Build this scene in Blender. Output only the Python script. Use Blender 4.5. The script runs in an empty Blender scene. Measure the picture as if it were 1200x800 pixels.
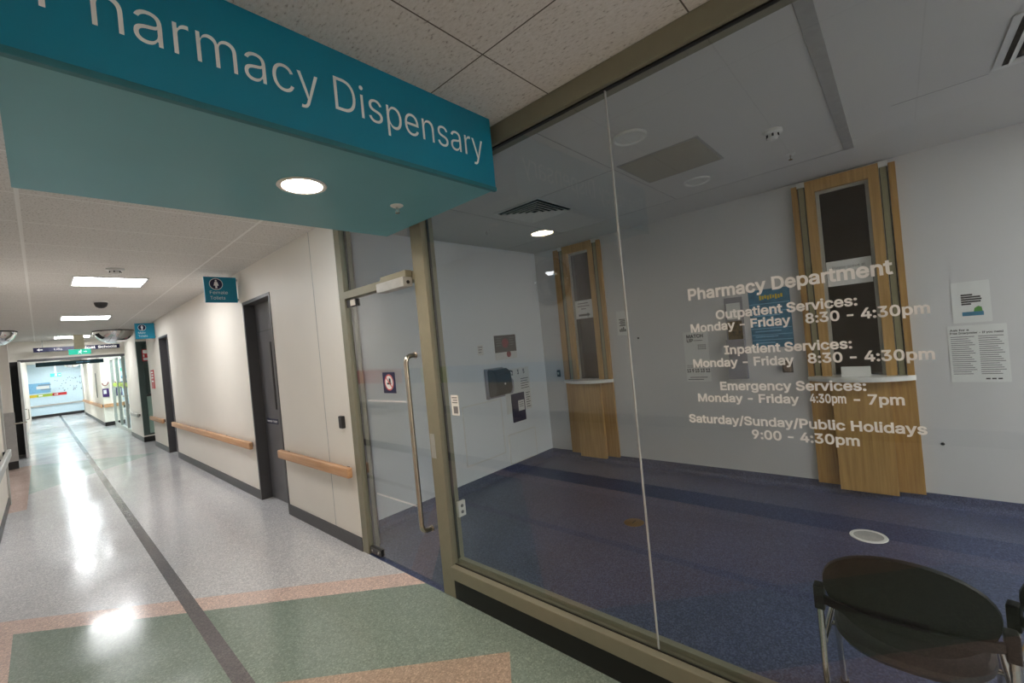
import bpy, bmesh, math, random
from mathutils import Vector, Matrix, Quaternion
random.seed(4)
C = bpy.context.scene.collection
scene = bpy.context.scene
PI = math.pi

# ------------------------------------------------------------------ camera
cam_d = bpy.data.cameras.new('camera')
cam = bpy.data.objects.new('camera', cam_d); C.objects.link(cam)
cam_d.sensor_width = 36.0
cam_d.lens = 502.43 / 1200 * 36.0
cam_d.clip_start = 0.02; cam_d.clip_end = 200
yaw, pit, rol = math.radians(47.861), math.radians(-0.062), math.radians(-5.531)
fw = Vector((math.sin(yaw) * math.cos(pit), math.cos(yaw) * math.cos(pit), math.sin(pit)))
rt = Vector((math.cos(yaw), -math.sin(yaw), 0)); up = rt.cross(fw)
r2 = rt * math.cos(rol) + up * math.sin(rol); u2 = up * math.cos(rol) - rt * math.sin(rol)
cam.matrix_world = Matrix(((r2.x, u2.x, -fw.x, -1.7), (r2.y, u2.y, -fw.y, 0.0), (r2.z, u2.z, -fw.z, 1.617), (0, 0, 0, 1)))
scene.camera = cam

# ------------------------------------------------------------------ world, view
w = bpy.data.worlds.new('world'); scene.world = w; w.use_nodes = True
w.node_tree.nodes['Background'].inputs[0].default_value = (0.05, 0.05, 0.06, 1)
w.node_tree.nodes['Background'].inputs[1].default_value = 0.2
scene.view_settings.view_transform = 'Standard'
scene.view_settings.look = 'None'
scene.view_settings.gamma = 1.0
scene.view_settings.exposure = 0.6
scene.view_settings.use_curve_mapping = False

P_PANEL = 20.5        # emission of the corridor light panels
P_DOWN = 170.0         # emission of the warm downlight
P_BACK = 30.0         # panel in the ceiling behind the camera
P_ROOM = 44.0         # added fill panels, out of view in the waiting room
P_FAR = 46.0          # panels in the far hall
WARM = (1.0, 0.78, 0.56); COOL = (0.98, 0.985, 1.0); FARC = (0.88, 0.97, 1.0)
CEIL = 2.77; BACKX = 2.96; ENDY = 3.65; LEFTX = -2.1; PORTY = 16.2; FARY = 33.0

# ------------------------------------------------------------------ materials
def lin(c):
    return tuple(((v / 12.92) if v <= 0.04045 else ((v + 0.055) / 1.055) ** 2.4) for v in c)
def rgb(r, g, b):
    return lin((r / 255, g / 255, b / 255)) + (1,)
def new_mat(name):
    m = bpy.data.materials.new(name); m.use_nodes = True
    return m, m.node_tree.nodes, m.node_tree.links, m.node_tree.nodes['Principled BSDF']
def ramp(n, fac_out, links, stops):
    r = n.new('ShaderNodeValToRGB'); e = r.color_ramp.elements
    while len(e) < len(stops): e.new(0.5)
    for el, (p, c) in zip(e, stops): el.position = p; el.color = c
    links.new(fac_out, r.inputs[0]); return r
def coords(n): return n.new('ShaderNodeTexCoord').outputs['Object']
def geo_pos(n): return n.new('ShaderNodeNewGeometry').outputs['Position']
def noise(n, l, vec, scale, detail=2.0, rough=0.5):
    t = n.new('ShaderNodeTexNoise'); t.inputs['Scale'].default_value = scale
    t.inputs['Detail'].default_value = detail; t.inputs['Roughness'].default_value = rough
    l.new(vec, t.inputs['Vector']); return t.outputs['Fac']
def simple(name, col, rough=0.5, metal=0.0, var=0.06, scale=18.0, bump=0.0, bscale=120.0, spec=0.5):
    m, n, l, b = new_mat(name)
    b.inputs['Roughness'].default_value = rough; b.inputs['Metallic'].default_value = metal
    b.inputs['Specular IOR Level'].default_value = spec
    f = noise(n, l, coords(n), scale)
    a = tuple(v * (1 - var) for v in col[:3]) + (1,); c = tuple(min(1, v * (1 + var)) for v in col[:3]) + (1,)
    r = ramp(n, f, l, [(0.3, a), (0.7, c)]); l.new(r.outputs[0], b.inputs['Base Color'])
    if bump:
        bn = n.new('ShaderNodeBump'); bn.inputs['Strength'].default_value = bump; bn.inputs['Distance'].default_value = 0.002
        l.new(noise(n, l, coords(n), bscale, 3), bn.inputs['Height']); l.new(bn.outputs[0], b.inputs['Normal'])
    return m
def math_node(n, l, op, a, b=None):
    t = n.new('ShaderNodeMath'); t.operation = op
    for i, v in enumerate((a, b)):
        if v is None: continue
        if isinstance(v, (int, float)): t.inputs[i].default_value = v
        else: l.new(v, t.inputs[i])
    return t.outputs[0]
def mixc(n, l, fac, a, b):
    t = n.new('ShaderNodeMix'); t.data_type = 'RGBA'
    if isinstance(fac, (int, float)): t.inputs[0].default_value = fac
    else: l.new(fac, t.inputs[0])
    for i, v in ((6, a), (7, b)):
        if isinstance(v, tuple): t.inputs[i].default_value = v
        else: l.new(v, t.inputs[i])
    return t.outputs[2]

def floor_material():
    m, n, l, b = new_mat('speckled_vinyl_floor')
    pos = geo_pos(n); s = n.new('ShaderNodeSeparateXYZ'); l.new(pos, s.inputs[0])
    X, Y = s.outputs[0], s.outputs[1]
    S = math_node(n, l, 'ADD', X, Y); D = math_node(n, l, 'SUBTRACT', Y, X)
    gt = lambda a, v: math_node(n, l, 'GREATER_THAN', a, v)
    lt = lambda a, v: math_node(n, l, 'LESS_THAN', a, v)
    mul = lambda a, c: math_node(n, l, 'MULTIPLY', a, c)
    grey, pink, green, brown, dark = rgb(200, 200, 203), rgb(212, 188, 178), rgb(134, 148, 138), rgb(180, 158, 140), rgb(110, 107, 109)
    col = mixc(n, l, mul(lt(S, 2.81), gt(D, 0.70)), grey, pink)
    col = mixc(n, l, mul(mul(lt(S, 2.56), gt(D, 0.95)), gt(X, -1.928)), col, green)
    col = mixc(n, l, mul(mul(lt(S, 1.48), gt(D, 1.78)), gt(X, -1.928)), col, brown)
    far = mul(lt(S, 11.6), gt(D, 11.9))
    teal = rgb(170, 186, 180)
    col = mixc(n, l, mul(mul(gt(Y, 8.8), lt(Y, 13.6)), lt(X, -1.928)), col, pink)
    col = mixc(n, l, mul(far, gt(X, -1.928)), col, teal)
    col = mixc(n, l, mul(mul(gt(X, -1.139), lt(X, -1.062)), gt(Y, 0.0)), col, dark)
    v = n.new('ShaderNodeTexVoronoi'); v.inputs['Scale'].default_value = 140.0; l.new(pos, v.inputs['Vector'])
    sp = n.new('ShaderNodeSeparateColor'); l.new(v.outputs['Color'], sp.inputs[0])
    r = ramp(n, sp.outputs[0], l, [(0.0, (0.55, 0.55, 0.55, 1)), (0.25, (0.82, 0.82, 0.82, 1)), (0.7, (1.05, 1.05, 1.03, 1)), (1.0, (1.6, 1.58, 1.48, 1))])
    t = n.new('ShaderNodeMix'); t.data_type = 'RGBA'; t.blend_type = 'MULTIPLY'; t.inputs[0].default_value = 0.6
    l.new(col, t.inputs[6]); l.new(r.outputs[0], t.inputs[7])
    l.new(t.outputs[2], b.inputs['Base Color'])
    rr = ramp(n, noise(n, l, pos, 2.2, 4), l, [(0.3, (0.10, 0.10, 0.10, 1)), (0.75, (0.25, 0.25, 0.25, 1))])
    l.new(rr.outputs[0], b.inputs['Roughness'])
    bn = n.new('ShaderNodeBump'); bn.inputs['Strength'].default_value = 0.06; bn.inputs['Distance'].default_value = 0.003
    mp = n.new('ShaderNodeMapping'); mp.inputs['Scale'].default_value = (3.0, 9.0, 1.0); l.new(pos, mp.inputs[0])
    l.new(noise(n, l, mp.outputs[0], 1.6, 3), bn.inputs['Height']); l.new(bn.outputs[0], b.inputs['Normal'])
    b.inputs['Specular IOR Level'].default_value = 0.5
    return m
def blue_floor_material():
    m, n, l, b = new_mat('blue_speckled_vinyl')
    pos = geo_pos(n)
    v = n.new('ShaderNodeTexVoronoi'); v.inputs['Scale'].default_value = 150.0; l.new(pos, v.inputs['Vector'])
    sp = n.new('ShaderNodeSeparateColor'); l.new(v.outputs['Color'], sp.inputs[0])
    r = ramp(n, sp.outputs[0], l, [(0.0, rgb(42, 51, 79)), (0.5, rgb(58, 68, 102)), (1.0, rgb(92, 101, 132))])
    cl = ramp(n, noise(n, l, pos, 1.4, 3), l, [(0.3, (0.86, 0.86, 0.86, 1)), (0.7, (1.08, 1.08, 1.08, 1))])
    t = n.new('ShaderNodeMix'); t.data_type = 'RGBA'; t.blend_type = 'MULTIPLY'; t.inputs[0].default_value = 1
    l.new(r.outputs[0], t.inputs[6]); l.new(cl.outputs[0], t.inputs[7]); l.new(t.outputs[2], b.inputs['Base Color'])
    b.inputs['Roughness'].default_value = 0.38
    return m
def ceiling_material():
    m, n, l, b = new_mat('mineral_fibre_ceiling_tiles')
    pos = geo_pos(n); s = n.new('ShaderNodeSeparateXYZ'); l.new(pos, s.inputs[0])
    def line(c, off, per, half):
        a = math_node(n, l, 'ADD', c, off)
        a = math_node(n, l, 'PINGPONG', a, per / 2)
        return math_node(n, l, 'LESS_THAN', a, half)
    gx = line(s.outputs[0], 1.075 + 0.645 + 12.9, 1.29, 0.010)
    gy = line(s.outputs[1], 1.158 * -1 + 0.66 * 30, 0.66, 0.006)
    g = math_node(n, l, 'MAXIMUM', gx, gy)
    mp = n.new('ShaderNodeMapping'); mp.inputs['Scale'].default_value = (1.0, 0.45, 1.0); mp.inputs['Rotation'].default_value = (0, 0, 0.9); l.new(pos, mp.inputs[0])
    f = noise(n, l, mp.outputs[0], 95.0, 4, 0.7)
    tile = ramp(n, f, l, [(0.30, rgb(150, 143, 136)), (0.42, rgb(212, 208, 202)), (0.7, rgb(226, 223, 219))])
    barc = mixc(n, l, math_node(n, l, 'GREATER_THAN', s.outputs[1], 2.0), rgb(96, 88, 82), rgb(236, 234, 230))
    gn = math_node(n, l, 'MAXIMUM', line(s.outputs[0], 1.075 + 0.645 + 12.9, 1.29, 0.003), line(s.outputs[1], 1.158 * -1 + 0.66 * 30, 0.66, 0.003))
    g = mixc(n, l, math_node(n, l, 'GREATER_THAN', s.outputs[1], 2.0), gn, g)
    col = mixc(n, l, g, tile.outputs[0], barc)
    l.new(col, b.inputs['Base Color']); b.inputs['Roughness'].default_value = 0.85
    bn = n.new('ShaderNodeBump'); bn.inputs['Strength'].default_value = 0.5; bn.inputs['Distance'].default_value = 0.003
    l.new(f, bn.inputs['Height']); l.new(bn.outputs[0], b.inputs['Normal'])
    return m
def wood_material(name, a, c, scale=(60, 60, 3.0), rough=0.45):
    m, n, l, b = new_mat(name)
    mp = n.new('ShaderNodeMapping'); mp.inputs['Scale'].default_value = scale; l.new(geo_pos(n), mp.inputs[0])
    f = noise(n, l, mp.outputs[0], 1.0, 5, 0.6)
    r = ramp(n, f, l, [(0.3, a), (0.7, c)]); l.new(r.outputs[0], b.inputs['Base Color']); b.inputs['Roughness'].default_value = rough
    return m
def glass_material(name, tint=(0.90, 0.93, 0.93, 1), gain=1.65):
    m, n, l, b = new_mat(name); n.remove(b); out = n['Material Output']
    tr = n.new('ShaderNodeBsdfTransparent'); tr.inputs[0].default_value = tint
    gl = n.new('ShaderNodeBsdfGlossy'); gl.inputs['Roughness'].default_value = 0.0; gl.inputs[0].default_value = (1, 1, 1, 1)
    fr = n.new('ShaderNodeFresnel'); fr.inputs['IOR'].default_value = 1.5
    ge = n.new('ShaderNodeNewGeometry')
    front = math_node(n, l, 'SUBTRACT', 1.0, ge.outputs['Backfacing'])
    fac = math_node(n, l, 'MULTIPLY', fr.outputs[0], gain); fac = math_node(n, l, 'MULTIPLY', fac, front)
    fac = math_node(n, l, 'MINIMUM', fac, 1.0)
    mx = n.new('ShaderNodeMixShader'); l.new(fac, mx.inputs[0]); l.new(tr.outputs[0], mx.inputs[1]); l.new(gl.outputs[0], mx.inputs[2])
    l.new(mx.outputs[0], out.inputs[0]); return m
def emit(name, col, strength, base=(0.8, 0.8, 0.8)):
    m, n, l, b = new_mat(name); b.inputs['Base Color'].default_value = base + (1,)
    b.inputs['Emission Color'].default_value = tuple(col[:3]) + (1,); b.inputs['Emission Strength'].default_value = strength
    return m

M = dict(
    floor=floor_material(), bluefloor=blue_floor_material(), ceiling=ceiling_material(),
    wall=simple('cream_painted_wall', rgb(232, 226, 216), 0.5, var=0.02, scale=1.5, bump=0.05),
    wallp=simple('white_painted_wall', rgb(206, 205, 206), 0.55, var=0.02, scale=1.2, bump=0.05),
    wallend=simple('white_wall_lightened', rgb(230, 234, 238), 0.5, var=0.02, scale=1.2),  # white wall colour lightened so the end wall looks more brightly lit
    ceilp=simple('smooth_painted_ceiling', rgb(214, 212, 208), 0.6, var=0.015, scale=1.0),
    skirt=simple('charcoal_skirting', rgb(76, 75, 77), 0.45),
    black=simple('black_vinyl', rgb(18, 17, 17), 0.4),
    seam=simple('shadow_gap', rgb(168, 167, 166), 0.8),
    cover=simple('joint_cover_strip', rgb(170, 168, 164), 0.6),
    alu=simple('bronze_anodised_aluminium', rgb(136, 132, 113), 0.42, 0.15, var=0.03),
    steel=simple('brushed_stainless_steel', rgb(196, 188, 176), 0.22, 1.0, var=0.04),
    chrome=simple('polished_chrome', rgb(215, 212, 205), 0.12, 1.0, var=0.02),
    grey=simple('grey_door_paint', rgb(98, 97, 100), 0.35, var=0.03, scale=3),
    greyd=simple('dark_grey_frame_paint', rgb(76, 74, 75), 0.4, var=0.03),
    white=simple('white_plastic', rgb(225, 224, 220), 0.4, var=0.02),
    paper=simple('white_paper', rgb(222, 222, 220), 0.7, var=0.02),
    ink=simple('black_print', rgb(38, 38, 42), 0.7),
    inkgrey=simple('grey_print', rgb(118, 118, 122), 0.7),
    teal=simple('teal_sign_panel', rgb(0, 130, 160), 0.4, var=0.03, scale=4),
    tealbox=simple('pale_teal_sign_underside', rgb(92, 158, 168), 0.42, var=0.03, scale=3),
    darkteal2=simple('dull_teal_edge_strip', rgb(40, 112, 122), 0.5),
    lettering=simple('white_vinyl_letters', rgb(246, 245, 243), 0.6, var=0.02),
    navy=simple('navy_sign_panel', rgb(14, 18, 62), 0.4),
    darkteal=simple('dark_teal_sign_panel', rgb(22, 60, 72), 0.4),
    red=simple('red_sign_panel', rgb(200, 40, 44), 0.4),
    rail=wood_material('beech_handrail', rgb(186, 138, 98), rgb(214, 168, 126), (40, 2.0, 40)),
    oak=wood_material('oak_veneer', rgb(164, 124, 68), rgb(198, 158, 96), (45, 45, 2.2)),
    oakd=wood_material('oak_veneer_deeper', rgb(154, 112, 56), rgb(190, 148, 84), (45, 45, 2.2)),
    track=simple('olive_grey_track', rgb(146, 140, 108), 0.5, 0.2),
    tin=simple('light_aluminium_sash', rgb(176, 176, 172), 0.4, 0.4),
    glass=glass_material('clear_glass'), 
    hglass=glass_material('hatch_glass', (0.50, 0.52, 0.52, 1), 0.4),
    fglass=glass_material('teal_tinted_glass', (0.62, 0.80, 0.78, 1), 1.4),
    dark=simple('dispensary_lining_shade', rgb(27, 25, 22), 0.8),  # near-black colour paints in the shade of the room behind the hatches
    vent=simple('vent_shade_black', rgb(16, 16, 17), 0.9),  # black colour stands in for the shade inside the vent
    panelgrey=simple('beige_access_panel', rgb(172, 166, 152), 0.6, var=0.03),
    brass=simple('dull_brass', rgb(140, 112, 64), 0.4, 0.7),
    smoke=simple('smoked_plastic', rgb(58, 56, 54), 0.25),
    plasticd=simple('charcoal_plastic', rgb(40, 39, 40), 0.4),
    seat=simple('black_leatherette', rgb(24, 22, 21), 0.4, bump=0.15, bscale=200),
    blackp=simple('black_shell_plastic', rgb(13, 12, 11), 0.5, var=0.1, spec=0.3),
    gold=simple('tan_dome_housing', rgb(236, 228, 200), 0.5),
    blue=simple('blue_poster_print', rgb(54, 120, 152), 0.5, var=0.25, scale=12),
    bluel=simple('pale_blue_print', rgb(122, 178, 214), 0.5, var=0.1),
    skyb=simple('light_sky_blue_wall', rgb(206, 228, 240), 0.55, var=0.03),
    yellow=simple('yellow_wayfinding_band', rgb(226, 196, 50), 0.5), lime=simple('lime_wayfinding_band', rgb(166, 190, 70), 0.5),
    bandpink=simple('coral_wayfinding_band', rgb(214, 138, 120), 0.5), bandblue=simple('blue_wayfinding_band', rgb(104, 164, 206), 0.5),
    bandgrey=simple('slate_wayfinding_band', rgb(120, 140, 158), 0.5),
    green=simple('green_print', rgb(84, 150, 62), 0.5), purple=simple('purple_print', rgb(64, 34, 96), 0.5),
    photo=simple('dark_photo_print', rgb(96, 80, 50), 0.5, var=0.8, scale=30),
    crimson=simple('crimson_print', rgb(132, 58, 66), 0.5, var=0.4, scale=30),
    rack=simple('grey_acrylic_rack', rgb(150, 148, 156), 0.3),
    taupe=simple('taupe_plastic', rgb(120, 104, 92), 0.5),
    palegreen=simple('pale_green_door_panel', rgb(150, 178, 166), 0.4), darkgreen=simple('dark_green_frame', rgb(58, 76, 72), 0.4),
    downlight=emit('downlight_lens', WARM, P_DOWN), panel=emit('light_panel_diffuser', COOL, P_PANEL),
    panelback=emit('light_panel_diffuser_dim', (1.0, 0.97, 0.94), P_BACK), panelfar=emit('light_panel_diffuser_far', FARC, P_FAR),
    fillroom=emit('fill_panel_room', (1.0, 0.99, 0.95), P_ROOM),
    panelsoft=emit('light_panel_diffuser_soft', COOL, P_PANEL * 0.5),
    exitlit=emit('lit_green_exit_face', (0.03, 0.50, 0.34), 0.8, (0.02, 0.2, 0.14)), exitwhite=emit('lit_white_exit_mark', (0.8, 1, 0.95), 0.8),
    mirror=simple('convex_mirror_face', rgb(226, 226, 228), 0.04, 1.0, var=0.0),
)

# ------------------------------------------------------------------ mesh helpers (world coordinates)
def BM(): return bmesh.new()
def box(bm, x0, x1, y0, y1, z0, z1, bev=0.0, seg=2):
    x0, x1 = sorted((x0, x1)); y0, y1 = sorted((y0, y1)); z0, z1 = sorted((z0, z1))
    v = [bm.verts.new(p) for p in ((x0, y0, z0), (x1, y0, z0), (x1, y1, z0), (x0, y1, z0), (x0, y0, z1), (x1, y0, z1), (x1, y1, z1), (x0, y1, z1))]
    fs = [bm.faces.new([v[i] for i in q]) for q in ((3, 2, 1, 0), (4, 5, 6, 7), (0, 1, 5, 4), (1, 2, 6, 5), (2, 3, 7, 6), (3, 0, 4, 7))]
    if bev > 0:
        es = set(e for f in fs for e in f.edges)
        bmesh.ops.bevel(bm, geom=list(es), offset=bev, segments=seg, affect='EDGES', profile=0.6)
    return bm
def B(x0, x1, y0, y1, z0, z1, bev=0.0, seg=2): return box(BM(), x0, x1, y0, y1, z0, z1, bev, seg)
def prism(bm, pts, vec):
    v0 = [bm.verts.new(p) for p in pts]; v1 = [bm.verts.new(Vector(p) + Vector(vec)) for p in pts]
    bm.faces.new(v0[::-1]); bm.faces.new(v1); n = len(pts)
    for i in range(n): bm.faces.new((v0[i], v0[(i + 1) % n], v1[(i + 1) % n], v1[i]))
    return bm
def lathe(bm, prof, centre=(0, 0, 0), axis=(0, 0, 1), seg=32, arc=1.0):
    q = Vector((0, 0, 1)).rotation_difference(Vector(axis)); c = Vector(centre); rings = []
    n = seg if arc >= 1 else seg + 1
    for r, h in prof:
        if r < 1e-6: rings.append([bm.verts.new(c + q @ Vector((0, 0, h)))]); continue
        rings.append([bm.verts.new(c + q @ Vector((r * math.cos(2 * PI * arc * k / seg), r * math.sin(2 * PI * arc * k / seg), h))) for k in range(n)])
    for a, b in zip(rings, rings[1:]):
        for k in range(seg):
            k2 = (k + 1) % n
            if len(a) == 1 and len(b) == 1: continue
            if len(a) == 1: bm.faces.new((a[0], b[k], b[k2]))
            elif len(b) == 1: bm.faces.new((a[k], a[k2], b[0]))
            else: bm.faces.new((a[k], a[k2], b[k2], b[k]))
    return bm
def tube(bm, path, r, seg=12, cap=True):
    path = [Vector(p) for p in path]; rings = []; prev = None
    for i, p in enumerate(path):
        if i == 0: t = path[1] - p
        elif i == len(path) - 1: t = p - path[i - 1]
        else: t = (path[i + 1] - p).normalized() + (p - path[i - 1]).normalized()
        t.normalize()
        if prev is None:
            a = Vector((0, 0, 1)) if abs(t.z) < 0.9 else Vector((1, 0, 0)); nrm = t.cross(a).normalized()
        else: nrm = (prev - t * prev.dot(t)).normalized()
        prev = nrm; bi = t.cross(nrm); rr = r[i] if isinstance(r, (list, tuple)) else r
        rings.append([bm.verts.new(p + rr * (math.cos(2 * PI * k / seg) * nrm + math.sin(2 * PI * k / seg) * bi)) for k in range(seg)])
    for a, b in zip(rings, rings[1:]):
        for k in range(seg): bm.faces.new((a[k], a[(k + 1) % seg], b[(k + 1) % seg], b[k]))
    if cap: bm.faces.new(rings[0][::-1]); bm.faces.new(rings[-1])
    return bm
def fillet(pts, rad, n=6):
    pts = [Vector(p) for p in pts]; out = [pts[0]]
    for a, b, c in zip(pts, pts[1:], pts[2:]):
        d1 = (a - b).normalized(); d2 = (c - b).normalized(); p1 = b + d1 * rad; p2 = b + d2 * rad
        for k in range(n + 1):
            t = k / n; out.append(p1 * (1 - t) ** 2 + b * 2 * t * (1 - t) + p2 * t ** 2)
    out.append(pts[-1]); return out

def obj(name, bm, mat, parent=None, smooth=False):
    me = bpy.data.meshes.new(name)
    bmesh.ops.recalc_face_normals(bm, faces=bm.faces[:])
    vs = [v.co for v in bm.verts]
    lo = Vector([min(v[i] for v in vs) for i in range(3)]); hi = Vector([max(v[i] for v in vs) for i in range(3)])
    base = Vector(((lo.x + hi.x) / 2, (lo.y + hi.y) / 2, lo.z))
    for v in bm.verts: v.co -= base
    bm.to_mesh(me); bm.free()
    if smooth:
        for p in me.polygons: p.use_smooth = True
        try: me.set_sharp_from_angle(angle=math.radians(38))
        except Exception: pass
    me.materials.append(M[mat])
    o = bpy.data.objects.new(name, me); C.objects.link(o)
    wm = Matrix.Translation(base)
    if parent is not None:
        o.parent = parent; wm = world_of(parent).inverted() @ wm
    o.matrix_basis = wm
    return o
def world_of(o):
    m = o.matrix_basis.copy(); p = o.parent
    while p is not None: m = p.matrix_basis @ m; p = p.parent
    return m
def tag(o, label, cat, group=None, kind=None):
    o['label'] = label; o['category'] = cat
    if group: o['group'] = group
    if kind: o['kind'] = kind
    return o
def thing(name, label, cat, loc, rotz=0.0, group=None):
    o = bpy.data.objects.new(name, None); C.objects.link(o); o.empty_display_size = 0.1
    o.location = loc; o.rotation_euler = (0, 0, rotz)
    o.matrix_basis = Matrix.Translation(loc) @ Matrix.Rotation(rotz, 4, 'Z')
    return tag(o, label, cat, group)
def struct(name, bm, mat, parent=None, smooth=False):
    o = obj(name, bm, mat, parent, smooth)
    if parent is None: o['kind'] = 'structure'
    return o
def plabel(o, s): o['label'] = s; return o
def dup(root, loc, label, group=None, rotz=None):
    def rec(o, parent):
        c = o.copy(); C.objects.link(c)
        if parent is not None: c.parent = parent
        for ch in [x for x in bpy.data.objects if x.parent == o]: rec(ch, c)
        return c
    r = rec(root, None); rz = root.rotation_euler.z if rotz is None else rotz
    r.matrix_basis = Matrix.Translation(loc) @ Matrix.Rotation(rz, 4, 'Z'); r['label'] = label
    if group: r['group'] = group
    return r

def text_bm(body, p, right, upv, width=None, cap=0.05, style='R', depth=0.0015, bm=None):
    """lettering as a mesh: p = left end of the baseline, right/upv = reading and up directions"""
    G = GLYPHS[style]; V, T, pen = [], [], 0
    for c in body:
        if c == ' ': pen += GLYPH_SPACE; continue
        adv, vs, ts = G[c]; n0 = len(V)
        V += [(pen + int(a), int(b_)) for a, b_ in (q.split(',') for q in vs.split())]
        T += [[n0 + int(i) for i in q.split(',')] for q in ts.split()]
        pen += adv
    x0 = min(v[0] for v in V); x1 = max(v[0] for v in V); sy = cap / GLYPH_CAP; sx = (width / (x1 - x0)) if width else sy
    right = Vector(right).normalized(); upv = Vector(upv).normalized(); nrm = right.cross(upv); p = Vector(p); bm = bm or BM()
    lo = [bm.verts.new(p + right * (v[0] - x0) * sx + upv * v[1] * sy) for v in V]
    hi = [bm.verts.new(v.co + nrm * depth) for v in lo]
    cnt = {}
    for t in T:
        for e in ((t[0], t[1]), (t[1], t[2]), (t[2], t[0])): cnt[e] = cnt.get(e, 0) + 1
    for t in T:
        try: bm.faces.new([hi[i] for i in t]); bm.faces.new([lo[i] for i in t][::-1])
        except ValueError: pass
    for (i, j) in cnt:
        if (j, i) not in cnt:
            try: bm.faces.new((lo[i], lo[j], hi[j], hi[i]))
            except ValueError: pass
    return bm

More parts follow.
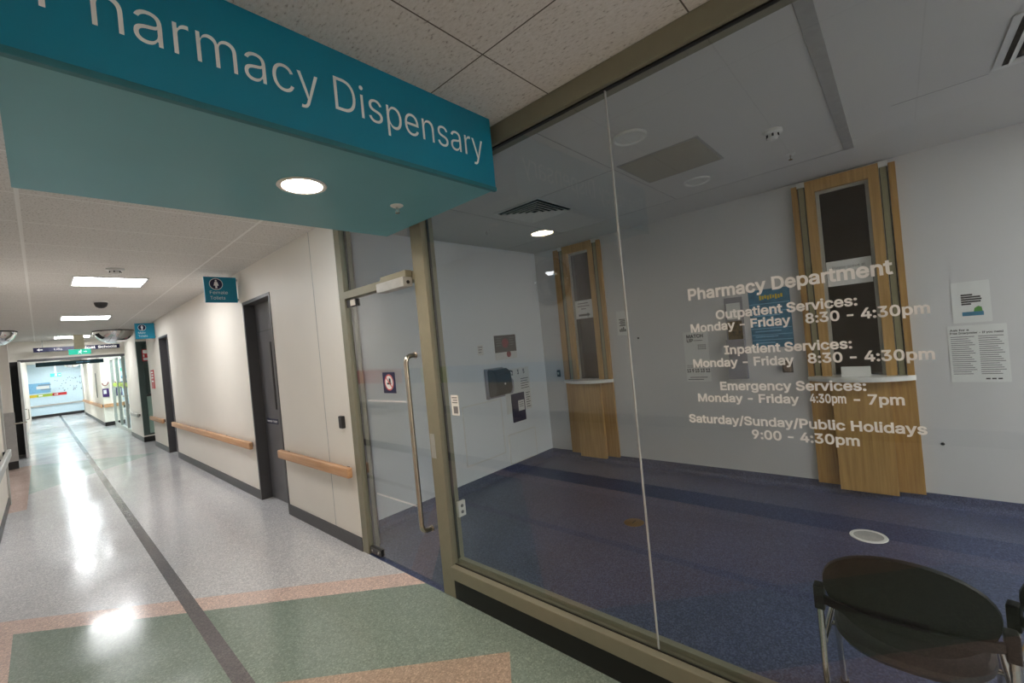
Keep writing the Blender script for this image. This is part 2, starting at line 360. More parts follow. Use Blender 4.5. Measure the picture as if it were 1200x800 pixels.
GLYPH_CAP = 509; GLYPH_SPACE = 188
GLYPHS = {
 'B': {
  '-': (453, '90,268 90,164 361,164 361,268', '0,1,2 2,3,0'),
  '/': (249, '160,557 -17,-100 89,-100 266,557', '3,0,2 1,2,0'),
  '0': (453, '267,-27 305,-15 338,5 366,32 389,66 407,105 419,150 427,199 429,254 427,309 419,358 407,403 389,443 366,476 338,504 305,524 267,536 227,540 186,536 149,524 116,504 87,476 64,443 47,403 34,358 26,309 24,254 26,199 34,150 46,105 64,66 87,32 115,5 149,-15 186,-27 227,-31 209,76 193,82 179,92 167,106 155,126 146,151 139,181 135,215 133,254 135,293 139,328 146,358 155,383 167,403 179,417 193,427 209,433 227,435 245,433 260,427 274,417 287,403 298,383 307,358 314,328 318,293 320,254 318,215 314,181 307,151 298,126 287,106 274,92 260,82 245,76 227,74', '27,28,42 42,43,27 26,27,43 43,44,26 44,45,26 25,26,45 45,46,25 24,25,46 34,36,33 36,37,33 51,52,19 52,18,19 33,37,32 37,38,32 31,32,38 38,39,31 30,31,39 39,40,30 29,30,40 40,41,29 28,29,41 42,28,41 24,46,47 23,24,47 47,48,23 22,23,48 48,49,22 21,22,49 49,50,21 20,21,50 50,51,20 51,19,20 70,35,0 17,54,16 70,0,1 69,70,1 54,55,15 16,54,15 6,7,64 63,64,7 7,8,63 62,63,8 61,62,8 8,9,61 60,61,9 9,10,60 69,1,2 68,69,2 2,3,68 67,68,3 3,4,67 66,67,4 4,5,66 65,66,5 5,6,65 6,64,65 60,10,59 10,11,59 58,59,11 11,12,58 57,58,12 12,13,57 56,57,13 13,14,56 55,56,14 15,55,14 36,34,35 71,36,35 35,70,71 54,17,53 52,53,17 18,52,17'),
  '1': (453, '415,-24 415,79 52,79 52,-24 191,533 62,439 62,310 217,424 188,424 188,-24 300,-24 300,533 188,403 188,79 300,79', '2,3,9 8,5,6 0,1,10 4,7,11 10,1,14 2,9,13 8,6,12 7,4,8 5,8,4 7,8,12 9,10,13 14,13,10 12,13,14 11,7,14 7,12,14'),
  '2': (453, '413,-24 413,81 177,81 177,51 284,163 312,193 336,220 355,244 371,267 384,288 393,309 400,330 404,351 405,373 403,403 395,431 382,458 364,481 342,501 317,518 289,530 258,537 225,540 192,537 161,530 132,518 106,501 84,480 65,455 52,426 44,395 40,338 149,338 152,377 155,391 160,402 166,412 174,420 184,426 195,431 208,434 224,435 238,435 251,432 263,427 272,421 281,414 287,406 292,396 295,385 296,371 295,359 293,348 289,336 282,324 274,311 263,297 250,282 235,264 217,245 40,57 40,-24 205,81', '32,33,31 30,31,33 33,34,30 29,30,34 28,29,34 34,35,28 27,28,35 35,36,27 36,26,27 23,39,40 22,41,42 43,21,42 22,42,21 41,22,40 23,40,22 60,61,3 3,2,60 2,59,60 26,36,37 25,26,37 37,38,25 24,25,38 38,39,24 39,23,24 6,7,56 55,56,7 7,8,55 54,55,8 8,9,54 53,54,9 9,10,53 52,53,10 10,11,52 51,52,11 11,12,51 50,51,12 12,13,50 49,50,13 13,14,49 14,15,49 48,49,15 15,16,48 47,48,16 16,17,47 46,47,17 17,18,46 45,46,18 18,19,45 3,61,0 0,1,3 59,2,4 4,5,59 58,59,5 57,58,5 5,6,57 6,56,57 45,19,44 19,20,44 43,44,20 21,43,20 3,1,62 2,3,62 4,2,62'),
  '3': (453, '254,-29 288,-21 319,-9 347,7 371,28 391,53 405,81 414,112 417,145 414,177 406,207 391,235 372,260 347,281 318,298 285,309 248,314 187,312 187,215 396,451 396,533 46,533 46,428 264,428 264,457 133,308 133,224 200,224 227,222 247,218 264,212 277,204 288,195 295,184 301,172 304,159 305,145 304,130 300,117 295,106 287,97 277,89 265,83 251,78 236,75 218,74 202,75 188,77 174,82 163,87 153,94 145,102 139,111 135,122 129,156 16,156 24,98 35,69 51,43 71,20 96,2 123,-12 153,-23 185,-29 218,-31 272,311 238,428 187,224 195,224', '58,59,51 51,52,58 57,58,52 52,53,57 56,57,53 53,54,56 55,56,54 46,64,45 45,64,44 64,46,63 47,63,46 63,47,62 47,48,62 61,62,48 48,49,61 60,61,49 49,50,60 59,60,50 51,59,50 25,26,17 7,8,36 8,9,36 35,36,9 9,10,35 42,1,2 41,42,2 2,3,41 40,41,3 3,4,40 39,40,4 4,5,39 38,39,5 5,6,38 37,38,6 6,7,37 7,36,37 35,10,34 10,11,34 33,34,11 11,12,33 32,33,12 12,13,32 31,32,13 13,14,31 30,31,14 15,30,14 24,23,19 19,20,24 44,64,0 43,44,0 0,1,43 1,42,43 30,15,29 17,16,23 22,66,24 21,22,24 24,20,21 29,15,65 67,18,68 27,28,65 28,29,65 23,16,65 19,23,65 23,24,66 17,23,66 25,17,66 17,26,67 65,16,68 17,67,68 16,17,68 27,65,68'),
  '4': (453, '437,81 437,187 133,187 133,159 353,533 233,533 16,165 16,81 367,-24 367,342 258,342 258,146 258,121 258,-24 149,187 367,81 367,187 258,187 258,81', '6,7,3 6,3,2 3,12,11 2,3,14 3,11,14 6,2,5 4,5,14 2,14,5 3,7,12 0,1,16 13,8,15 14,11,17 12,7,18 15,16,11 11,12,15 15,0,16 9,10,16 16,10,17 11,16,17 15,12,18 13,15,18'),
  '5': (453, '257,-28 290,-20 321,-6 348,13 371,36 390,64 404,94 412,128 415,163 413,190 409,216 401,240 391,262 378,283 362,302 345,318 325,332 303,343 280,351 255,356 230,358 209,356 189,353 170,348 151,340 135,331 128,325 161,325 172,428 390,428 390,533 74,533 41,231 135,221 152,235 163,240 175,246 189,250 204,252 218,253 234,251 249,248 262,241 274,233 284,222 292,210 299,195 302,180 304,162 302,145 299,130 293,116 285,104 275,93 264,85 251,79 237,75 221,74 208,75 195,78 184,82 173,88 165,95 157,103 152,112 148,122 142,154 32,154 40,100 49,72 63,47 81,24 104,5 129,-10 158,-22 189,-29 221,-31 163,345', '26,31,32 70,71,63 63,64,70 69,70,64 64,65,69 68,69,65 65,66,68 67,68,66 26,32,33 33,34,26 27,35,36 21,39,20 76,57,58 76,58,75 58,59,75 27,36,37 37,38,27 38,39,27 39,21,27 21,22,27 23,27,22 75,59,74 59,60,74 73,74,60 60,61,73 72,73,61 61,62,72 71,72,62 63,71,62 26,34,35 35,27,26 25,26,27 24,25,27 27,23,77 25,24,28 26,25,28 31,26,28 55,56,0 40,41,19 55,0,1 54,55,1 19,41,18 48,49,7 7,8,48 8,9,48 54,1,2 53,54,2 2,3,53 52,53,3 3,4,52 51,52,4 4,5,51 50,51,5 5,6,50 6,7,50 7,49,50 48,9,47 9,10,47 46,47,10 10,11,46 45,46,11 11,12,45 12,13,45 44,45,13 13,14,44 43,44,14 14,15,43 15,16,43 42,43,16 16,17,42 41,42,17 18,41,17 0,56,76 57,76,56 20,39,40 40,19,20 29,30,28 31,28,30 24,27,77 28,24,77'),
  '6': (453, '260,-28 293,-20 322,-7 348,12 370,34 389,61 402,90 410,123 413,157 411,191 403,222 391,251 374,277 353,298 328,316 299,328 268,336 235,338 218,337 202,334 187,329 173,323 160,315 149,305 139,295 130,284 104,237 163,237 368,533 240,533 117,354 92,315 72,279 57,248 48,219 41,190 39,162 42,127 50,93 63,63 81,36 104,13 130,-6 160,-20 192,-28 226,-31 211,74 198,77 186,83 176,91 167,101 159,113 154,126 150,141 149,158 150,175 154,190 159,203 167,214 176,223 186,231 198,237 211,240 226,241 241,240 254,237 266,231 277,223 286,214 293,202 299,189 302,174 303,157 302,141 299,126 293,113 285,101 276,91 266,83 254,77 241,74 226,73 233,338', '37,38,53 53,54,37 36,37,54 54,55,36 35,36,55 55,26,35 34,35,26 33,34,26 32,33,26 26,25,32 31,32,25 25,24,31 24,23,31 23,30,31 58,27,57 47,44,46 44,47,43 47,48,43 27,58,59 59,60,27 60,61,27 43,48,42 48,49,42 41,42,49 49,50,41 40,41,50 50,51,40 39,40,51 51,52,39 38,39,52 53,38,52 26,55,56 56,57,26 57,27,26 25,26,27 24,25,27 23,24,27 63,17,82 30,23,22 22,21,30 21,20,30 20,19,30 81,45,80 17,63,64 80,45,0 79,80,0 0,1,79 1,78,79 64,65,16 17,64,16 5,6,74 6,7,74 73,74,7 7,8,73 72,73,8 71,72,8 8,9,71 70,71,9 9,10,70 10,11,70 69,70,11 11,12,69 78,1,2 77,78,2 2,3,77 76,77,3 3,4,76 75,76,4 4,5,75 5,74,75 69,12,68 12,13,68 67,68,13 13,14,67 66,67,14 14,15,66 65,66,15 16,65,15 46,44,45 45,81,46 18,29,19 30,19,29 23,27,22 82,18,27 18,19,27 19,20,27 20,21,27 21,22,27 27,61,82 61,62,82 62,63,82 29,18,82 28,29,82'),
  '7': (453, '180,-24 415,443 415,533 38,533 38,428 299,428 299,454 58,-24 286,428', '6,5,1 1,2,6 1,5,0 4,8,6 3,4,6 6,2,3 5,6,8 0,5,8 7,0,8'),
  '8': (453, '262,-29 296,-22 327,-10 355,5 379,25 398,48 413,75 422,104 425,135 423,160 418,183 409,206 397,226 383,244 366,260 347,273 327,282 324,283 324,250 335,254 359,271 379,294 394,321 403,350 406,380 403,410 395,438 382,463 364,485 342,504 317,519 289,531 259,537 226,540 194,537 163,531 135,520 110,504 88,485 70,463 57,438 49,410 46,380 49,349 58,320 73,294 93,271 118,254 129,250 129,283 126,282 105,273 86,260 69,244 55,226 43,205 35,183 30,160 28,135 31,104 40,75 54,48 74,25 98,5 125,-10 157,-22 190,-29 226,-31 208,74 191,77 177,82 165,89 156,96 149,105 144,115 141,126 139,139 141,152 144,164 150,175 158,185 168,194 180,201 194,207 209,210 226,211 243,210 258,207 272,201 284,194 294,185 302,175 308,164 311,152 313,139 311,126 308,115 303,105 296,96 286,89 275,82 261,77 245,74 226,73 212,315 200,317 189,322 179,328 171,335 165,343 161,352 158,363 157,376 158,388 161,398 165,407 171,415 179,422 188,428 199,432 212,435 226,436 241,435 253,432 264,428 274,422 281,416 287,408 291,398 294,388 295,376 294,363 291,353 287,343 280,335 272,328 263,322 252,317 240,315 226,314 354,268 98,268', '47,50,51 50,47,48 48,49,50 61,62,73 73,74,61 60,61,74 74,75,60 59,60,75 58,59,75 75,76,58 57,58,76 76,77,57 56,57,77 77,78,56 55,56,78 54,55,78 53,54,47 47,52,53 46,51,45 51,50,45 44,45,50 85,139,104 85,104,84 105,84,104 69,66,68 84,105,83 119,120,34 66,69,65 70,65,69 118,119,35 119,34,35 65,70,64 70,71,64 63,64,71 71,72,63 62,63,72 73,62,72 54,78,79 47,54,79 48,47,79 79,80,48 80,81,48 81,82,48 82,83,48 83,105,48 49,48,105 105,106,49 106,107,49 107,108,49 108,109,49 109,110,49 50,49,110 44,50,110 110,111,44 43,44,111 111,112,43 42,43,112 112,113,42 41,42,113 113,114,41 40,41,114 39,40,114 114,115,39 38,39,115 115,116,38 37,38,116 116,117,37 36,37,117 117,118,36 118,35,36 103,67,102 86,137,138 102,67,0 0,101,102 137,86,87 123,32,122 33,122,32 101,0,1 1,100,101 123,124,31 32,123,31 16,19,15 19,16,18 16,17,18 4,5,97 96,97,5 5,6,96 95,96,6 6,7,95 7,8,95 94,95,8 8,9,94 93,94,9 9,10,93 92,93,10 10,11,92 11,12,92 12,13,19 13,14,19 19,14,140 15,20,21 16,15,21 21,22,16 100,1,2 99,100,2 2,3,99 98,99,3 3,4,98 4,97,98 92,12,91 12,19,91 19,18,91 90,91,18 89,90,18 88,89,18 87,88,18 137,87,18 18,17,137 136,137,17 135,136,17 134,135,17 133,134,17 132,133,17 17,16,132 16,22,132 131,132,22 22,23,131 130,131,23 23,24,130 129,130,24 24,25,129 128,129,25 25,26,128 26,27,128 127,128,27 27,28,127 126,127,28 28,29,126 125,126,29 29,30,125 124,125,30 31,124,30 68,66,67 67,103,68 86,138,85 139,85,138 122,33,121 120,121,33 34,120,33 15,19,140 20,15,140 51,46,141 47,51,141 52,47,141'),
  '9': (453, '192,537 160,529 131,515 104,497 82,475 64,448 50,418 42,386 39,352 42,318 49,286 62,257 79,232 100,210 125,193 154,180 185,173 218,171 234,172 250,174 266,179 280,186 292,194 304,203 314,214 322,225 348,272 289,272 85,-24 213,-24 335,155 360,194 380,229 395,261 405,290 411,319 413,347 410,382 402,415 389,446 371,473 349,496 322,515 293,529 260,537 226,540 241,435 254,431 266,426 277,418 286,408 293,396 299,382 302,367 303,350 302,334 299,319 293,306 286,295 277,285 266,278 254,272 241,269 226,268 211,269 198,272 187,278 176,286 167,295 160,307 154,320 151,335 149,352 151,368 154,383 160,396 167,408 176,418 187,426 199,431 212,435 226,436 219,171', '10,11,70 9,10,70 70,71,9 8,9,71 71,72,8 72,73,8 7,8,73 73,74,7 6,7,74 79,80,0 17,63,64 81,45,80 0,80,45 17,64,16 64,65,16 1,78,79 79,0,1 16,65,15 65,66,15 14,15,66 66,67,14 13,14,67 67,68,13 12,13,68 68,69,12 11,12,69 70,11,69 6,74,75 5,6,75 4,5,75 75,76,4 3,4,76 76,77,3 2,3,77 77,78,2 78,1,2 46,47,44 27,58,59 58,27,57 60,61,27 27,59,60 47,48,43 44,47,43 55,56,26 23,30,31 24,23,31 25,24,31 31,32,25 26,25,32 32,33,26 33,34,26 34,35,26 55,26,35 35,36,55 54,55,36 36,37,54 53,54,37 37,38,53 20,19,30 21,20,30 22,21,30 30,23,22 17,82,63 23,24,27 24,25,27 25,26,27 57,27,26 26,56,57 53,38,52 38,39,52 51,52,39 39,40,51 50,51,40 40,41,50 49,50,41 41,42,49 48,49,42 43,48,42 30,19,29 18,29,19 45,81,46 46,44,45 22,23,27 82,18,27 18,19,27 19,20,27 20,21,27 21,22,27 27,61,82 61,62,82 62,63,82 29,18,82 28,29,82'),
  ':': (188, '113,-26 130,-19 145,-8 156,6 163,23 165,41 163,59 156,76 145,91 130,102 113,109 95,111 77,109 60,102 46,91 35,76 28,59 25,41 28,23 35,6 46,-8 60,-19 77,-26 95,-29 113,249 130,256 145,267 156,281 163,298 165,316 163,334 156,351 145,366 130,377 113,384 95,386 77,384 60,377 46,366 35,351 28,334 25,316 28,298 35,281 46,267 60,256 77,249 95,247', '17,18,19 16,17,14 14,15,16 41,42,43 40,41,38 38,39,40 22,23,21 20,21,23 46,47,45 44,45,47 17,19,20 14,17,20 41,43,44 38,41,44 1,2,0 25,26,24 4,5,3 5,6,8 7,8,6 28,29,27 29,30,32 31,32,30 3,5,2 5,8,11 10,11,8 9,10,8 27,29,26 29,32,35 34,35,32 33,34,32 0,2,23 2,5,23 5,11,23 20,23,11 14,20,11 13,14,11 12,13,11 24,26,47 26,29,47 29,35,47 44,47,35 38,44,35 37,38,35 36,37,35'),
  'A': (480, '102,-24 213,295 220,314 227,337 236,364 245,395 256,431 277,502 200,502 221,431 232,395 241,365 250,338 257,315 264,295 378,-24 497,-24 293,533 185,533 -18,-24 394,118 394,223 86,223 86,118 239,373 290,223 188,223 152,118 327,118', '19,23,22 23,19,0 8,18,22 19,22,18 10,3,4 3,10,9 1,2,22 2,3,22 3,9,22 8,22,9 5,11,12 5,12,6 21,20,16 16,20,15 17,7,21 21,16,17 21,14,25 13,14,21 12,13,21 6,12,21 21,7,6 5,6,10 9,10,6 6,7,9 8,9,7 18,8,7 7,17,18 1,22,26 10,4,24 5,10,24 11,5,24 15,20,28 20,21,25 23,0,27 22,23,26 26,23,27 25,26,27 28,25,27 20,25,28'),
  'C': (510, '295,-29 322,-25 348,-18 373,-8 396,4 417,19 437,37 454,56 469,78 481,103 490,129 503,184 390,184 381,152 376,139 369,127 362,117 353,108 343,100 332,93 321,87 308,83 295,80 281,78 268,77 242,79 218,86 197,97 178,112 161,131 147,155 136,183 130,216 127,254 130,292 136,325 147,353 161,377 177,397 196,412 218,423 242,429 268,432 281,431 295,429 308,426 321,421 332,416 343,409 353,401 362,392 369,381 376,370 381,357 390,324 503,324 490,380 481,406 468,431 454,453 436,472 417,490 396,505 372,517 348,527 322,534 295,538 267,540 221,536 177,524 137,504 102,477 72,444 48,404 30,359 20,309 16,254 20,200 30,150 48,105 72,65 102,31 138,4 177,-15 221,-27 267,-31', '78,79,30 30,31,78 77,78,31 31,32,77 76,77,32 32,33,76 33,34,76 75,76,34 34,35,75 74,75,35 35,36,74 73,74,36 36,37,73 72,73,37 84,26,83 26,27,83 39,40,69 40,68,69 85,24,25 44,66,43 24,85,23 67,41,42 42,43,67 43,66,67 85,25,84 26,84,25 68,40,41 41,67,68 83,27,82 27,28,82 81,82,28 80,81,28 28,29,80 79,80,29 30,79,29 72,37,38 71,72,38 70,71,38 38,39,70 39,69,70 21,1,2 20,21,2 2,3,20 19,20,3 46,47,63 63,64,46 45,46,64 65,45,64 8,9,14 13,14,9 9,10,13 12,13,10 10,11,12 55,56,54 53,54,56 56,57,53 52,53,57 57,58,52 19,3,4 18,19,4 4,5,18 17,18,5 5,6,17 16,17,6 6,7,16 15,16,7 7,8,15 8,14,15 52,58,51 58,59,51 50,51,59 59,60,50 49,50,60 60,61,49 48,49,61 61,62,48 47,48,62 63,47,62 23,85,0 22,23,0 0,1,22 1,21,22 45,65,44 66,44,65'),
  'D': (502, '272,-20 319,-9 362,10 400,36 431,69 455,108 472,152 482,202 486,255 482,309 472,358 455,402 431,441 401,473 365,499 323,518 276,529 226,533 69,533 69,428 220,428 254,425 283,418 307,407 327,392 344,374 357,350 367,323 373,291 375,255 373,219 367,187 357,159 344,136 327,117 306,102 281,90 250,83 214,81 72,81 72,-24 220,-24 36,533 36,-24 149,-24 149,533 149,81 149,428', '42,43,19 19,18,42 41,38,44 44,38,46 44,39,40 43,40,39 19,43,39 20,45,47 18,19,45 0,36,37 17,21,16 22,23,15 36,0,1 1,35,36 16,21,22 22,15,16 0,37,41 38,41,37 21,17,20 45,20,17 4,5,33 32,33,5 5,6,32 31,32,6 6,7,31 30,31,7 7,8,30 8,29,30 29,8,28 8,9,28 27,28,9 9,10,27 26,27,10 10,11,26 25,26,11 11,12,25 24,25,12 12,13,24 14,24,13 35,1,2 34,35,2 2,3,34 3,4,34 4,33,34 24,14,23 15,23,14 39,44,46 19,39,47 39,46,47 45,19,47'),
  'E': (419, '399,-24 399,81 149,81 149,205 379,205 379,310 149,310 149,428 396,428 396,533 36,533 36,-24', '11,2,3 10,11,3 3,6,10 6,7,10 2,11,0 0,1,2 6,3,4 4,5,6 8,9,7 10,7,9'),
  'F': (410, '149,-24 149,197 370,197 370,302 149,302 149,428 393,428 393,533 36,533 36,-24', '0,1,9 1,4,9 8,9,4 6,7,5 4,1,2 2,3,4 8,4,5 5,7,8'),
  'H': (517, '149,-24 149,208 368,208 368,-24 481,-24 481,533 368,533 368,313 149,313 149,533 36,533 36,-24', '11,0,1 10,11,1 1,8,10 8,9,10 2,3,4 4,5,2 7,2,5 5,6,7 8,1,2 2,7,8'),
  'I': (300, '293,-24 293,81 207,81 207,428 293,428 293,533 7,533 7,428 94,428 94,81 7,81 7,-24', '10,11,9 8,6,7 2,0,1 4,5,3 9,11,0 0,2,9 8,9,2 2,3,8 3,5,8 6,8,5'),
  'L': (393, '385,-24 385,81 149,81 149,533 36,533 36,-24', '4,5,2 2,5,0 0,1,2 4,2,3'),
  'M': (628, '146,-24 146,291 146,303 146,315 146,329 145,372 145,387 144,402 144,417 144,431 143,445 142,481 78,481 95,433 101,416 106,400 112,384 117,368 122,353 127,339 132,325 137,313 141,301 145,291 148,282 270,-24 358,-24 478,282 482,291 486,302 490,314 495,327 500,340 505,355 510,370 515,386 520,402 526,418 531,434 545,481 483,481 483,443 482,429 482,414 481,369 481,355 481,341 480,327 480,314 480,302 480,291 480,-24 592,-24 592,533 460,533 330,196 327,187 323,177 319,166 315,154 311,142 307,129 303,115 299,102 295,90 291,78 288,66 275,25 353,25 342,66 338,78 334,91 330,104 326,117 322,130 318,143 314,155 310,167 306,177 303,187 300,196 168,533 36,533 36,-24 146,288 480,288 315,152', '14,13,82 13,12,82 19,18,83 18,17,83 17,16,83 16,15,83 82,83,15 14,82,15 23,22,83 22,21,83 21,20,83 19,83,20 18,19,5 17,18,5 5,6,17 16,17,6 6,7,16 15,16,7 7,8,15 14,15,8 8,9,14 13,14,9 9,10,13 10,11,13 12,13,11 2,1,24 77,60,76 60,77,61 78,61,77 79,80,62 62,61,79 61,78,79 64,63,24 63,62,24 62,80,24 2,24,80 3,2,80 4,3,80 1,2,23 22,23,2 21,22,2 2,3,21 20,21,3 3,4,20 19,20,4 5,19,4 4,80,5 11,10,81 12,11,81 82,12,81 58,74,57 74,58,75 59,75,58 56,73,55 73,56,74 57,74,56 27,50,49 72,71,27 73,72,27 55,73,27 27,49,55 49,48,55 48,47,55 52,53,36 37,36,53 38,37,53 53,39,38 32,31,52 33,32,52 34,33,52 35,34,52 52,36,35 29,28,52 30,29,52 52,31,30 31,32,46 45,46,32 32,33,45 44,45,33 33,34,44 34,35,44 43,44,35 35,36,43 36,37,43 42,43,37 37,38,42 41,42,38 40,41,38 38,39,40 50,27,85 49,50,28 28,29,49 48,49,29 29,30,48 47,48,30 30,31,47 31,46,47 55,47,46 46,45,55 41,40,54 40,39,54 39,53,54 67,25,26 26,68,67 66,67,68 68,69,66 65,66,69 69,70,65 64,65,70 70,71,64 63,64,71 71,72,63 62,63,72 72,73,62 61,62,73 73,74,61 60,61,74 74,75,60 75,59,86 23,83,0 0,84,23 1,23,84 24,1,84 65,64,24 25,67,24 67,66,24 66,65,24 71,70,27 68,26,27 69,68,27 70,69,27 28,50,85 52,28,85 51,52,85 45,44,55 42,41,54 54,55,42 43,42,55 44,43,55 60,75,86 76,60,86 10,9,81 6,5,80 80,81,8 9,8,81 8,7,80 7,6,80'),
  'O': (533, '313,-27 356,-15 396,4 432,31 461,65 485,105 503,150 514,200 517,254 514,309 503,359 485,404 461,444 432,477 396,504 357,524 313,536 267,540 221,536 177,524 138,504 102,477 73,444 48,404 30,359 20,309 16,254 20,200 30,150 48,104 73,65 102,31 138,4 177,-15 221,-27 267,-31 242,79 219,86 197,97 178,112 161,131 147,155 136,183 130,216 127,254 130,292 136,325 147,354 161,378 178,397 197,412 219,423 242,429 267,432 292,430 315,423 337,412 356,397 372,378 387,354 397,326 404,292 406,254 404,216 397,183 387,154 372,131 356,111 337,96 315,86 292,79 267,77', '27,28,42 42,43,27 26,27,43 43,44,26 44,45,26 25,26,45 45,46,25 24,25,46 35,36,34 34,36,37 18,51,52 52,17,18 34,37,33 38,33,37 50,51,19 51,18,19 33,38,32 38,39,32 31,32,39 30,31,39 39,40,30 29,30,40 40,41,29 28,29,41 42,28,41 24,46,47 23,24,47 47,48,23 22,23,48 48,49,22 21,22,49 20,21,49 49,50,20 50,19,20 0,69,70 55,16,54 69,0,1 68,69,1 56,15,55 16,55,15 6,7,64 63,64,7 7,8,63 62,63,8 61,62,8 8,9,61 60,61,9 9,10,60 68,1,2 67,68,2 2,3,67 3,4,67 66,67,4 4,5,66 65,66,5 5,6,65 6,64,65 60,10,59 10,11,59 58,59,11 11,12,58 57,58,12 12,13,57 13,14,57 56,57,14 15,56,14 0,70,35 70,71,35 36,35,71 17,52,53 53,54,17 54,16,17'),
  'P': (445, '149,-24 149,428 231,428 254,427 272,423 285,417 296,410 305,401 311,391 316,378 319,364 320,348 319,332 316,317 311,304 305,294 296,285 285,277 272,271 254,268 232,266 85,266 85,162 236,162 276,164 312,172 344,186 371,205 394,228 411,254 423,284 430,315 433,348 430,381 423,412 411,441 394,467 371,490 344,509 312,522 275,530 236,533 36,533 36,-24 149,266 149,162', '0,22,43 22,21,43 42,43,21 3,41,2 1,2,41 42,21,1 1,41,42 24,18,19 24,19,23 20,23,19 4,40,3 41,3,40 28,29,14 29,30,14 13,14,30 30,31,13 12,13,31 31,32,12 11,12,32 10,11,32 32,33,10 9,10,33 33,34,9 8,9,34 34,35,8 35,36,8 18,24,25 17,18,25 25,26,17 16,17,26 26,27,16 15,16,27 27,28,15 28,14,15 8,36,7 36,37,7 6,7,37 37,38,6 5,6,38 38,39,5 4,5,39 40,4,39 1,21,44 22,0,45 21,22,44 44,22,45 20,44,45 23,20,45'),
  'S': (447, '264,-31 300,-23 333,-11 362,5 387,26 407,50 421,78 430,107 432,138 431,164 425,188 416,209 403,227 389,243 373,257 356,268 339,278 321,286 303,292 286,298 271,302 219,316 206,320 192,325 179,330 167,336 157,343 149,350 143,357 140,365 139,376 140,386 143,395 148,404 155,412 165,419 177,426 191,430 207,433 225,434 250,432 271,427 288,418 301,406 309,392 318,354 428,354 421,409 412,437 397,463 377,485 354,504 326,519 296,531 263,537 227,540 192,537 159,531 128,520 100,504 75,485 55,462 40,435 31,405 28,372 32,335 46,300 69,272 99,249 135,230 177,216 238,199 256,194 272,189 286,183 297,177 307,170 313,163 318,157 320,149 321,139 320,127 317,117 310,107 302,97 291,89 277,83 261,77 243,74 224,73 206,74 190,77 175,81 162,87 151,95 142,103 135,113 131,125 125,161 10,161 19,103 29,73 44,46 64,23 89,3 118,-13 150,-24 185,-31 224,-33', '102,103,95 95,96,102 101,102,96 96,97,101 100,101,97 97,98,100 99,100,98 64,65,29 29,30,64 63,64,30 30,31,63 62,63,31 31,32,62 61,62,32 108,89,90 108,90,107 91,107,90 56,37,38 107,91,106 92,106,91 21,22,70 22,23,70 36,37,57 37,56,57 106,92,105 92,93,105 104,105,93 93,94,104 103,104,94 95,103,94 70,23,69 23,24,69 24,25,69 68,69,25 25,26,68 67,68,26 26,27,67 27,28,67 66,67,28 65,66,28 29,65,28 61,32,33 60,61,33 33,34,60 59,60,34 34,35,59 58,59,35 35,36,58 36,57,58 87,88,0 71,72,20 87,0,1 86,87,1 72,73,18 18,19,72 20,72,19 40,41,53 54,40,53 6,7,81 80,81,7 7,8,80 8,9,80 79,80,9 9,10,79 78,79,10 10,11,78 11,12,78 46,47,45 86,1,2 85,86,2 2,3,85 84,85,3 3,4,84 83,84,4 4,5,83 82,83,5 5,6,82 6,81,82 78,12,77 12,13,77 76,77,13 13,14,76 14,15,76 75,76,15 15,16,75 74,75,16 16,17,74 73,74,17 18,73,17 45,47,44 47,48,44 48,49,44 43,44,49 49,50,43 42,43,50 50,51,42 51,52,42 41,42,52 53,41,52 0,88,108 89,108,88 21,70,71 71,20,21 40,54,39 54,55,39 38,39,55 56,38,55'),
  'T': (449, '169,428 169,-24 281,-24 281,428 441,428 441,533 8,533 8,428', '6,7,0 4,5,3 0,1,2 2,3,0 3,5,0 6,0,5'),
  'U': (517, '301,-29 339,-21 375,-6 406,14 432,39 453,68 469,100 478,135 481,172 481,533 369,533 369,179 367,159 363,141 356,125 346,111 334,99 319,89 302,82 282,77 259,76 236,77 216,82 199,89 184,99 171,111 162,125 154,141 150,159 148,179 148,533 36,533 36,172 39,135 48,100 64,68 85,38 112,14 143,-6 178,-21 217,-29 259,-32', '31,32,29 29,30,31 21,40,41 40,21,22 40,22,39 22,23,39 39,23,38 23,24,38 37,38,24 24,25,37 36,37,25 25,26,36 35,36,26 34,35,26 26,27,34 33,34,27 27,28,33 32,33,28 29,32,28 0,18,19 18,0,1 17,18,1 7,8,12 11,12,8 8,9,11 10,11,9 17,1,2 16,17,2 2,3,16 15,16,3 3,4,15 14,15,4 4,5,14 5,6,14 13,14,6 6,7,13 7,12,13 0,19,41 19,20,41 21,41,20'),
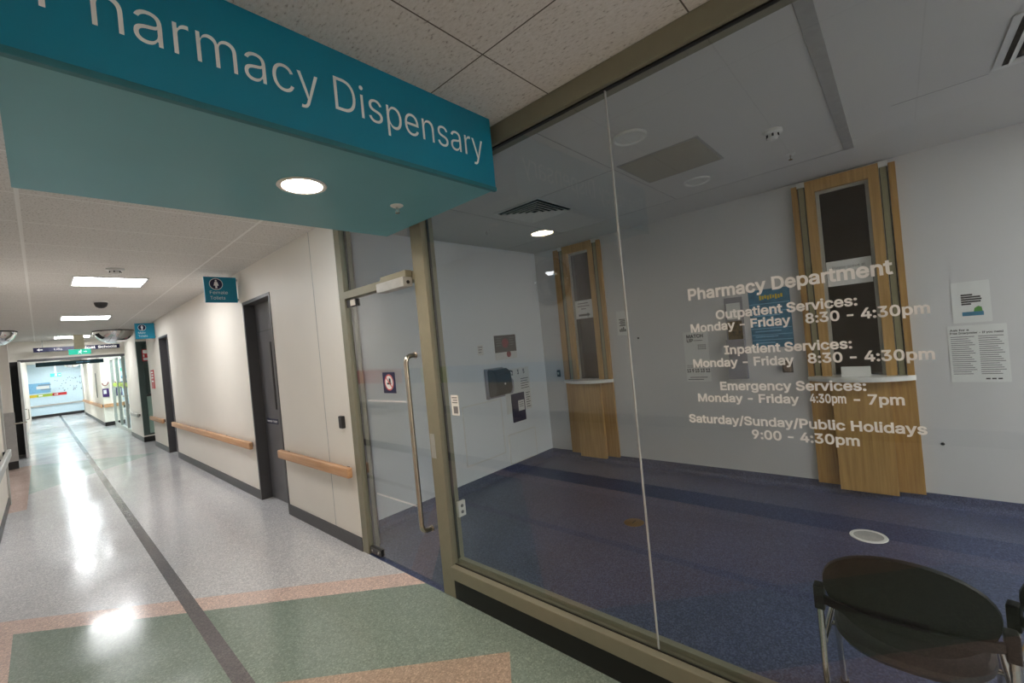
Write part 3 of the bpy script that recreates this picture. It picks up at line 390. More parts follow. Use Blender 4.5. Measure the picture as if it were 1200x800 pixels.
  'a': (389, '183,-31 205,-28 224,-21 241,-13 256,-4 269,7 279,18 287,30 286,28 253,28 253,-24 361,-24 361,252 359,281 353,308 344,331 331,351 316,368 299,381 281,390 263,398 244,403 227,406 210,408 194,408 171,407 149,404 126,398 104,390 83,379 63,364 45,346 30,325 7,276 113,245 125,271 130,278 135,284 141,290 149,295 159,300 169,304 181,306 196,307 209,306 220,304 229,300 236,296 241,291 245,285 249,278 251,268 252,256 252,256 251,254 252,255 253,256 249,254 242,252 231,250 215,249 197,246 175,244 157,241 138,238 120,234 101,229 83,222 66,214 49,203 35,190 23,173 13,154 8,132 6,108 9,80 16,54 27,31 43,12 62,-4 84,-17 108,-26 133,-31 160,-33 158,70 148,72 138,75 131,78 125,82 121,87 118,91 117,97 116,105 117,113 119,119 122,123 127,128 133,132 143,136 154,139 166,142 179,144 186,145 194,146 203,147 214,149 225,150 235,152 246,154 256,156 266,159 276,162 285,167 252,139 252,139 250,127 248,116 243,105 236,96 227,87 216,80 203,74 188,71 170,69 286,28 253,-6 252,256 251,255', '77,78,89 89,90,77 76,77,90 90,91,76 75,76,91 91,92,75 74,75,92 92,93,74 73,74,93 72,73,93 93,94,72 71,72,94 70,71,94 94,95,70 69,70,95 95,68,69 32,33,34 0,122,123 62,101,102 0,123,83 84,83,123 63,100,101 101,62,63 83,84,82 85,82,84 99,100,64 100,63,64 40,41,27 26,27,41 41,42,26 42,25,26 82,85,81 85,86,81 80,81,86 86,87,80 79,80,87 87,88,79 78,79,88 89,78,88 68,95,96 67,68,96 96,97,67 66,67,97 97,98,66 65,66,98 98,99,65 99,64,65 32,34,35 35,36,32 31,32,36 36,37,31 30,31,37 37,38,30 29,30,38 38,39,29 28,29,39 39,40,28 40,27,28 104,61,103 61,104,105 105,106,61 106,60,61 44,23,43 24,43,23 59,107,108 60,106,107 107,59,60 21,22,45 44,45,22 23,44,22 56,55,54 52,126,127 56,53,52 53,56,51 6,5,11 8,6,11 7,8,11 112,7,11 11,12,112 11,5,10 4,10,5 9,4,5 5,6,9 110,111,54 111,112,54 56,54,112 112,12,56 12,13,56 51,56,13 13,14,51 3,125,9 2,3,9 120,121,9 119,120,9 118,119,9 9,7,118 117,118,7 116,117,7 7,112,116 112,115,116 59,108,109 58,59,109 109,110,58 110,54,58 54,57,58 51,14,50 14,15,50 49,50,15 15,16,49 48,49,16 16,17,48 17,18,48 47,48,18 18,19,47 46,47,19 19,20,46 45,46,20 21,45,20 122,0,1 1,2,122 2,9,122 9,121,122 62,102,103 103,61,62 43,24,42 25,42,24 7,9,124 6,8,124 9,6,124 4,9,125 10,4,125 53,51,126 52,53,126 54,55,127 55,56,127 56,52,127 57,54,127 113,115,112 113,114,115'),
  'b': (424, '264,-29 297,-20 327,-4 353,17 374,44 392,74 404,109 412,147 414,189 412,230 404,268 392,303 374,333 352,360 326,381 296,396 264,405 229,408 204,407 181,402 161,394 144,384 130,373 119,361 111,350 104,341 105,343 138,343 138,533 29,533 29,-24 136,-24 136,35 105,35 104,37 111,27 120,16 131,4 145,-8 162,-18 182,-26 204,-31 230,-32 203,72 189,77 176,84 165,95 155,108 148,124 142,143 138,165 137,189 138,214 142,235 147,254 155,270 164,283 175,293 188,300 203,304 220,306 238,304 253,300 265,292 276,282 286,269 294,252 299,234 303,213 304,189 303,166 299,145 293,125 286,109 276,95 265,85 252,77 238,73 220,71 105,343 138,379 105,35 136,0', '29,30,25 35,33,30 34,30,33 29,25,26 26,24,29 24,23,29 31,37,36 37,32,36 31,36,30 35,30,36 36,32,35 33,35,81 30,34,50 50,51,30 25,30,51 51,52,25 23,24,27 27,22,23 29,23,22 40,43,39 59,19,20 38,39,32 39,43,32 43,44,32 44,45,32 45,46,32 46,47,32 34,32,47 47,48,34 48,49,34 50,34,49 25,52,53 53,54,25 54,55,25 27,25,55 55,56,27 56,57,27 57,58,27 58,59,27 59,20,27 20,21,27 27,21,80 60,17,18 78,41,42 42,77,78 17,60,61 77,42,0 76,77,0 61,62,16 17,61,16 6,7,71 70,71,7 7,8,70 69,70,8 68,69,8 8,9,68 67,68,9 9,10,67 76,0,1 75,76,1 1,2,75 2,3,75 74,75,3 3,4,74 73,74,4 4,5,73 72,73,5 5,6,72 6,71,72 67,10,66 10,11,66 65,66,11 11,12,65 64,65,12 12,13,64 63,64,13 13,14,63 14,15,63 62,63,15 16,62,15 43,40,41 41,78,43 60,18,59 19,59,18 25,27,79 24,26,79 27,24,79 22,27,80 29,22,80 28,29,80 37,31,82 32,34,81 35,32,81 32,37,82 38,32,82'),
  'c': (396, '228,-31 248,-28 268,-24 286,-17 304,-9 320,2 335,14 349,27 361,42 371,59 380,77 394,119 288,146 279,116 275,108 271,102 267,96 262,90 256,85 250,81 243,77 235,74 227,72 218,71 208,70 188,72 173,77 160,85 148,96 139,110 131,126 125,145 122,166 120,187 122,210 125,231 131,250 139,266 148,280 160,291 173,299 188,304 208,306 217,305 227,304 235,302 242,299 249,296 255,291 261,287 266,281 270,276 274,269 277,263 287,233 393,260 378,302 370,320 359,336 347,351 334,364 319,376 302,386 285,394 267,400 248,405 228,408 207,408 170,405 136,396 104,380 76,359 53,333 34,302 21,267 13,229 10,187 13,147 21,109 34,74 53,44 76,17 104,-4 136,-20 170,-29 207,-32', '78,79,30 30,31,78 77,78,31 31,32,77 76,77,32 32,33,76 33,34,76 75,76,34 34,35,75 74,75,35 35,36,74 73,74,36 85,24,25 44,66,43 24,85,23 67,41,42 42,43,67 43,66,67 85,25,84 69,40,41 68,69,41 41,67,68 84,25,83 25,26,83 82,83,26 26,27,82 81,82,27 27,28,81 80,81,28 28,29,80 79,80,29 30,79,29 73,36,37 72,73,37 37,38,72 71,72,38 38,39,71 70,71,39 39,40,70 40,69,70 21,1,2 20,21,2 45,46,64 65,45,64 9,10,13 12,13,10 10,11,12 55,56,54 53,54,56 56,57,53 20,2,3 19,20,3 3,4,19 18,19,4 4,5,18 17,18,5 5,6,17 16,17,6 6,7,16 15,16,7 7,8,15 14,15,8 8,9,14 9,13,14 53,57,52 57,58,52 51,52,58 58,59,51 50,51,59 59,60,50 49,50,60 60,61,49 48,49,61 61,62,48 47,48,62 62,63,47 46,47,63 64,46,63 23,85,0 22,23,0 0,1,22 1,21,22 45,65,44 66,44,65'),
  'd': (424, '220,-31 243,-26 263,-18 280,-8 294,3 305,15 314,27 321,37 320,35 289,35 289,-24 396,-24 396,533 287,533 287,343 320,343 321,341 314,350 305,361 294,373 280,384 264,394 244,402 221,407 195,408 161,405 128,396 99,381 72,360 51,333 33,303 20,268 13,230 10,189 13,147 20,109 33,74 50,44 72,17 98,-4 128,-20 160,-29 195,-32 187,73 172,77 160,85 148,95 139,109 131,125 125,145 122,166 120,189 122,213 125,234 131,252 139,269 148,282 159,292 172,300 187,304 205,306 222,304 237,300 249,293 260,283 270,270 277,254 283,235 286,214 288,189 286,165 283,143 277,124 269,108 260,94 249,84 236,77 222,72 205,71 320,35 289,0 319,343 287,379', '34,35,49 49,50,34 33,34,50 50,51,33 51,52,33 32,33,52 52,53,32 31,32,53 25,58,59 0,78,42 42,78,43 60,24,59 25,59,24 42,43,41 43,44,41 26,57,58 58,25,26 41,44,40 44,45,40 39,40,45 38,39,45 45,46,38 37,38,46 46,47,37 36,37,47 47,48,36 35,36,48 49,35,48 31,53,54 30,31,54 54,55,30 29,30,55 55,56,29 28,29,56 56,57,28 27,28,57 57,26,27 23,61,22 77,1,2 22,61,21 11,7,8 11,12,16 6,5,11 11,8,6 16,12,15 17,15,12 18,17,12 11,5,10 4,10,5 9,4,5 5,6,9 7,11,70 69,70,11 11,16,69 68,69,16 67,68,16 15,17,81 17,18,14 19,14,18 18,12,19 3,80,9 2,3,9 77,2,9 76,77,9 75,76,9 74,75,9 73,74,9 9,7,73 72,73,7 71,72,7 7,70,71 67,16,66 65,66,16 16,14,65 64,65,14 63,64,14 62,63,14 61,62,14 21,61,14 20,21,14 1,77,0 78,0,77 61,23,60 24,60,23 7,9,79 6,8,79 9,6,79 4,9,80 10,4,80 19,12,13 13,82,19 14,16,81 17,14,81 14,19,82 20,14,82'),
  'e': (404, '240,-31 267,-26 291,-18 314,-7 334,6 352,23 368,41 380,62 397,108 292,134 279,104 274,96 268,90 262,84 254,79 245,75 236,73 225,71 213,70 194,72 178,76 163,82 151,91 141,103 132,117 126,134 121,154 120,178 120,210 121,228 125,244 131,259 138,273 148,284 160,293 173,300 188,305 205,306 222,305 237,301 249,294 259,285 268,273 276,259 281,242 284,223 288,159 391,237 51,245 51,145 395,145 395,194 393,229 388,261 380,290 368,316 353,339 336,358 317,374 296,387 274,397 251,403 228,407 205,408 168,405 133,396 102,380 75,358 52,331 34,300 20,265 13,227 10,187 13,146 21,109 34,74 53,43 76,17 104,-4 137,-20 173,-29 212,-32 282,239 125,243 123,145', '75,49,74 73,74,49 72,73,49 49,48,72 71,72,48 70,71,48 48,69,70 26,27,49 27,28,49 48,49,28 28,29,48 83,30,48 81,18,19 63,36,37 81,19,80 20,80,19 64,35,36 36,63,64 80,20,79 20,21,79 65,34,35 35,64,65 79,21,78 21,22,78 77,78,22 22,23,77 76,77,23 23,24,76 75,76,24 49,75,24 24,25,49 49,25,84 48,30,31 69,48,31 68,69,31 31,32,68 67,68,32 32,33,67 66,67,33 33,34,66 34,65,66 16,17,0 38,39,61 62,38,61 16,0,1 15,16,1 61,39,60 53,47,52 7,8,9 50,51,46 51,52,46 15,1,2 14,15,2 2,3,14 13,14,3 3,4,13 12,13,4 4,5,12 11,12,5 5,6,11 10,11,6 6,7,10 7,9,10 44,82,47 47,53,44 53,54,44 43,44,54 54,55,43 42,43,55 55,56,42 41,42,56 56,57,41 57,58,41 40,41,58 58,59,40 39,40,59 60,39,59 0,17,81 18,81,17 27,26,46 46,45,27 28,27,45 29,28,45 38,62,37 63,37,62 45,46,47 52,47,46 45,47,82 29,45,82 83,29,82 48,29,83 26,49,84 46,26,84 50,46,84'),
  'f': (254, '-18,403 -18,303 252,303 252,403 166,-24 166,418 167,431 169,439 172,443 176,446 183,449 195,450 201,450 206,449 210,449 214,448 217,447 243,438 272,536 245,546 237,548 227,550 215,552 202,554 187,554 166,552 145,548 125,541 106,530 90,516 76,499 65,479 59,456 57,433 57,-24 166,303 166,403 57,403 57,303', '5,6,33 32,33,6 6,7,32 31,32,7 30,31,7 7,8,30 29,30,8 8,28,29 11,24,10 12,23,11 24,11,23 17,18,16 18,19,16 16,19,15 19,20,15 14,15,20 20,21,14 13,14,21 21,22,13 12,13,22 23,12,22 28,8,9 27,28,9 26,27,9 9,10,26 25,26,10 10,24,25 2,3,35 0,1,37 3,36,35 36,5,37 5,33,37 35,36,38 36,37,38 1,38,37 4,35,38 34,4,38'),
  'g': (425, '239,-173 270,-167 300,-158 327,-145 350,-126 370,-103 385,-76 394,-44 396,-10 396,403 289,403 289,343 321,343 322,341 315,351 306,362 295,374 281,385 264,394 244,402 221,407 196,408 161,405 129,396 99,381 73,360 51,334 33,304 20,269 13,232 10,191 13,150 20,113 34,79 52,50 74,26 100,6 130,-8 161,-17 195,-19 220,-18 243,-14 263,-6 279,3 293,14 305,25 313,36 321,46 319,44 287,44 287,-4 285,-28 278,-44 267,-56 251,-65 231,-71 206,-73 189,-72 175,-70 164,-66 154,-61 146,-55 139,-49 132,-42 126,-34 109,-9 17,-60 39,-97 52,-113 66,-128 84,-142 104,-153 126,-162 151,-169 178,-173 207,-175 187,85 172,89 159,96 148,105 139,117 131,132 125,150 122,170 120,193 122,215 125,235 131,253 139,269 148,282 159,292 172,300 187,304 205,306 223,304 237,300 250,293 261,283 270,270 278,255 284,237 287,216 288,193 287,169 284,148 278,130 270,116 261,104 250,95 238,89 223,85 205,83 321,343 289,378 319,44 287,10', '64,65,67 66,67,65 31,32,82 82,83,31 30,31,83 83,84,30 84,85,30 29,30,85 85,86,29 28,29,86 39,111,76 93,21,92 58,74,57 39,76,38 77,38,76 22,91,92 92,21,22 74,58,73 58,59,73 38,77,37 78,37,77 73,59,72 59,60,72 71,72,60 60,61,71 70,71,61 69,70,61 61,62,69 68,69,62 62,63,68 67,68,63 64,67,63 37,78,36 35,36,78 78,79,35 34,35,79 79,80,34 33,34,80 80,81,33 32,33,81 82,32,81 28,86,87 27,28,87 87,88,27 26,27,88 88,89,26 25,26,89 89,90,25 24,25,90 23,24,90 90,91,23 91,22,23 56,75,0 55,56,0 110,40,41 20,94,19 55,0,1 1,54,55 110,41,42 19,94,18 45,44,50 44,45,49 48,46,8 47,48,8 12,13,9 14,12,9 15,14,9 6,7,51 7,8,51 50,51,8 45,50,8 8,46,45 49,45,46 103,104,47 47,8,103 102,103,8 8,9,102 101,102,9 9,13,101 100,101,13 12,14,112 14,15,11 16,11,15 10,16,15 15,9,10 54,1,2 53,54,2 2,3,53 3,4,53 52,53,4 4,5,52 5,6,52 6,51,52 43,115,49 42,43,49 110,42,49 109,110,49 108,109,49 107,108,49 106,107,49 49,47,106 105,106,47 47,104,105 100,13,99 98,99,13 13,11,98 97,98,11 96,97,11 95,96,11 94,95,11 18,94,11 17,18,11 57,74,75 75,56,57 111,39,40 40,110,111 94,20,93 21,93,20 16,10,113 11,13,112 14,11,112 11,16,113 17,11,113 47,49,114 46,48,114 49,46,114 44,49,115 50,44,115'),
  'h': (410, '139,244 142,259 147,271 154,281 163,290 172,296 184,301 196,304 210,305 229,303 244,297 255,288 264,275 270,258 272,234 272,-24 381,-24 381,241 379,274 373,304 362,332 347,355 329,375 307,390 282,400 256,406 227,409 195,406 166,397 138,382 114,360 94,330 66,263 138,263 138,533 29,533 29,-24 138,-24 138,226 138,381', '35,36,32 32,31,35 37,38,36 32,36,38 31,32,33 35,31,30 5,6,29 6,28,29 32,38,0 33,32,0 0,1,33 1,2,33 2,3,33 5,29,39 9,26,8 9,10,25 26,9,25 16,17,14 16,14,15 14,17,13 17,18,13 18,19,13 12,13,19 19,20,12 20,21,12 11,12,21 21,22,11 22,23,11 10,11,23 23,24,10 25,10,24 28,6,7 27,28,7 7,8,27 8,26,27 31,33,30 39,30,33 33,3,39 3,4,39 4,5,39 35,30,39 34,35,39'),
  'i': (167, '138,-24 138,403 29,403 29,-24 101,421 117,427 130,437 141,450 148,466 151,483 148,500 141,516 131,529 117,540 101,546 84,548 67,546 51,540 37,529 26,516 19,500 17,483 19,466 26,450 37,437 51,427 67,421 84,419', '21,22,23 20,21,19 27,16,26 26,16,25 16,17,25 24,25,17 18,24,17 21,23,24 24,18,21 19,21,18 13,5,6 6,12,13 14,4,5 5,13,14 9,10,11 8,9,7 7,9,6 12,6,9 9,11,12 2,3,0 0,1,2 4,14,27 14,15,27 16,27,15'),
  'k': (381, '187,175 194,175 417,403 274,403 110,236 86,236 86,81 138,-24 138,533 29,533 29,-24 422,-24 193,265 116,188 282,-24 138,130 138,264 233,215 138,209 138,160 151,142', '4,5,13 6,10,7 13,5,6 10,6,5 9,10,5 1,12,0 14,11,1 17,2,12 2,3,12 12,3,16 5,4,8 9,5,8 6,7,15 4,13,16 13,6,15 18,16,13 16,18,12 8,4,16 1,11,17 12,1,17 15,20,19 0,12,18 13,15,19 18,13,19 0,18,19 20,0,19 1,0,20 14,1,20'),
  'l': (189, '148,-26 156,-26 165,-25 173,-23 180,-22 209,-15 188,83 162,77 160,77 157,76 155,76 151,76 147,76 140,77 139,77 141,76 140,78 138,86 138,99 138,533 29,533 29,83 31,54 40,26 56,3 79,-14 107,-24 138,-26 140,77', '14,16,17 24,25,14 23,24,14 22,23,14 21,22,14 14,17,21 17,18,21 20,21,18 18,19,20 12,15,0 12,0,1 1,11,12 3,4,8 7,8,4 4,5,7 5,6,7 11,1,2 10,11,2 9,10,2 2,3,9 3,8,9 0,15,27 26,27,15 25,26,15 14,25,15 13,28,15 15,12,13 14,15,28 16,14,28'),
  'm': (610, '138,-24 138,237 139,254 142,267 147,277 153,286 160,293 169,299 179,303 189,306 199,306 214,305 226,300 237,293 244,284 248,274 250,258 250,-24 359,-24 359,246 360,259 363,270 367,279 372,287 378,293 386,299 395,303 406,306 418,306 433,305 446,301 457,294 465,286 470,273 472,252 472,-24 581,-24 581,256 579,286 573,315 562,340 547,362 529,379 508,393 486,403 462,408 437,410 414,409 392,404 371,397 352,387 334,374 319,359 306,341 296,322 279,271 353,271 336,329 323,355 304,378 280,396 251,407 220,410 200,409 181,405 162,398 145,388 128,376 114,361 101,344 92,324 74,271 136,271 136,403 29,403 29,-24 319,359 136,382', '74,75,71 71,70,74 67,73,68 70,71,72 74,70,69 69,68,74 68,73,74 0,1,75 71,75,1 1,2,71 72,71,2 2,3,72 3,4,72 4,5,72 66,77,8 9,10,64 63,11,62 11,63,10 64,10,63 54,53,60 53,59,60 15,16,55 14,15,55 55,54,14 14,54,13 12,13,54 54,60,12 60,61,12 11,12,61 62,11,61 8,9,66 65,66,9 9,64,65 57,51,58 58,51,76 19,20,56 51,57,50 26,27,49 27,48,49 56,20,21 21,22,56 22,23,56 57,56,23 23,24,57 24,25,57 25,26,57 50,57,26 26,49,50 28,29,46 29,30,45 46,29,45 36,37,34 37,38,34 36,34,35 34,38,33 38,39,33 32,33,39 39,40,32 40,41,32 31,32,41 41,42,31 42,43,31 30,31,43 43,44,30 45,30,44 48,27,28 47,48,28 28,46,47 18,19,17 16,17,19 55,16,19 19,56,55 54,55,56 56,57,54 53,54,57 57,58,53 58,52,53 59,53,52 52,58,76 59,52,76 70,72,69 77,67,72 67,68,72 68,69,72 72,5,77 5,6,77 6,7,77 7,8,77 73,67,77'),
  'n': (410, '139,244 142,259 147,271 154,281 163,290 172,296 184,301 196,304 210,305 229,303 244,297 255,288 264,275 270,258 272,234 272,-24 381,-24 381,241 379,274 373,305 362,332 347,355 329,375 307,390 282,400 256,406 227,409 195,406 166,397 138,382 114,360 94,330 66,263 136,263 136,403 29,403 29,-24 138,-24 138,226 136,380', '35,36,32 32,31,35 37,38,36 32,36,38 31,32,33 35,31,30 30,34,35 5,6,29 6,28,29 32,38,0 33,32,0 0,1,33 1,2,33 2,3,33 5,29,39 9,26,8 9,10,25 26,9,25 16,17,14 16,14,15 14,17,13 17,18,13 18,19,13 12,13,19 19,20,12 20,21,12 11,12,21 21,22,11 22,23,11 10,11,23 23,24,10 25,10,24 28,6,7 27,28,7 7,8,27 8,26,27 31,33,30 39,30,33 33,3,39 3,4,39 4,5,39 34,30,39'),
  'o': (415, '245,-29 280,-20 311,-4 339,17 362,44 381,74 394,109 402,147 405,187 402,229 394,267 381,302 362,333 339,359 311,380 280,396 245,405 207,409 170,405 136,396 104,380 76,359 53,333 34,302 21,267 13,229 10,187 13,147 21,109 34,74 53,44 76,17 104,-4 136,-20 170,-29 207,-32 188,72 173,77 160,85 148,96 139,110 131,126 125,145 122,166 120,187 122,210 125,231 131,250 139,266 148,280 160,291 173,299 188,304 207,306 227,304 242,299 256,291 267,280 277,266 285,249 290,230 294,210 295,187 294,166 290,145 285,126 277,110 267,96 256,85 242,77 227,72 207,71', '27,28,42 42,43,27 26,27,43 43,44,26 44,45,26 25,26,45 45,46,25 24,25,46 35,36,34 52,17,18 34,36,33 36,37,33 51,52,19 52,18,19 33,37,32 37,38,32 31,32,38 38,39,31 30,31,39 39,40,30 29,30,40 40,41,29 28,29,41 42,28,41 24,46,47 23,24,47 47,48,23 22,23,48 48,49,22 21,22,49 49,50,21 20,21,50 50,51,20 51,19,20 70,0,1 69,70,1 54,55,15 16,54,15 6,7,64 63,64,7 7,8,63 62,63,8 61,62,8 8,9,61 60,61,9 9,10,60 69,1,2 68,69,2 2,3,68 67,68,3 3,4,67 66,67,4 4,5,66 65,66,5 5,6,65 6,64,65 60,10,59 10,11,59 58,59,11 11,12,58 57,58,12 12,13,57 56,57,13 13,14,56 55,56,14 15,55,14 0,70,35 70,71,35 36,35,71 17,52,53 53,54,17 54,16,17'),
  'p': (424, '138,-167 138,35 105,35 104,37 111,27 120,16 131,4 145,-8 162,-18 182,-26 204,-31 230,-32 264,-29 297,-20 327,-4 353,17 374,44 392,74 404,109 412,147 414,189 412,230 404,268 392,303 374,333 352,360 326,381 296,396 264,405 229,408 204,407 181,402 161,394 144,384 130,373 119,361 110,350 103,341 105,343 136,343 136,403 29,403 29,-167 203,72 189,77 176,84 165,95 155,108 148,124 142,143 138,165 137,189 138,214 142,235 147,254 155,270 164,283 175,293 188,300 203,304 220,306 238,304 253,300 265,292 276,282 286,269 294,252 299,234 303,213 304,189 303,166 299,145 293,125 286,109 276,95 265,85 252,77 238,73 220,71 105,35 138,-2 105,343 136,378', '41,42,3 4,2,42 3,42,2 41,37,38 38,36,41 36,35,41 5,6,1 6,5,42 4,42,5 5,1,4 2,4,79 50,51,3 41,3,51 51,52,41 37,41,52 35,36,39 39,34,35 34,40,35 41,35,40 9,43,8 59,31,32 7,8,1 8,43,1 43,44,1 44,45,1 45,46,1 46,47,1 3,1,47 47,48,3 48,49,3 50,3,49 37,52,53 53,54,37 54,55,37 39,37,55 55,56,39 56,57,39 57,58,39 58,59,39 59,32,39 32,33,39 39,33,82 60,29,30 78,10,11 11,77,78 29,60,61 77,11,12 76,77,12 61,62,28 29,61,28 18,19,71 70,71,19 19,20,70 69,70,20 68,69,20 20,21,68 67,68,21 21,22,67 76,12,13 75,76,13 13,14,75 14,15,75 74,75,15 15,16,74 73,74,16 16,17,73 72,73,17 17,18,72 18,71,72 67,22,66 22,23,66 65,66,23 23,24,65 64,65,24 24,25,64 63,64,25 25,26,63 26,27,63 62,63,27 28,62,27 43,9,10 10,78,43 60,30,59 31,59,30 42,0,6 0,80,6 1,3,79 4,1,79 1,6,80 7,1,80 37,39,81 36,38,81 39,36,81 34,39,82 40,34,82'),
  'q': (424, '396,403 289,403 289,343 320,343 321,341 314,351 305,361 294,373 280,384 264,394 244,402 221,407 195,408 161,405 128,396 99,381 72,360 51,333 33,303 20,268 13,230 10,189 13,147 20,109 33,74 50,44 72,17 98,-4 128,-20 160,-29 195,-32 220,-31 243,-26 263,-18 280,-8 294,4 305,16 314,27 321,37 320,35 287,35 287,-167 396,-167 187,73 172,77 160,85 148,95 139,109 131,125 125,145 122,166 120,189 122,213 125,234 131,252 139,269 148,282 159,292 172,300 187,304 205,306 222,304 237,300 249,293 260,283 270,270 277,254 283,235 286,214 288,189 286,165 283,143 277,124 269,108 260,94 249,84 236,77 222,72 205,71 319,343 289,377 319,35 287,-2', '22,23,49 49,50,22 21,22,50 50,51,21 51,52,21 20,21,52 52,53,20 19,20,53 13,58,59 31,78,30 30,78,43 60,12,59 13,59,12 30,43,29 43,44,29 14,57,58 58,13,14 29,44,28 44,45,28 27,28,45 26,27,45 45,46,26 25,26,46 46,47,25 24,25,47 47,48,24 23,24,48 49,23,48 19,53,54 18,19,54 54,55,18 17,18,55 55,56,17 16,17,56 56,57,16 15,16,57 57,14,15 11,61,10 77,32,33 10,61,9 42,0,38 4,0,3 37,36,42 39,37,42 42,38,39 3,0,5 6,5,0 42,36,35 40,35,36 36,37,40 69,70,38 38,0,69 68,69,0 0,4,68 67,68,4 3,5,79 5,6,2 7,2,6 1,7,6 6,0,1 34,82,40 33,34,40 77,33,40 76,77,40 75,76,40 74,75,40 73,74,40 40,38,73 72,73,38 71,72,38 38,70,71 67,4,66 65,66,4 4,2,65 64,65,2 63,64,2 62,63,2 61,62,2 9,61,2 8,9,2 32,77,31 78,31,77 61,11,60 12,60,11 7,1,80 2,4,79 5,2,79 2,7,80 8,2,80 38,40,81 37,39,81 40,37,81 35,40,82 42,35,82 41,42,82'),
  'r': (259, '138,-24 138,236 139,250 142,261 146,271 153,280 161,287 170,293 181,298 193,301 208,302 214,302 221,301 227,301 233,300 237,299 267,293 267,407 230,408 224,409 218,409 212,409 187,407 162,399 139,387 119,371 104,352 100,345 136,345 136,403 29,403 29,-24 136,384', '27,26,30 26,27,28 28,25,26 30,26,25 25,29,30 31,0,1 30,31,1 27,30,1 1,2,27 2,3,27 3,4,27 4,5,27 28,27,5 5,6,28 23,24,28 28,24,32 21,10,11 11,20,21 22,9,10 10,21,22 13,18,12 19,12,18 16,17,15 18,13,14 14,15,18 15,17,18 12,19,11 20,11,19 28,6,7 7,8,28 8,9,28 23,28,9 9,22,23 25,28,32 29,25,32'),
  's': (365, '213,-30 242,-25 269,-16 294,-3 315,13 332,33 345,56 353,80 355,107 352,137 341,164 324,188 300,207 270,222 236,232 178,246 160,251 147,257 140,262 136,266 134,271 133,277 134,284 138,290 145,297 156,303 170,307 187,308 205,307 218,303 227,297 235,289 241,280 254,249 356,272 340,317 330,337 318,354 302,370 284,384 263,395 240,402 215,407 187,408 158,407 131,401 105,392 82,380 62,364 45,346 33,324 25,300 23,274 26,243 37,215 55,191 79,172 109,157 143,147 206,132 221,128 231,123 237,118 241,114 243,109 244,103 242,96 239,90 230,82 218,75 202,71 181,69 164,71 149,75 138,80 129,88 122,98 110,134 6,112 19,65 29,42 44,22 61,5 81,-8 104,-19 128,-26 154,-31 182,-32', '80,81,76 79,80,76 76,77,79 78,79,77 87,71,86 71,72,86 15,16,58 25,26,45 26,44,45 86,72,85 72,73,85 84,85,73 73,74,84 83,84,74 82,83,74 74,75,82 81,82,75 76,81,75 58,16,57 16,17,57 56,57,17 17,18,56 55,56,18 18,19,55 54,55,19 19,20,54 53,54,20 52,53,20 20,21,52 51,52,21 21,22,51 50,51,22 49,50,22 22,23,49 48,49,23 47,48,23 23,24,47 46,47,24 24,25,46 25,45,46 27,28,42 43,27,42 70,0,1 69,70,1 59,60,14 28,29,41 42,28,41 7,8,65 64,65,8 8,9,64 9,10,64 34,35,33 69,1,2 68,69,2 2,3,68 67,68,3 3,4,67 4,5,67 66,67,5 5,6,66 6,7,66 7,65,66 64,10,63 10,11,63 62,63,11 11,12,62 61,62,12 12,13,61 60,61,13 14,60,13 33,35,32 35,36,32 31,32,36 36,37,31 37,38,31 30,31,38 38,39,30 29,30,39 39,40,29 41,29,40 71,87,0 0,70,71 15,58,59 59,14,15 44,26,27 27,43,44'),
  't': (227, '-18,403 -18,303 228,303 228,403 41,92 44,59 56,29 75,4 102,-14 133,-25 167,-28 177,-28 186,-27 195,-27 204,-25 212,-23 241,-15 220,81 193,76 188,76 182,75 177,74 173,74 171,74 161,75 156,76 154,78 153,80 151,87 150,99 150,495 41,495 150,303 150,403 41,403 41,303', '24,25,9 9,25,8 25,26,8 7,8,26 6,7,26 26,27,6 5,6,27 27,28,5 4,5,28 28,29,4 23,10,11 11,22,23 22,11,12 12,21,22 18,15,16 16,17,18 21,12,13 20,21,13 19,20,13 13,14,19 14,15,19 15,18,19 24,9,10 10,23,24 2,3,33 0,1,35 32,2,33 30,31,33 34,33,31 32,33,34 35,32,34 34,0,35 29,32,35 4,29,35'),
  'u': (410, '214,-26 244,-18 271,-3 295,19 315,49 343,116 274,116 274,-24 381,-24 381,403 272,403 272,153 271,135 267,121 262,108 255,98 247,90 237,83 226,78 214,75 201,74 181,76 166,82 155,92 146,104 140,122 138,145 138,403 29,403 29,138 31,105 37,75 48,48 63,24 81,5 103,-10 128,-21 154,-27 183,-29 274,0', '21,38,20 38,21,37 21,22,37 37,22,36 35,36,22 22,23,35 34,35,23 33,34,23 23,24,33 32,33,24 31,32,24 24,25,31 30,31,25 29,30,25 25,26,29 28,29,26 26,27,28 19,0,1 1,18,19 5,8,9 4,3,8 8,5,4 8,3,7 4,5,6 5,9,11 10,11,9 18,1,2 17,18,2 2,39,17 14,15,6 13,14,6 12,13,6 6,5,12 5,11,12 20,38,0 0,19,20 3,4,6 39,3,6 6,15,39 15,16,39 16,17,39 7,3,39'),
  'v': (389, '243,-24 406,403 288,403 201,163 193,140 186,116 180,93 174,71 167,49 152,-3 238,-3 222,49 216,71 210,93 203,116 196,140 188,163 101,403 -17,403 146,-24 195,144', '19,9,18 9,8,18 16,5,4 5,16,6 18,8,7 7,6,18 6,16,18 17,18,16 3,15,14 14,13,3 0,1,10 11,10,1 11,1,12 13,12,1 3,13,1 1,2,3 9,19,0 0,10,9 8,9,10 10,11,8 7,8,11 11,12,7 6,7,12 12,13,6 5,6,13 13,14,5 4,5,14 14,15,4 15,3,20 4,15,20 16,4,20'),
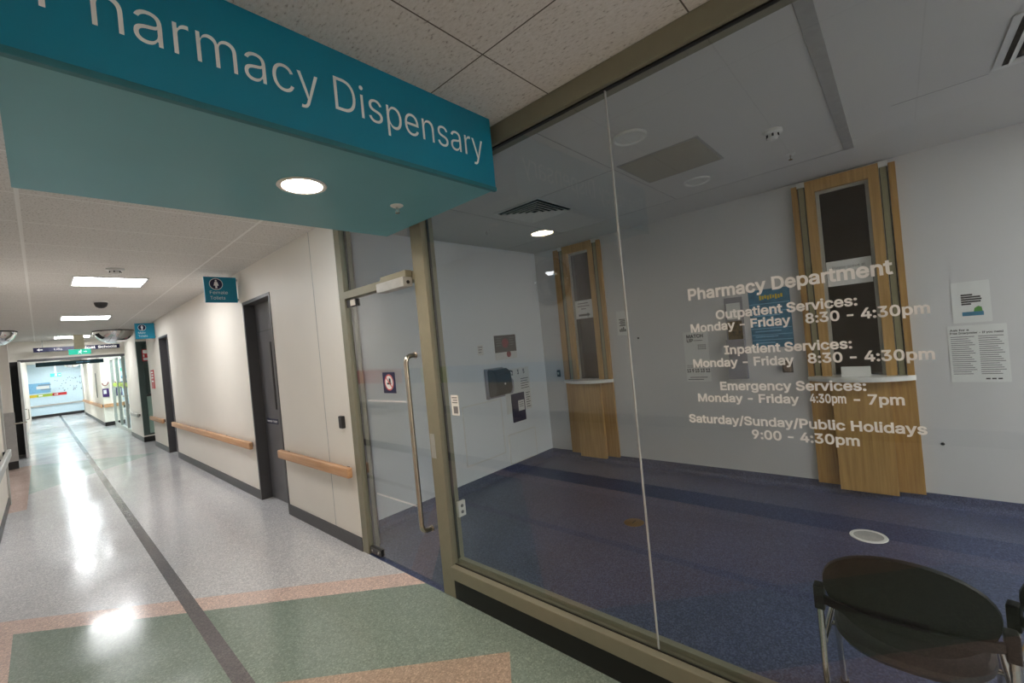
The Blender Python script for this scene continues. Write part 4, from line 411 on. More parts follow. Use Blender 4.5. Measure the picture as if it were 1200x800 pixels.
  'w': (567, '217,-24 271,165 276,182 281,200 286,219 291,237 295,256 300,275 305,294 309,313 321,362 246,362 258,313 263,294 267,275 272,256 277,237 281,219 286,201 291,183 296,165 350,-24 447,-24 577,403 462,403 410,220 404,195 397,169 390,141 382,111 375,80 361,17 432,17 419,80 412,112 405,141 398,169 391,195 385,220 335,403 234,403 183,220 176,195 169,168 162,140 155,111 148,79 135,17 205,17 192,80 184,112 177,142 170,170 163,196 157,220 105,403 -10,403 120,-24 284,210 397,171 170,171', '56,57,47 47,46,56 46,45,56 45,54,56 55,56,54 53,44,43 43,44,51 51,52,43 54,45,44 44,53,54 50,49,1 47,57,0 0,48,47 46,47,48 48,49,46 45,46,49 49,50,45 44,45,50 51,44,50 50,1,51 52,51,1 42,52,1 1,2,42 41,42,2 2,3,41 3,17,41 17,16,41 16,15,41 15,14,41 14,13,41 13,12,41 25,35,34 32,22,33 22,23,33 34,33,23 25,34,23 23,24,25 33,34,29 28,29,34 34,35,28 27,28,35 36,27,35 26,36,35 35,25,26 22,32,21 31,21,32 30,31,32 32,33,30 33,29,30 20,30,29 29,28,20 28,27,20 27,37,20 19,20,37 37,38,19 18,19,38 4,18,38 5,4,38 6,5,38 7,6,38 8,7,38 9,8,38 4,5,17 16,17,5 5,6,16 15,16,6 14,15,6 6,7,14 13,14,7 7,8,13 12,13,8 8,9,12 9,10,12 11,12,10 40,11,10 10,39,40 49,48,1 48,0,1 17,3,58 4,17,58 18,4,58 31,30,20 21,31,20 36,26,59 27,36,59 37,27,59 10,9,38 39,10,38 12,11,41 11,40,41 52,42,60 43,52,60 53,43,60'),
  'y': (389, '45,-163 52,-165 61,-167 70,-168 80,-169 92,-169 112,-168 131,-164 149,-158 166,-149 181,-137 195,-122 207,-106 217,-87 226,-67 406,403 288,403 201,163 193,140 186,116 179,93 173,71 167,49 152,-3 238,-3 222,49 216,71 210,93 203,116 196,140 188,163 101,403 -17,403 137,-2 128,-27 123,-41 117,-51 113,-57 108,-61 104,-64 99,-65 93,-66 85,-65 75,-64 44,-58 19,-154 195,144', '0,44,45 4,42,3 2,3,42 43,2,42 2,43,1 0,1,43 44,0,43 40,41,6 40,6,7 39,40,7 6,41,5 4,5,41 42,4,41 18,30,19 20,19,30 17,29,28 17,28,27 15,24,14 24,15,25 25,15,26 27,26,15 17,27,15 15,16,17 14,24,23 24,25,23 22,23,25 25,26,22 21,22,26 26,27,21 20,21,27 27,28,20 19,20,28 28,29,19 18,19,29 29,17,46 39,7,8 38,39,8 8,9,38 9,10,38 37,38,10 10,11,37 36,37,11 11,12,36 12,13,36 35,36,13 13,14,35 34,35,14 14,23,34 33,34,23 23,22,33 22,21,33 31,32,30 18,29,46 30,18,46 20,30,32 33,21,32 21,20,32'),
 },
 'R': {
  '-': (453, '120,238 120,194 331,194 331,238', '0,1,2 2,3,0'),
  '/': (249, '183,527 22,-70 66,-70 227,527', '3,0,2 1,2,0'),
  '0': (453, '261,3 292,12 320,29 343,52 363,80 379,115 390,156 397,202 399,254 397,306 390,352 378,393 363,428 343,457 319,480 292,496 261,506 227,510 192,506 161,496 134,480 110,457 91,428 75,393 63,352 56,306 54,254 56,202 63,156 74,115 90,80 110,52 134,29 161,12 192,3 227,-1 202,46 179,55 159,69 142,89 128,113 117,142 109,175 105,213 103,254 105,296 109,333 117,367 128,396 142,420 159,440 179,454 201,463 227,466 252,463 274,454 294,440 311,420 325,396 336,367 344,333 348,296 350,254 348,213 344,175 336,142 325,113 311,89 294,69 274,55 252,46 227,43', '28,29,41 41,42,28 27,28,42 42,43,27 26,27,43 43,44,26 44,45,26 25,26,45 45,46,25 24,25,46 46,47,24 23,24,47 18,52,17 35,36,34 19,51,52 52,18,19 34,36,33 36,37,33 32,33,37 38,32,37 20,50,51 51,19,20 32,38,31 38,39,31 30,31,39 39,40,30 29,30,40 41,29,40 23,47,48 22,23,48 48,49,22 21,22,49 49,50,21 50,20,21 55,15,54 15,16,54 70,0,1 69,70,1 1,2,69 2,68,69 56,14,55 15,55,14 5,6,65 64,65,6 6,7,64 63,64,7 7,8,63 62,63,8 61,62,8 8,9,61 60,61,9 9,10,60 59,60,10 10,11,59 68,2,3 67,68,3 3,4,67 66,67,4 4,5,66 5,65,66 59,11,58 11,12,58 57,58,12 12,13,57 56,57,13 14,56,13 0,70,35 70,71,35 36,35,71 17,52,53 53,54,17 54,16,17'),
  '1': (453, '385,6 385,49 82,49 82,6 200,503 92,424 92,370 207,454 218,454 218,6 270,6 270,503 218,49 270,49', '4,5,7 7,5,6 0,1,10 2,3,9 4,7,8 8,11,4 10,1,13 2,9,12 9,10,12 13,12,10 8,12,13 11,8,13'),
  '2': (453, '383,6 383,51 147,51 147,63 263,184 290,213 313,239 331,262 346,283 357,302 365,320 371,337 374,355 375,372 373,397 367,421 356,442 342,461 324,478 303,491 279,501 253,507 225,510 196,507 170,501 146,491 124,477 106,460 91,439 80,416 74,390 72,368 121,368 122,382 127,400 133,416 143,431 155,443 169,453 186,460 204,464 224,466 242,464 260,461 276,454 290,446 303,435 313,422 320,407 325,390 326,371 325,355 322,339 316,324 308,309 299,294 287,279 273,262 257,244 239,225 70,45 70,6', '60,61,2 32,33,31 30,31,33 33,34,30 29,30,34 28,29,34 34,35,28 27,28,35 35,36,27 36,26,27 23,39,40 40,41,23 24,38,39 39,23,24 42,21,22 21,42,43 4,59,3 42,22,41 23,41,22 60,2,3 26,36,37 25,26,37 37,38,25 38,24,25 45,46,18 18,19,45 44,45,19 20,44,19 11,12,51 50,51,12 12,13,50 49,50,13 13,14,49 14,15,49 56,6,7 55,56,7 7,8,55 54,55,8 8,9,54 53,54,9 9,10,53 52,53,10 10,11,52 11,51,52 49,15,48 15,16,48 47,48,16 16,17,47 46,47,17 18,46,17 2,61,0 0,1,2 59,4,5 58,59,5 57,58,5 5,6,57 6,56,57 44,20,43 21,43,20 3,59,60'),
  '3': (453, '250,1 279,8 306,18 329,32 349,49 365,69 377,92 385,117 387,145 385,171 378,196 366,219 350,240 330,257 306,270 278,280 247,284 217,283 217,294 366,463 366,503 76,503 76,458 294,458 294,446 163,297 163,254 201,254 230,252 256,247 277,239 295,228 310,215 321,199 329,182 334,164 335,145 333,124 328,106 320,89 308,76 294,64 277,55 259,49 239,45 219,44 199,45 180,48 163,54 147,61 133,71 122,83 113,97 106,114 104,126 51,126 54,106 62,82 75,61 92,43 112,27 135,15 161,6 188,1 218,-1', '55,56,54 61,49,60 49,50,60 60,50,59 50,51,59 58,59,51 51,52,58 57,58,52 52,53,57 56,57,53 54,56,53 63,46,47 25,26,27 27,17,25 0,44,64 45,64,44 29,16,28 46,63,64 64,45,46 17,27,28 28,16,17 25,17,18 63,47,62 47,48,62 61,62,48 49,61,48 42,43,1 42,1,2 41,42,2 31,14,30 15,30,14 6,7,37 36,37,7 7,8,36 8,9,36 35,36,9 9,10,35 34,35,10 10,11,34 41,2,3 40,41,3 3,4,40 39,40,4 4,5,39 38,39,5 5,6,38 6,37,38 34,11,33 11,12,33 32,33,12 12,13,32 31,32,13 14,31,13 23,24,19 19,20,23 1,43,0 44,0,43 30,15,29 16,29,15 25,18,24 21,22,23 23,20,21 19,24,18'),
  '4': (453, '407,111 407,157 103,157 103,168 300,503 250,503 46,157 46,111 337,6 337,312 288,312 288,146 288,121 288,6 337,111 337,157 288,157 288,111', '6,7,2 6,2,3 3,5,6 2,12,11 5,3,4 2,7,12 0,1,15 13,8,14 2,11,16 12,7,17 14,15,11 11,12,14 14,0,15 9,10,15 15,10,16 11,15,16 14,12,17 13,14,17'),
  '5': (453, '252,2 280,9 306,20 328,36 348,56 364,79 375,104 383,133 385,163 384,186 380,208 373,229 364,248 354,265 341,281 326,295 310,306 291,315 272,322 251,326 229,328 212,327 196,324 180,319 165,313 152,306 138,295 127,295 145,458 360,458 360,503 101,503 74,258 126,252 136,260 149,267 165,274 183,279 200,282 218,283 239,281 259,276 278,267 294,255 308,241 319,224 327,205 332,184 334,162 332,140 327,120 319,101 309,85 295,71 279,59 261,51 242,46 221,44 203,45 187,49 171,55 156,63 144,73 133,85 125,99 119,114 117,124 67,124 69,106 76,84 88,63 103,45 121,29 143,16 167,7 193,1 221,-1', '68,69,65 65,66,68 67,68,66 27,33,34 34,26,27 72,62,71 62,63,71 70,71,63 63,64,70 69,70,64 65,69,64 33,27,32 31,32,27 27,28,31 24,25,36 36,37,24 37,23,24 59,75,58 21,39,20 58,75,76 76,57,58 39,21,38 22,38,21 75,59,74 60,74,59 23,37,38 38,22,23 74,60,73 60,61,73 72,73,61 62,72,61 26,34,35 35,36,26 36,25,26 56,0,55 19,40,41 41,18,19 55,0,1 54,55,1 1,2,54 2,53,54 43,16,42 16,17,42 41,42,17 18,41,17 5,6,50 49,50,6 6,7,49 48,49,7 7,8,48 8,9,48 47,48,9 9,10,47 46,47,10 10,11,46 53,2,3 52,53,3 3,4,52 51,52,4 4,5,51 5,50,51 46,11,45 11,12,45 12,13,45 44,45,13 13,14,44 43,44,14 14,15,43 16,43,15 0,56,76 57,76,56 20,39,40 40,19,20 29,30,28 31,28,30'),
  '6': (453, '256,1 282,8 307,20 329,35 347,53 362,76 374,100 381,128 383,157 381,186 375,213 364,237 350,258 333,275 313,289 290,300 264,306 235,308 222,307 209,305 198,301 187,296 178,290 169,283 162,275 156,267 156,267 148,267 311,503 255,503 142,337 118,299 99,266 85,237 77,211 71,186 70,162 72,131 79,103 90,77 105,55 123,35 145,20 170,8 197,2 226,-1 206,44 188,49 171,58 156,69 143,83 133,99 125,117 120,137 119,158 120,179 125,199 133,217 143,233 156,246 171,257 188,265 206,270 226,271 246,270 265,265 282,257 297,246 309,232 320,216 327,198 332,178 333,157 332,136 327,117 320,99 309,82 297,69 282,58 265,49 246,44 226,42', '41,50,40 50,51,40 39,40,51 51,52,39 38,39,52 52,53,38 37,38,53 53,54,37 36,37,54 54,55,36 35,36,55 34,35,55 55,56,34 33,34,56 56,57,33 59,27,58 27,59,26 62,19,20 44,46,47 21,22,61 61,62,21 62,20,21 44,47,43 47,48,43 42,43,48 49,42,48 26,59,60 25,26,60 24,25,60 60,61,24 23,24,61 61,22,23 42,49,41 50,41,49 33,57,58 32,33,58 58,27,32 31,32,27 63,17,18 0,80,45 81,45,80 17,63,64 64,16,17 1,78,79 78,1,2 2,77,78 65,66,15 1,79,0 80,0,79 16,64,65 65,15,16 76,3,4 75,76,4 4,5,75 74,75,5 5,6,74 6,7,74 73,74,7 7,8,73 8,72,73 72,8,71 8,9,71 70,71,9 9,10,70 10,11,70 69,70,11 11,12,69 77,2,3 3,76,77 69,12,68 12,13,68 67,68,13 13,14,67 66,67,14 15,66,14 46,44,45 45,81,46 19,62,63 63,18,19 28,29,30 30,31,27 27,28,30'),
  '7': (453, '161,6 385,450 385,503 68,503 68,458 329,458 329,447 107,6', '5,6,1 1,2,5 1,6,0 3,4,5 5,2,3 7,0,6'),
  '8': (453, '258,1 288,7 314,17 338,30 357,46 373,65 385,87 392,110 395,135 393,155 389,174 382,192 372,209 361,224 347,236 332,247 316,254 294,260 294,271 320,281 339,294 354,311 366,332 373,355 376,380 374,404 367,426 356,447 342,465 324,480 303,493 280,502 254,508 226,510 198,508 172,502 148,493 128,480 110,465 96,447 85,426 78,404 76,380 79,355 86,332 98,311 113,294 132,281 159,271 159,260 136,254 120,247 105,236 91,224 80,209 70,193 63,175 59,155 58,135 60,110 67,87 79,65 95,46 115,30 138,17 165,7 194,1 226,-1 204,44 183,48 165,55 149,64 135,75 124,88 116,103 111,120 109,139 111,158 116,176 125,192 136,206 150,218 167,228 185,235 205,240 226,241 247,240 267,235 286,228 302,218 316,206 327,192 336,176 341,158 343,139 341,120 336,103 328,88 317,75 303,64 287,55 269,48 249,44 226,43 208,285 191,289 175,295 161,304 149,314 139,327 132,342 128,358 127,376 128,393 132,409 139,423 149,436 161,446 175,455 190,461 208,465 226,466 245,465 262,461 278,455 292,446 303,436 313,423 320,409 324,393 325,376 324,358 319,342 312,327 303,314 291,304 277,295 261,289 245,285 226,284', '61,62,73 73,74,61 60,61,74 74,75,60 59,60,75 58,59,75 75,76,58 57,58,76 76,77,57 56,57,77 77,78,56 55,56,78 54,55,78 78,79,54 53,54,79 44,45,110 110,111,44 43,44,111 111,112,43 42,43,112 112,113,42 41,42,113 35,118,119 68,66,67 67,103,68 120,33,34 66,68,69 105,83,84 84,104,105 120,34,119 35,119,34 66,69,65 69,70,65 64,65,70 71,64,70 50,81,82 49,50,82 82,83,49 83,105,49 48,49,105 105,106,48 107,48,106 36,117,118 118,35,36 64,71,63 71,72,63 62,63,72 73,62,72 53,79,80 52,53,80 51,52,80 80,81,51 81,50,51 48,107,47 107,108,47 46,47,108 108,109,46 45,46,109 110,45,109 41,113,114 40,41,114 39,40,114 114,115,39 38,39,115 115,116,38 37,38,116 116,117,37 117,36,37 85,138,139 138,85,86 124,31,123 0,101,102 87,137,86 138,86,137 32,122,123 123,31,32 100,1,2 2,99,100 101,0,1 1,100,101 89,16,88 16,17,88 87,88,17 137,87,17 17,18,137 136,137,18 18,135,136 125,30,124 31,124,30 4,5,97 96,97,5 5,6,96 95,96,6 6,7,95 7,8,95 94,95,8 8,9,94 93,94,9 9,10,93 92,93,10 10,11,92 11,12,92 91,92,12 12,13,91 22,23,131 130,131,23 23,24,130 129,130,24 24,25,129 128,129,25 25,26,128 26,27,128 99,2,3 98,99,3 3,4,98 4,97,98 91,13,90 13,14,90 14,15,90 89,90,15 16,89,15 135,18,19 134,135,19 19,20,134 133,134,20 20,21,133 132,133,21 21,22,132 22,131,132 128,27,127 27,28,127 126,127,28 28,29,126 125,126,29 30,125,29 0,102,67 103,67,102 104,84,85 85,139,104 33,120,121 121,122,33 122,32,33'),
  '9': (453, '197,507 170,500 146,489 124,474 105,455 90,433 79,409 72,381 70,352 72,322 78,296 88,272 102,251 120,233 140,219 163,209 189,203 218,201 231,201 243,204 255,207 265,212 275,218 283,225 291,233 297,241 297,242 305,242 142,6 197,6 310,172 335,210 354,243 367,272 376,298 381,323 383,347 381,378 374,406 363,431 347,454 329,473 307,489 282,500 255,507 226,510 246,465 265,460 282,451 297,440 309,426 320,410 327,392 332,372 333,350 332,329 327,310 320,292 309,276 297,263 282,252 265,244 246,239 226,237 206,239 188,244 171,252 156,263 143,277 133,293 125,311 121,330 119,352 121,373 125,392 133,410 143,426 156,440 171,451 188,460 206,465 226,466', '11,12,69 69,70,11 10,11,70 9,10,70 70,71,9 8,9,71 72,8,71 8,72,73 7,8,73 73,74,7 6,7,74 74,75,6 5,6,75 4,5,75 78,79,1 2,77,78 78,1,2 64,17,63 63,17,18 17,64,16 65,16,64 81,45,80 0,80,45 16,65,15 66,15,65 80,0,79 1,79,0 15,66,14 66,67,14 13,14,67 67,68,13 12,13,68 69,12,68 4,75,76 3,4,76 76,77,3 77,2,3 62,19,20 21,22,61 62,20,21 21,61,62 44,46,47 26,27,59 49,42,48 43,48,42 61,22,23 60,61,23 23,24,60 24,25,60 25,26,60 26,59,60 48,43,47 44,47,43 36,37,54 32,33,58 57,58,33 56,57,33 33,34,56 55,56,34 34,35,55 35,36,55 36,54,55 54,37,53 37,38,53 52,53,38 38,39,52 51,52,39 39,40,51 50,51,40 41,50,40 31,32,27 32,58,27 59,27,58 50,41,49 42,49,41 63,18,19 19,62,63 45,81,46 46,44,45 28,29,30 30,31,27 27,28,30'),
  ':': (188, '106,3 115,7 123,13 130,21 134,31 135,41 134,52 130,61 123,69 115,76 106,79 95,81 85,79 76,76 67,69 61,61 57,52 56,41 57,31 61,21 67,13 76,7 85,3 95,2 106,278 115,282 123,288 130,297 134,306 135,316 134,327 130,336 123,344 115,351 106,355 95,356 85,355 76,351 67,344 61,336 57,327 56,316 57,306 61,297 67,288 76,282 85,278 95,277', '17,18,19 19,20,17 41,42,43 43,44,41 22,23,21 23,11,14 13,14,11 11,12,13 21,23,20 23,14,20 17,20,14 16,17,14 15,16,14 41,44,38 40,41,38 39,40,38 8,9,10 34,35,32 32,33,34 4,5,3 2,3,5 28,29,27 26,27,29 0,1,2 5,6,8 6,7,8 24,25,26 47,24,26 26,29,47 35,47,29 32,35,29 29,30,32 30,31,32 0,2,23 2,5,23 11,23,5 5,8,11 8,10,11 45,46,47 44,45,47 38,44,47 47,35,38 37,38,35 36,37,35'),
  'A': (480, '81,6 185,304 191,324 199,346 207,373 217,403 227,439 237,472 240,472 250,440 260,404 270,374 278,348 286,325 293,304 399,6 454,6 272,503 206,503 25,6 364,148 364,193 116,193 116,148 333,193 146,193 130,148 349,148', '19,0,23 22,1,2 19,23,22 18,3,4 18,4,5 5,6,18 6,7,18 3,18,2 22,2,18 19,22,18 17,11,12 11,17,10 9,10,17 8,9,17 15,16,20 16,21,20 13,14,21 17,12,13 13,21,17 21,16,17 18,7,8 8,17,18 1,22,25 21,14,24 15,20,27 20,21,24 23,0,26 22,23,25 25,23,26 24,25,26 27,24,26 20,24,27'),
  'C': (510, '292,0 316,4 339,10 360,19 380,30 399,43 415,58 430,75 443,94 453,115 461,137 465,154 413,154 409,142 403,126 394,111 385,98 373,86 361,76 347,67 333,60 317,54 301,50 284,48 267,47 236,50 207,58 181,71 157,90 136,114 120,142 107,175 100,212 97,254 100,296 107,333 120,366 136,395 156,419 180,437 207,451 236,459 267,462 284,461 301,459 317,455 333,449 347,442 361,433 373,423 385,411 394,398 403,383 409,367 413,354 465,354 461,372 453,394 443,415 430,434 415,451 398,466 380,479 360,490 338,499 316,505 292,508 267,510 226,506 188,496 153,478 123,455 96,426 75,390 59,350 50,304 46,254 50,204 59,158 75,118 96,83 123,53 153,30 188,13 226,3 267,-1', '79,80,29 29,30,79 78,79,30 30,31,78 77,78,31 31,32,77 76,77,32 33,76,32 76,33,34 75,76,34 34,35,75 74,75,35 35,36,74 73,74,36 36,37,73 72,73,37 70,38,39 84,26,83 69,40,68 83,26,27 40,69,39 70,39,69 85,24,25 44,66,43 67,43,66 0,23,85 24,85,23 43,67,42 41,42,67 85,25,84 26,84,25 68,40,41 41,67,68 83,27,82 27,28,82 81,82,28 80,81,28 29,80,28 72,37,38 71,72,38 38,70,71 1,21,22 21,1,2 2,20,21 46,64,45 65,45,64 47,48,62 63,47,62 20,2,3 19,20,3 3,4,19 4,18,19 47,63,46 64,46,63 7,8,15 14,15,8 8,9,14 13,14,9 9,10,13 12,13,10 10,11,12 55,56,54 53,54,56 56,57,53 52,53,57 57,58,52 51,52,58 58,59,51 18,4,5 17,18,5 5,6,17 16,17,6 6,7,16 7,15,16 51,59,50 59,60,50 49,50,60 60,61,49 48,49,61 62,48,61 1,22,0 23,0,22 45,65,44 66,44,65'),
  'D': (502, '267,9 310,19 348,36 380,59 407,87 428,121 443,161 452,206 456,255 452,305 443,349 428,388 407,422 381,451 350,473 313,489 272,499 225,503 99,503 99,458 221,458 259,455 293,447 323,433 348,415 369,391 385,363 396,331 403,295 405,255 403,215 396,179 384,147 368,118 347,94 321,76 290,62 255,54 215,51 102,51 102,6 219,6 66,503 66,6 119,6 119,503 119,51 119,458', '42,43,19 19,18,42 41,38,44 44,38,46 44,39,40 43,40,39 19,43,39 20,45,47 18,19,45 0,36,37 17,21,16 15,22,23 36,0,1 1,35,36 16,21,22 22,15,16 0,37,41 38,41,37 21,17,20 45,20,17 14,24,13 7,8,30 29,30,8 28,29,8 8,9,28 4,5,33 32,33,5 5,6,32 31,32,6 6,7,31 7,30,31 28,9,27 9,10,27 26,27,10 10,11,26 25,26,11 11,12,25 24,25,12 13,24,12 35,1,2 34,35,2 2,3,34 3,4,34 4,33,34 24,14,23 15,23,14 39,44,46 19,39,47 39,46,47 45,19,47'),
  'E': (419, '369,6 369,51 119,51 119,235 349,235 349,280 119,280 119,458 366,458 366,503 66,503 66,6', '11,2,3 10,11,3 3,6,10 6,7,10 2,11,0 0,1,2 6,3,4 4,5,6 8,9,7 10,7,9'),
  'F': (410, '119,6 119,227 340,227 340,272 119,272 119,458 363,458 363,503 66,503 66,6', '0,1,9 1,4,9 8,9,4 6,7,5 4,1,2 2,3,4 8,4,5 5,7,8'),
  'H': (517, '119,6 119,238 398,238 398,6 451,6 451,503 398,503 398,283 119,283 119,503 66,503 66,6', '11,0,1 10,11,1 1,8,10 8,9,10 2,3,4 4,5,2 7,2,5 5,6,7 8,1,2 2,7,8'),
  'I': (300, '263,6 263,51 177,51 177,458 263,458 263,503 37,503 37,458 124,458 124,51 37,51 37,6', '10,11,9 8,6,7 2,0,1 4,5,3 9,11,0 0,2,9 8,9,2 2,3,8 3,5,8 6,8,5'),
  'L': (393, '355,6 355,51 119,51 119,503 66,503 66,6', '4,5,2 2,5,0 0,1,2 4,2,3'),
  'M': (628, '116,6 116,291 116,302 116,315 116,328 115,372 115,386 114,401 114,416 114,430 113,444 113,451 120,451 123,443 129,426 135,410 140,393 145,378 151,363 156,349 160,335 165,323 169,312 173,302 176,293 290,6 338,6 450,293 454,302 457,312 462,324 466,337 471,350 476,365 481,380 487,395 492,411 497,427 502,443 505,451 513,451 513,443 512,428 512,413 511,369 511,354 511,340 510,327 510,314 510,302 510,291 510,6 562,6 562,503 480,503 358,185 355,177 351,167 348,156 344,145 340,132 336,119 332,106 328,93 324,81 320,69 316,57 315,55 314,55 313,58 309,70 306,82 302,95 298,108 294,121 289,133 285,145 282,157 278,168 275,177 272,185 147,503 66,503 66,6', '9,10,82 10,11,82 4,5,82 5,6,82 6,7,82 7,8,82 9,82,8 16,17,81 16,81,15 14,15,81 13,14,81 13,81,12 0,1,83 82,83,1 1,2,82 2,3,82 4,82,3 12,81,11 82,11,81 68,69,25 69,70,25 70,71,25 71,72,25 66,67,26 65,66,26 64,65,26 63,64,26 54,34,35 35,36,54 36,37,54 54,37,38 38,39,54 42,43,53 41,42,53 53,40,41 47,48,53 46,47,53 45,46,53 44,45,53 53,43,44 50,51,52 52,53,50 49,50,53 53,48,49 54,39,40 40,53,54 68,25,26 26,67,68 72,73,25 79,80,24 24,25,77 76,77,25 75,76,25 74,75,25 73,74,25 77,78,24 78,79,24 55,56,27 63,26,62 26,27,58 57,58,27 56,57,27 58,59,26 59,60,26 60,61,26 61,62,26 55,27,28 34,54,33 54,55,31 30,31,55 29,30,55 28,29,55 31,32,54 32,33,54 81,17,18 23,24,80 80,81,20 19,20,81 18,19,81 20,21,80 21,22,80 22,23,80'),
  'O': (533, '308,3 346,13 380,30 411,53 437,83 458,118 474,158 484,204 487,254 484,304 474,350 458,390 437,426 411,455 380,478 346,496 308,506 267,510 226,506 188,496 154,478 123,455 97,426 75,390 59,350 50,304 46,254 50,204 59,158 75,118 97,83 123,53 154,30 188,13 226,3 267,-1 236,50 208,58 181,71 157,90 137,113 120,142 107,175 100,212 97,254 100,296 107,334 120,367 137,395 157,419 181,438 208,451 236,459 267,462 297,459 326,451 353,438 377,419 397,396 414,367 426,334 434,296 436,254 434,212 426,175 414,141 397,113 377,89 353,71 326,58 297,50 267,47', '28,29,41 41,42,28 27,28,42 42,43,27 26,27,43 43,44,26 44,45,26 25,26,45 45,46,25 24,25,46 46,47,24 23,24,47 33,38,32 38,39,32 49,50,20 37,34,36 52,18,51 19,51,18 34,37,33 38,33,37 51,19,50 20,50,19 32,39,31 30,31,39 39,40,30 29,30,40 41,29,40 23,47,48 22,23,48 48,49,22 21,22,49 49,20,21 55,15,16 70,35,0 0,69,70 55,16,54 17,54,16 68,1,2 67,68,2 57,14,56 69,0,1 1,68,69 15,55,56 56,14,15 5,6,65 64,65,6 6,7,64 63,64,7 7,8,63 62,63,8 61,62,8 8,9,61 60,61,9 9,10,60 59,60,10 10,11,59 67,2,3 3,4,67 66,67,4 4,5,66 5,65,66 59,11,58 11,12,58 57,58,12 12,13,57 14,57,13 36,34,35 71,36,35 35,70,71 54,17,53 52,53,17 18,52,17'),
  'P': (445, '119,6 119,458 232,458 258,456 280,452 300,444 316,433 329,420 338,404 345,387 349,368 350,348 349,327 345,309 338,291 329,275 316,262 300,251 281,243 258,238 233,236 115,236 115,192 235,192 271,194 303,201 329,213 352,228 370,246 384,268 395,293 401,319 403,348 401,376 395,403 384,427 370,448 352,467 329,482 303,493 271,500 235,503 66,503 66,6 119,236 119,192', '0,22,43 22,21,43 42,43,21 3,41,2 1,2,41 42,21,1 1,41,42 19,24,18 18,24,25 25,17,18 5,39,4 40,4,39 24,19,23 20,23,19 4,40,3 41,3,40 27,28,15 14,15,28 28,29,14 29,30,14 13,14,30 30,31,13 12,13,31 31,32,12 11,12,32 10,11,32 32,33,10 9,10,33 33,34,9 8,9,34 34,35,8 35,36,8 7,8,36 36,37,7 17,25,26 16,17,26 26,27,16 27,15,16 7,37,6 37,38,6 5,6,38 39,5,38 22,0,45 1,21,44 44,21,45 21,22,45 20,44,45 23,20,45'),
  'S': (447, '260,-1 292,6 321,16 345,30 365,47 381,67 393,89 400,113 402,139 401,160 396,178 389,195 380,209 368,222 355,233 341,243 325,251 309,258 293,264 278,269 263,273 211,287 197,292 182,297 167,303 152,310 139,319 127,329 117,342 111,358 109,376 111,392 116,408 124,422 135,434 149,445 165,453 183,460 203,463 225,465 255,462 282,455 306,442 325,425 337,404 342,384 394,384 392,402 384,424 372,445 356,464 337,479 314,492 287,502 259,508 227,510 196,508 167,502 140,492 116,479 96,463 80,444 68,423 60,399 58,373 62,342 72,316 90,294 116,274 147,258 185,245 246,228 265,223 282,217 298,210 313,202 326,193 337,183 345,170 350,156 352,139 350,121 344,104 334,88 321,75 306,64 288,55 268,48 247,44 224,43 203,44 183,48 164,53 147,61 132,71 119,84 109,99 102,116 99,131 45,131 48,110 56,86 69,64 85,44 106,28 130,15 158,5 189,-1 224,-3', '102,103,95 95,96,102 101,102,96 96,97,101 100,101,97 97,98,100 99,100,98 66,67,27 27,28,66 65,66,28 28,29,65 64,65,29 29,30,64 63,64,30 30,31,63 62,63,31 31,32,62 61,62,32 32,33,61 60,61,33 106,92,105 93,105,92 35,36,58 36,57,58 108,89,90 108,90,107 91,107,90 21,22,70 23,70,22 56,37,38 107,91,106 92,106,91 70,23,69 23,24,69 25,69,24 57,36,37 37,56,57 105,93,104 93,94,104 103,104,94 95,103,94 69,25,68 25,26,68 67,68,26 27,67,26 60,33,34 59,60,34 34,35,59 35,58,59 20,72,19 88,0,87 72,20,71 41,53,40 54,40,53 86,1,2 85,86,2 75,16,74 17,74,16 87,0,1 1,86,87 74,17,73 17,18,73 72,73,18 19,72,18 42,52,41 53,41,52 4,5,83 82,83,5 5,6,82 81,82,6 6,7,81 80,81,7 7,8,80 8,9,80 79,80,9 9,10,79 78,79,10 10,11,78 11,12,78 77,78,12 12,13,77 46,47,45 44,45,47 47,48,44 48,49,44 85,2,3 84,85,3 3,4,84 4,83,84 77,13,76 13,14,76 14,15,76 75,76,15 16,75,15 44,49,43 49,50,43 42,43,50 50,51,42 52,42,51 0,88,108 89,108,88 21,70,71 71,20,21 40,54,39 54,55,39 38,39,55 56,38,55'),
  'T': (449, '199,458 199,6 251,6 251,458 411,458 411,503 38,503 38,458', '6,7,0 4,5,3 0,1,2 2,3,0 3,5,0 6,0,5'),
  'U': (517, '296,0 330,8 361,21 387,38 409,59 427,83 441,111 448,141 451,173 451,503 399,503 399,178 397,154 391,131 382,110 369,91 353,76 334,63 311,53 286,47 259,46 231,47 207,53 184,63 165,76 149,91 135,110 126,131 120,154 118,178 118,503 66,503 66,173 69,141 77,111 90,83 108,59 130,38 157,21 187,8 221,0 259,-2', '33,34,27 27,28,33 32,33,28 28,29,32 31,32,29 29,30,31 38,24,37 24,25,37 23,39,22 22,39,40 40,21,22 39,23,38 24,38,23 37,25,36 25,26,36 35,36,26 34,35,26 27,34,26 18,0,1 19,41,0 0,18,19 16,17,2 2,17,1 18,1,17 6,7,13 12,13,7 7,8,12 11,12,8 8,9,11 10,11,9 16,2,3 15,16,3 3,4,15 14,15,4 4,5,14 5,6,14 6,13,14 21,40,41 20,21,41 41,19,20'),
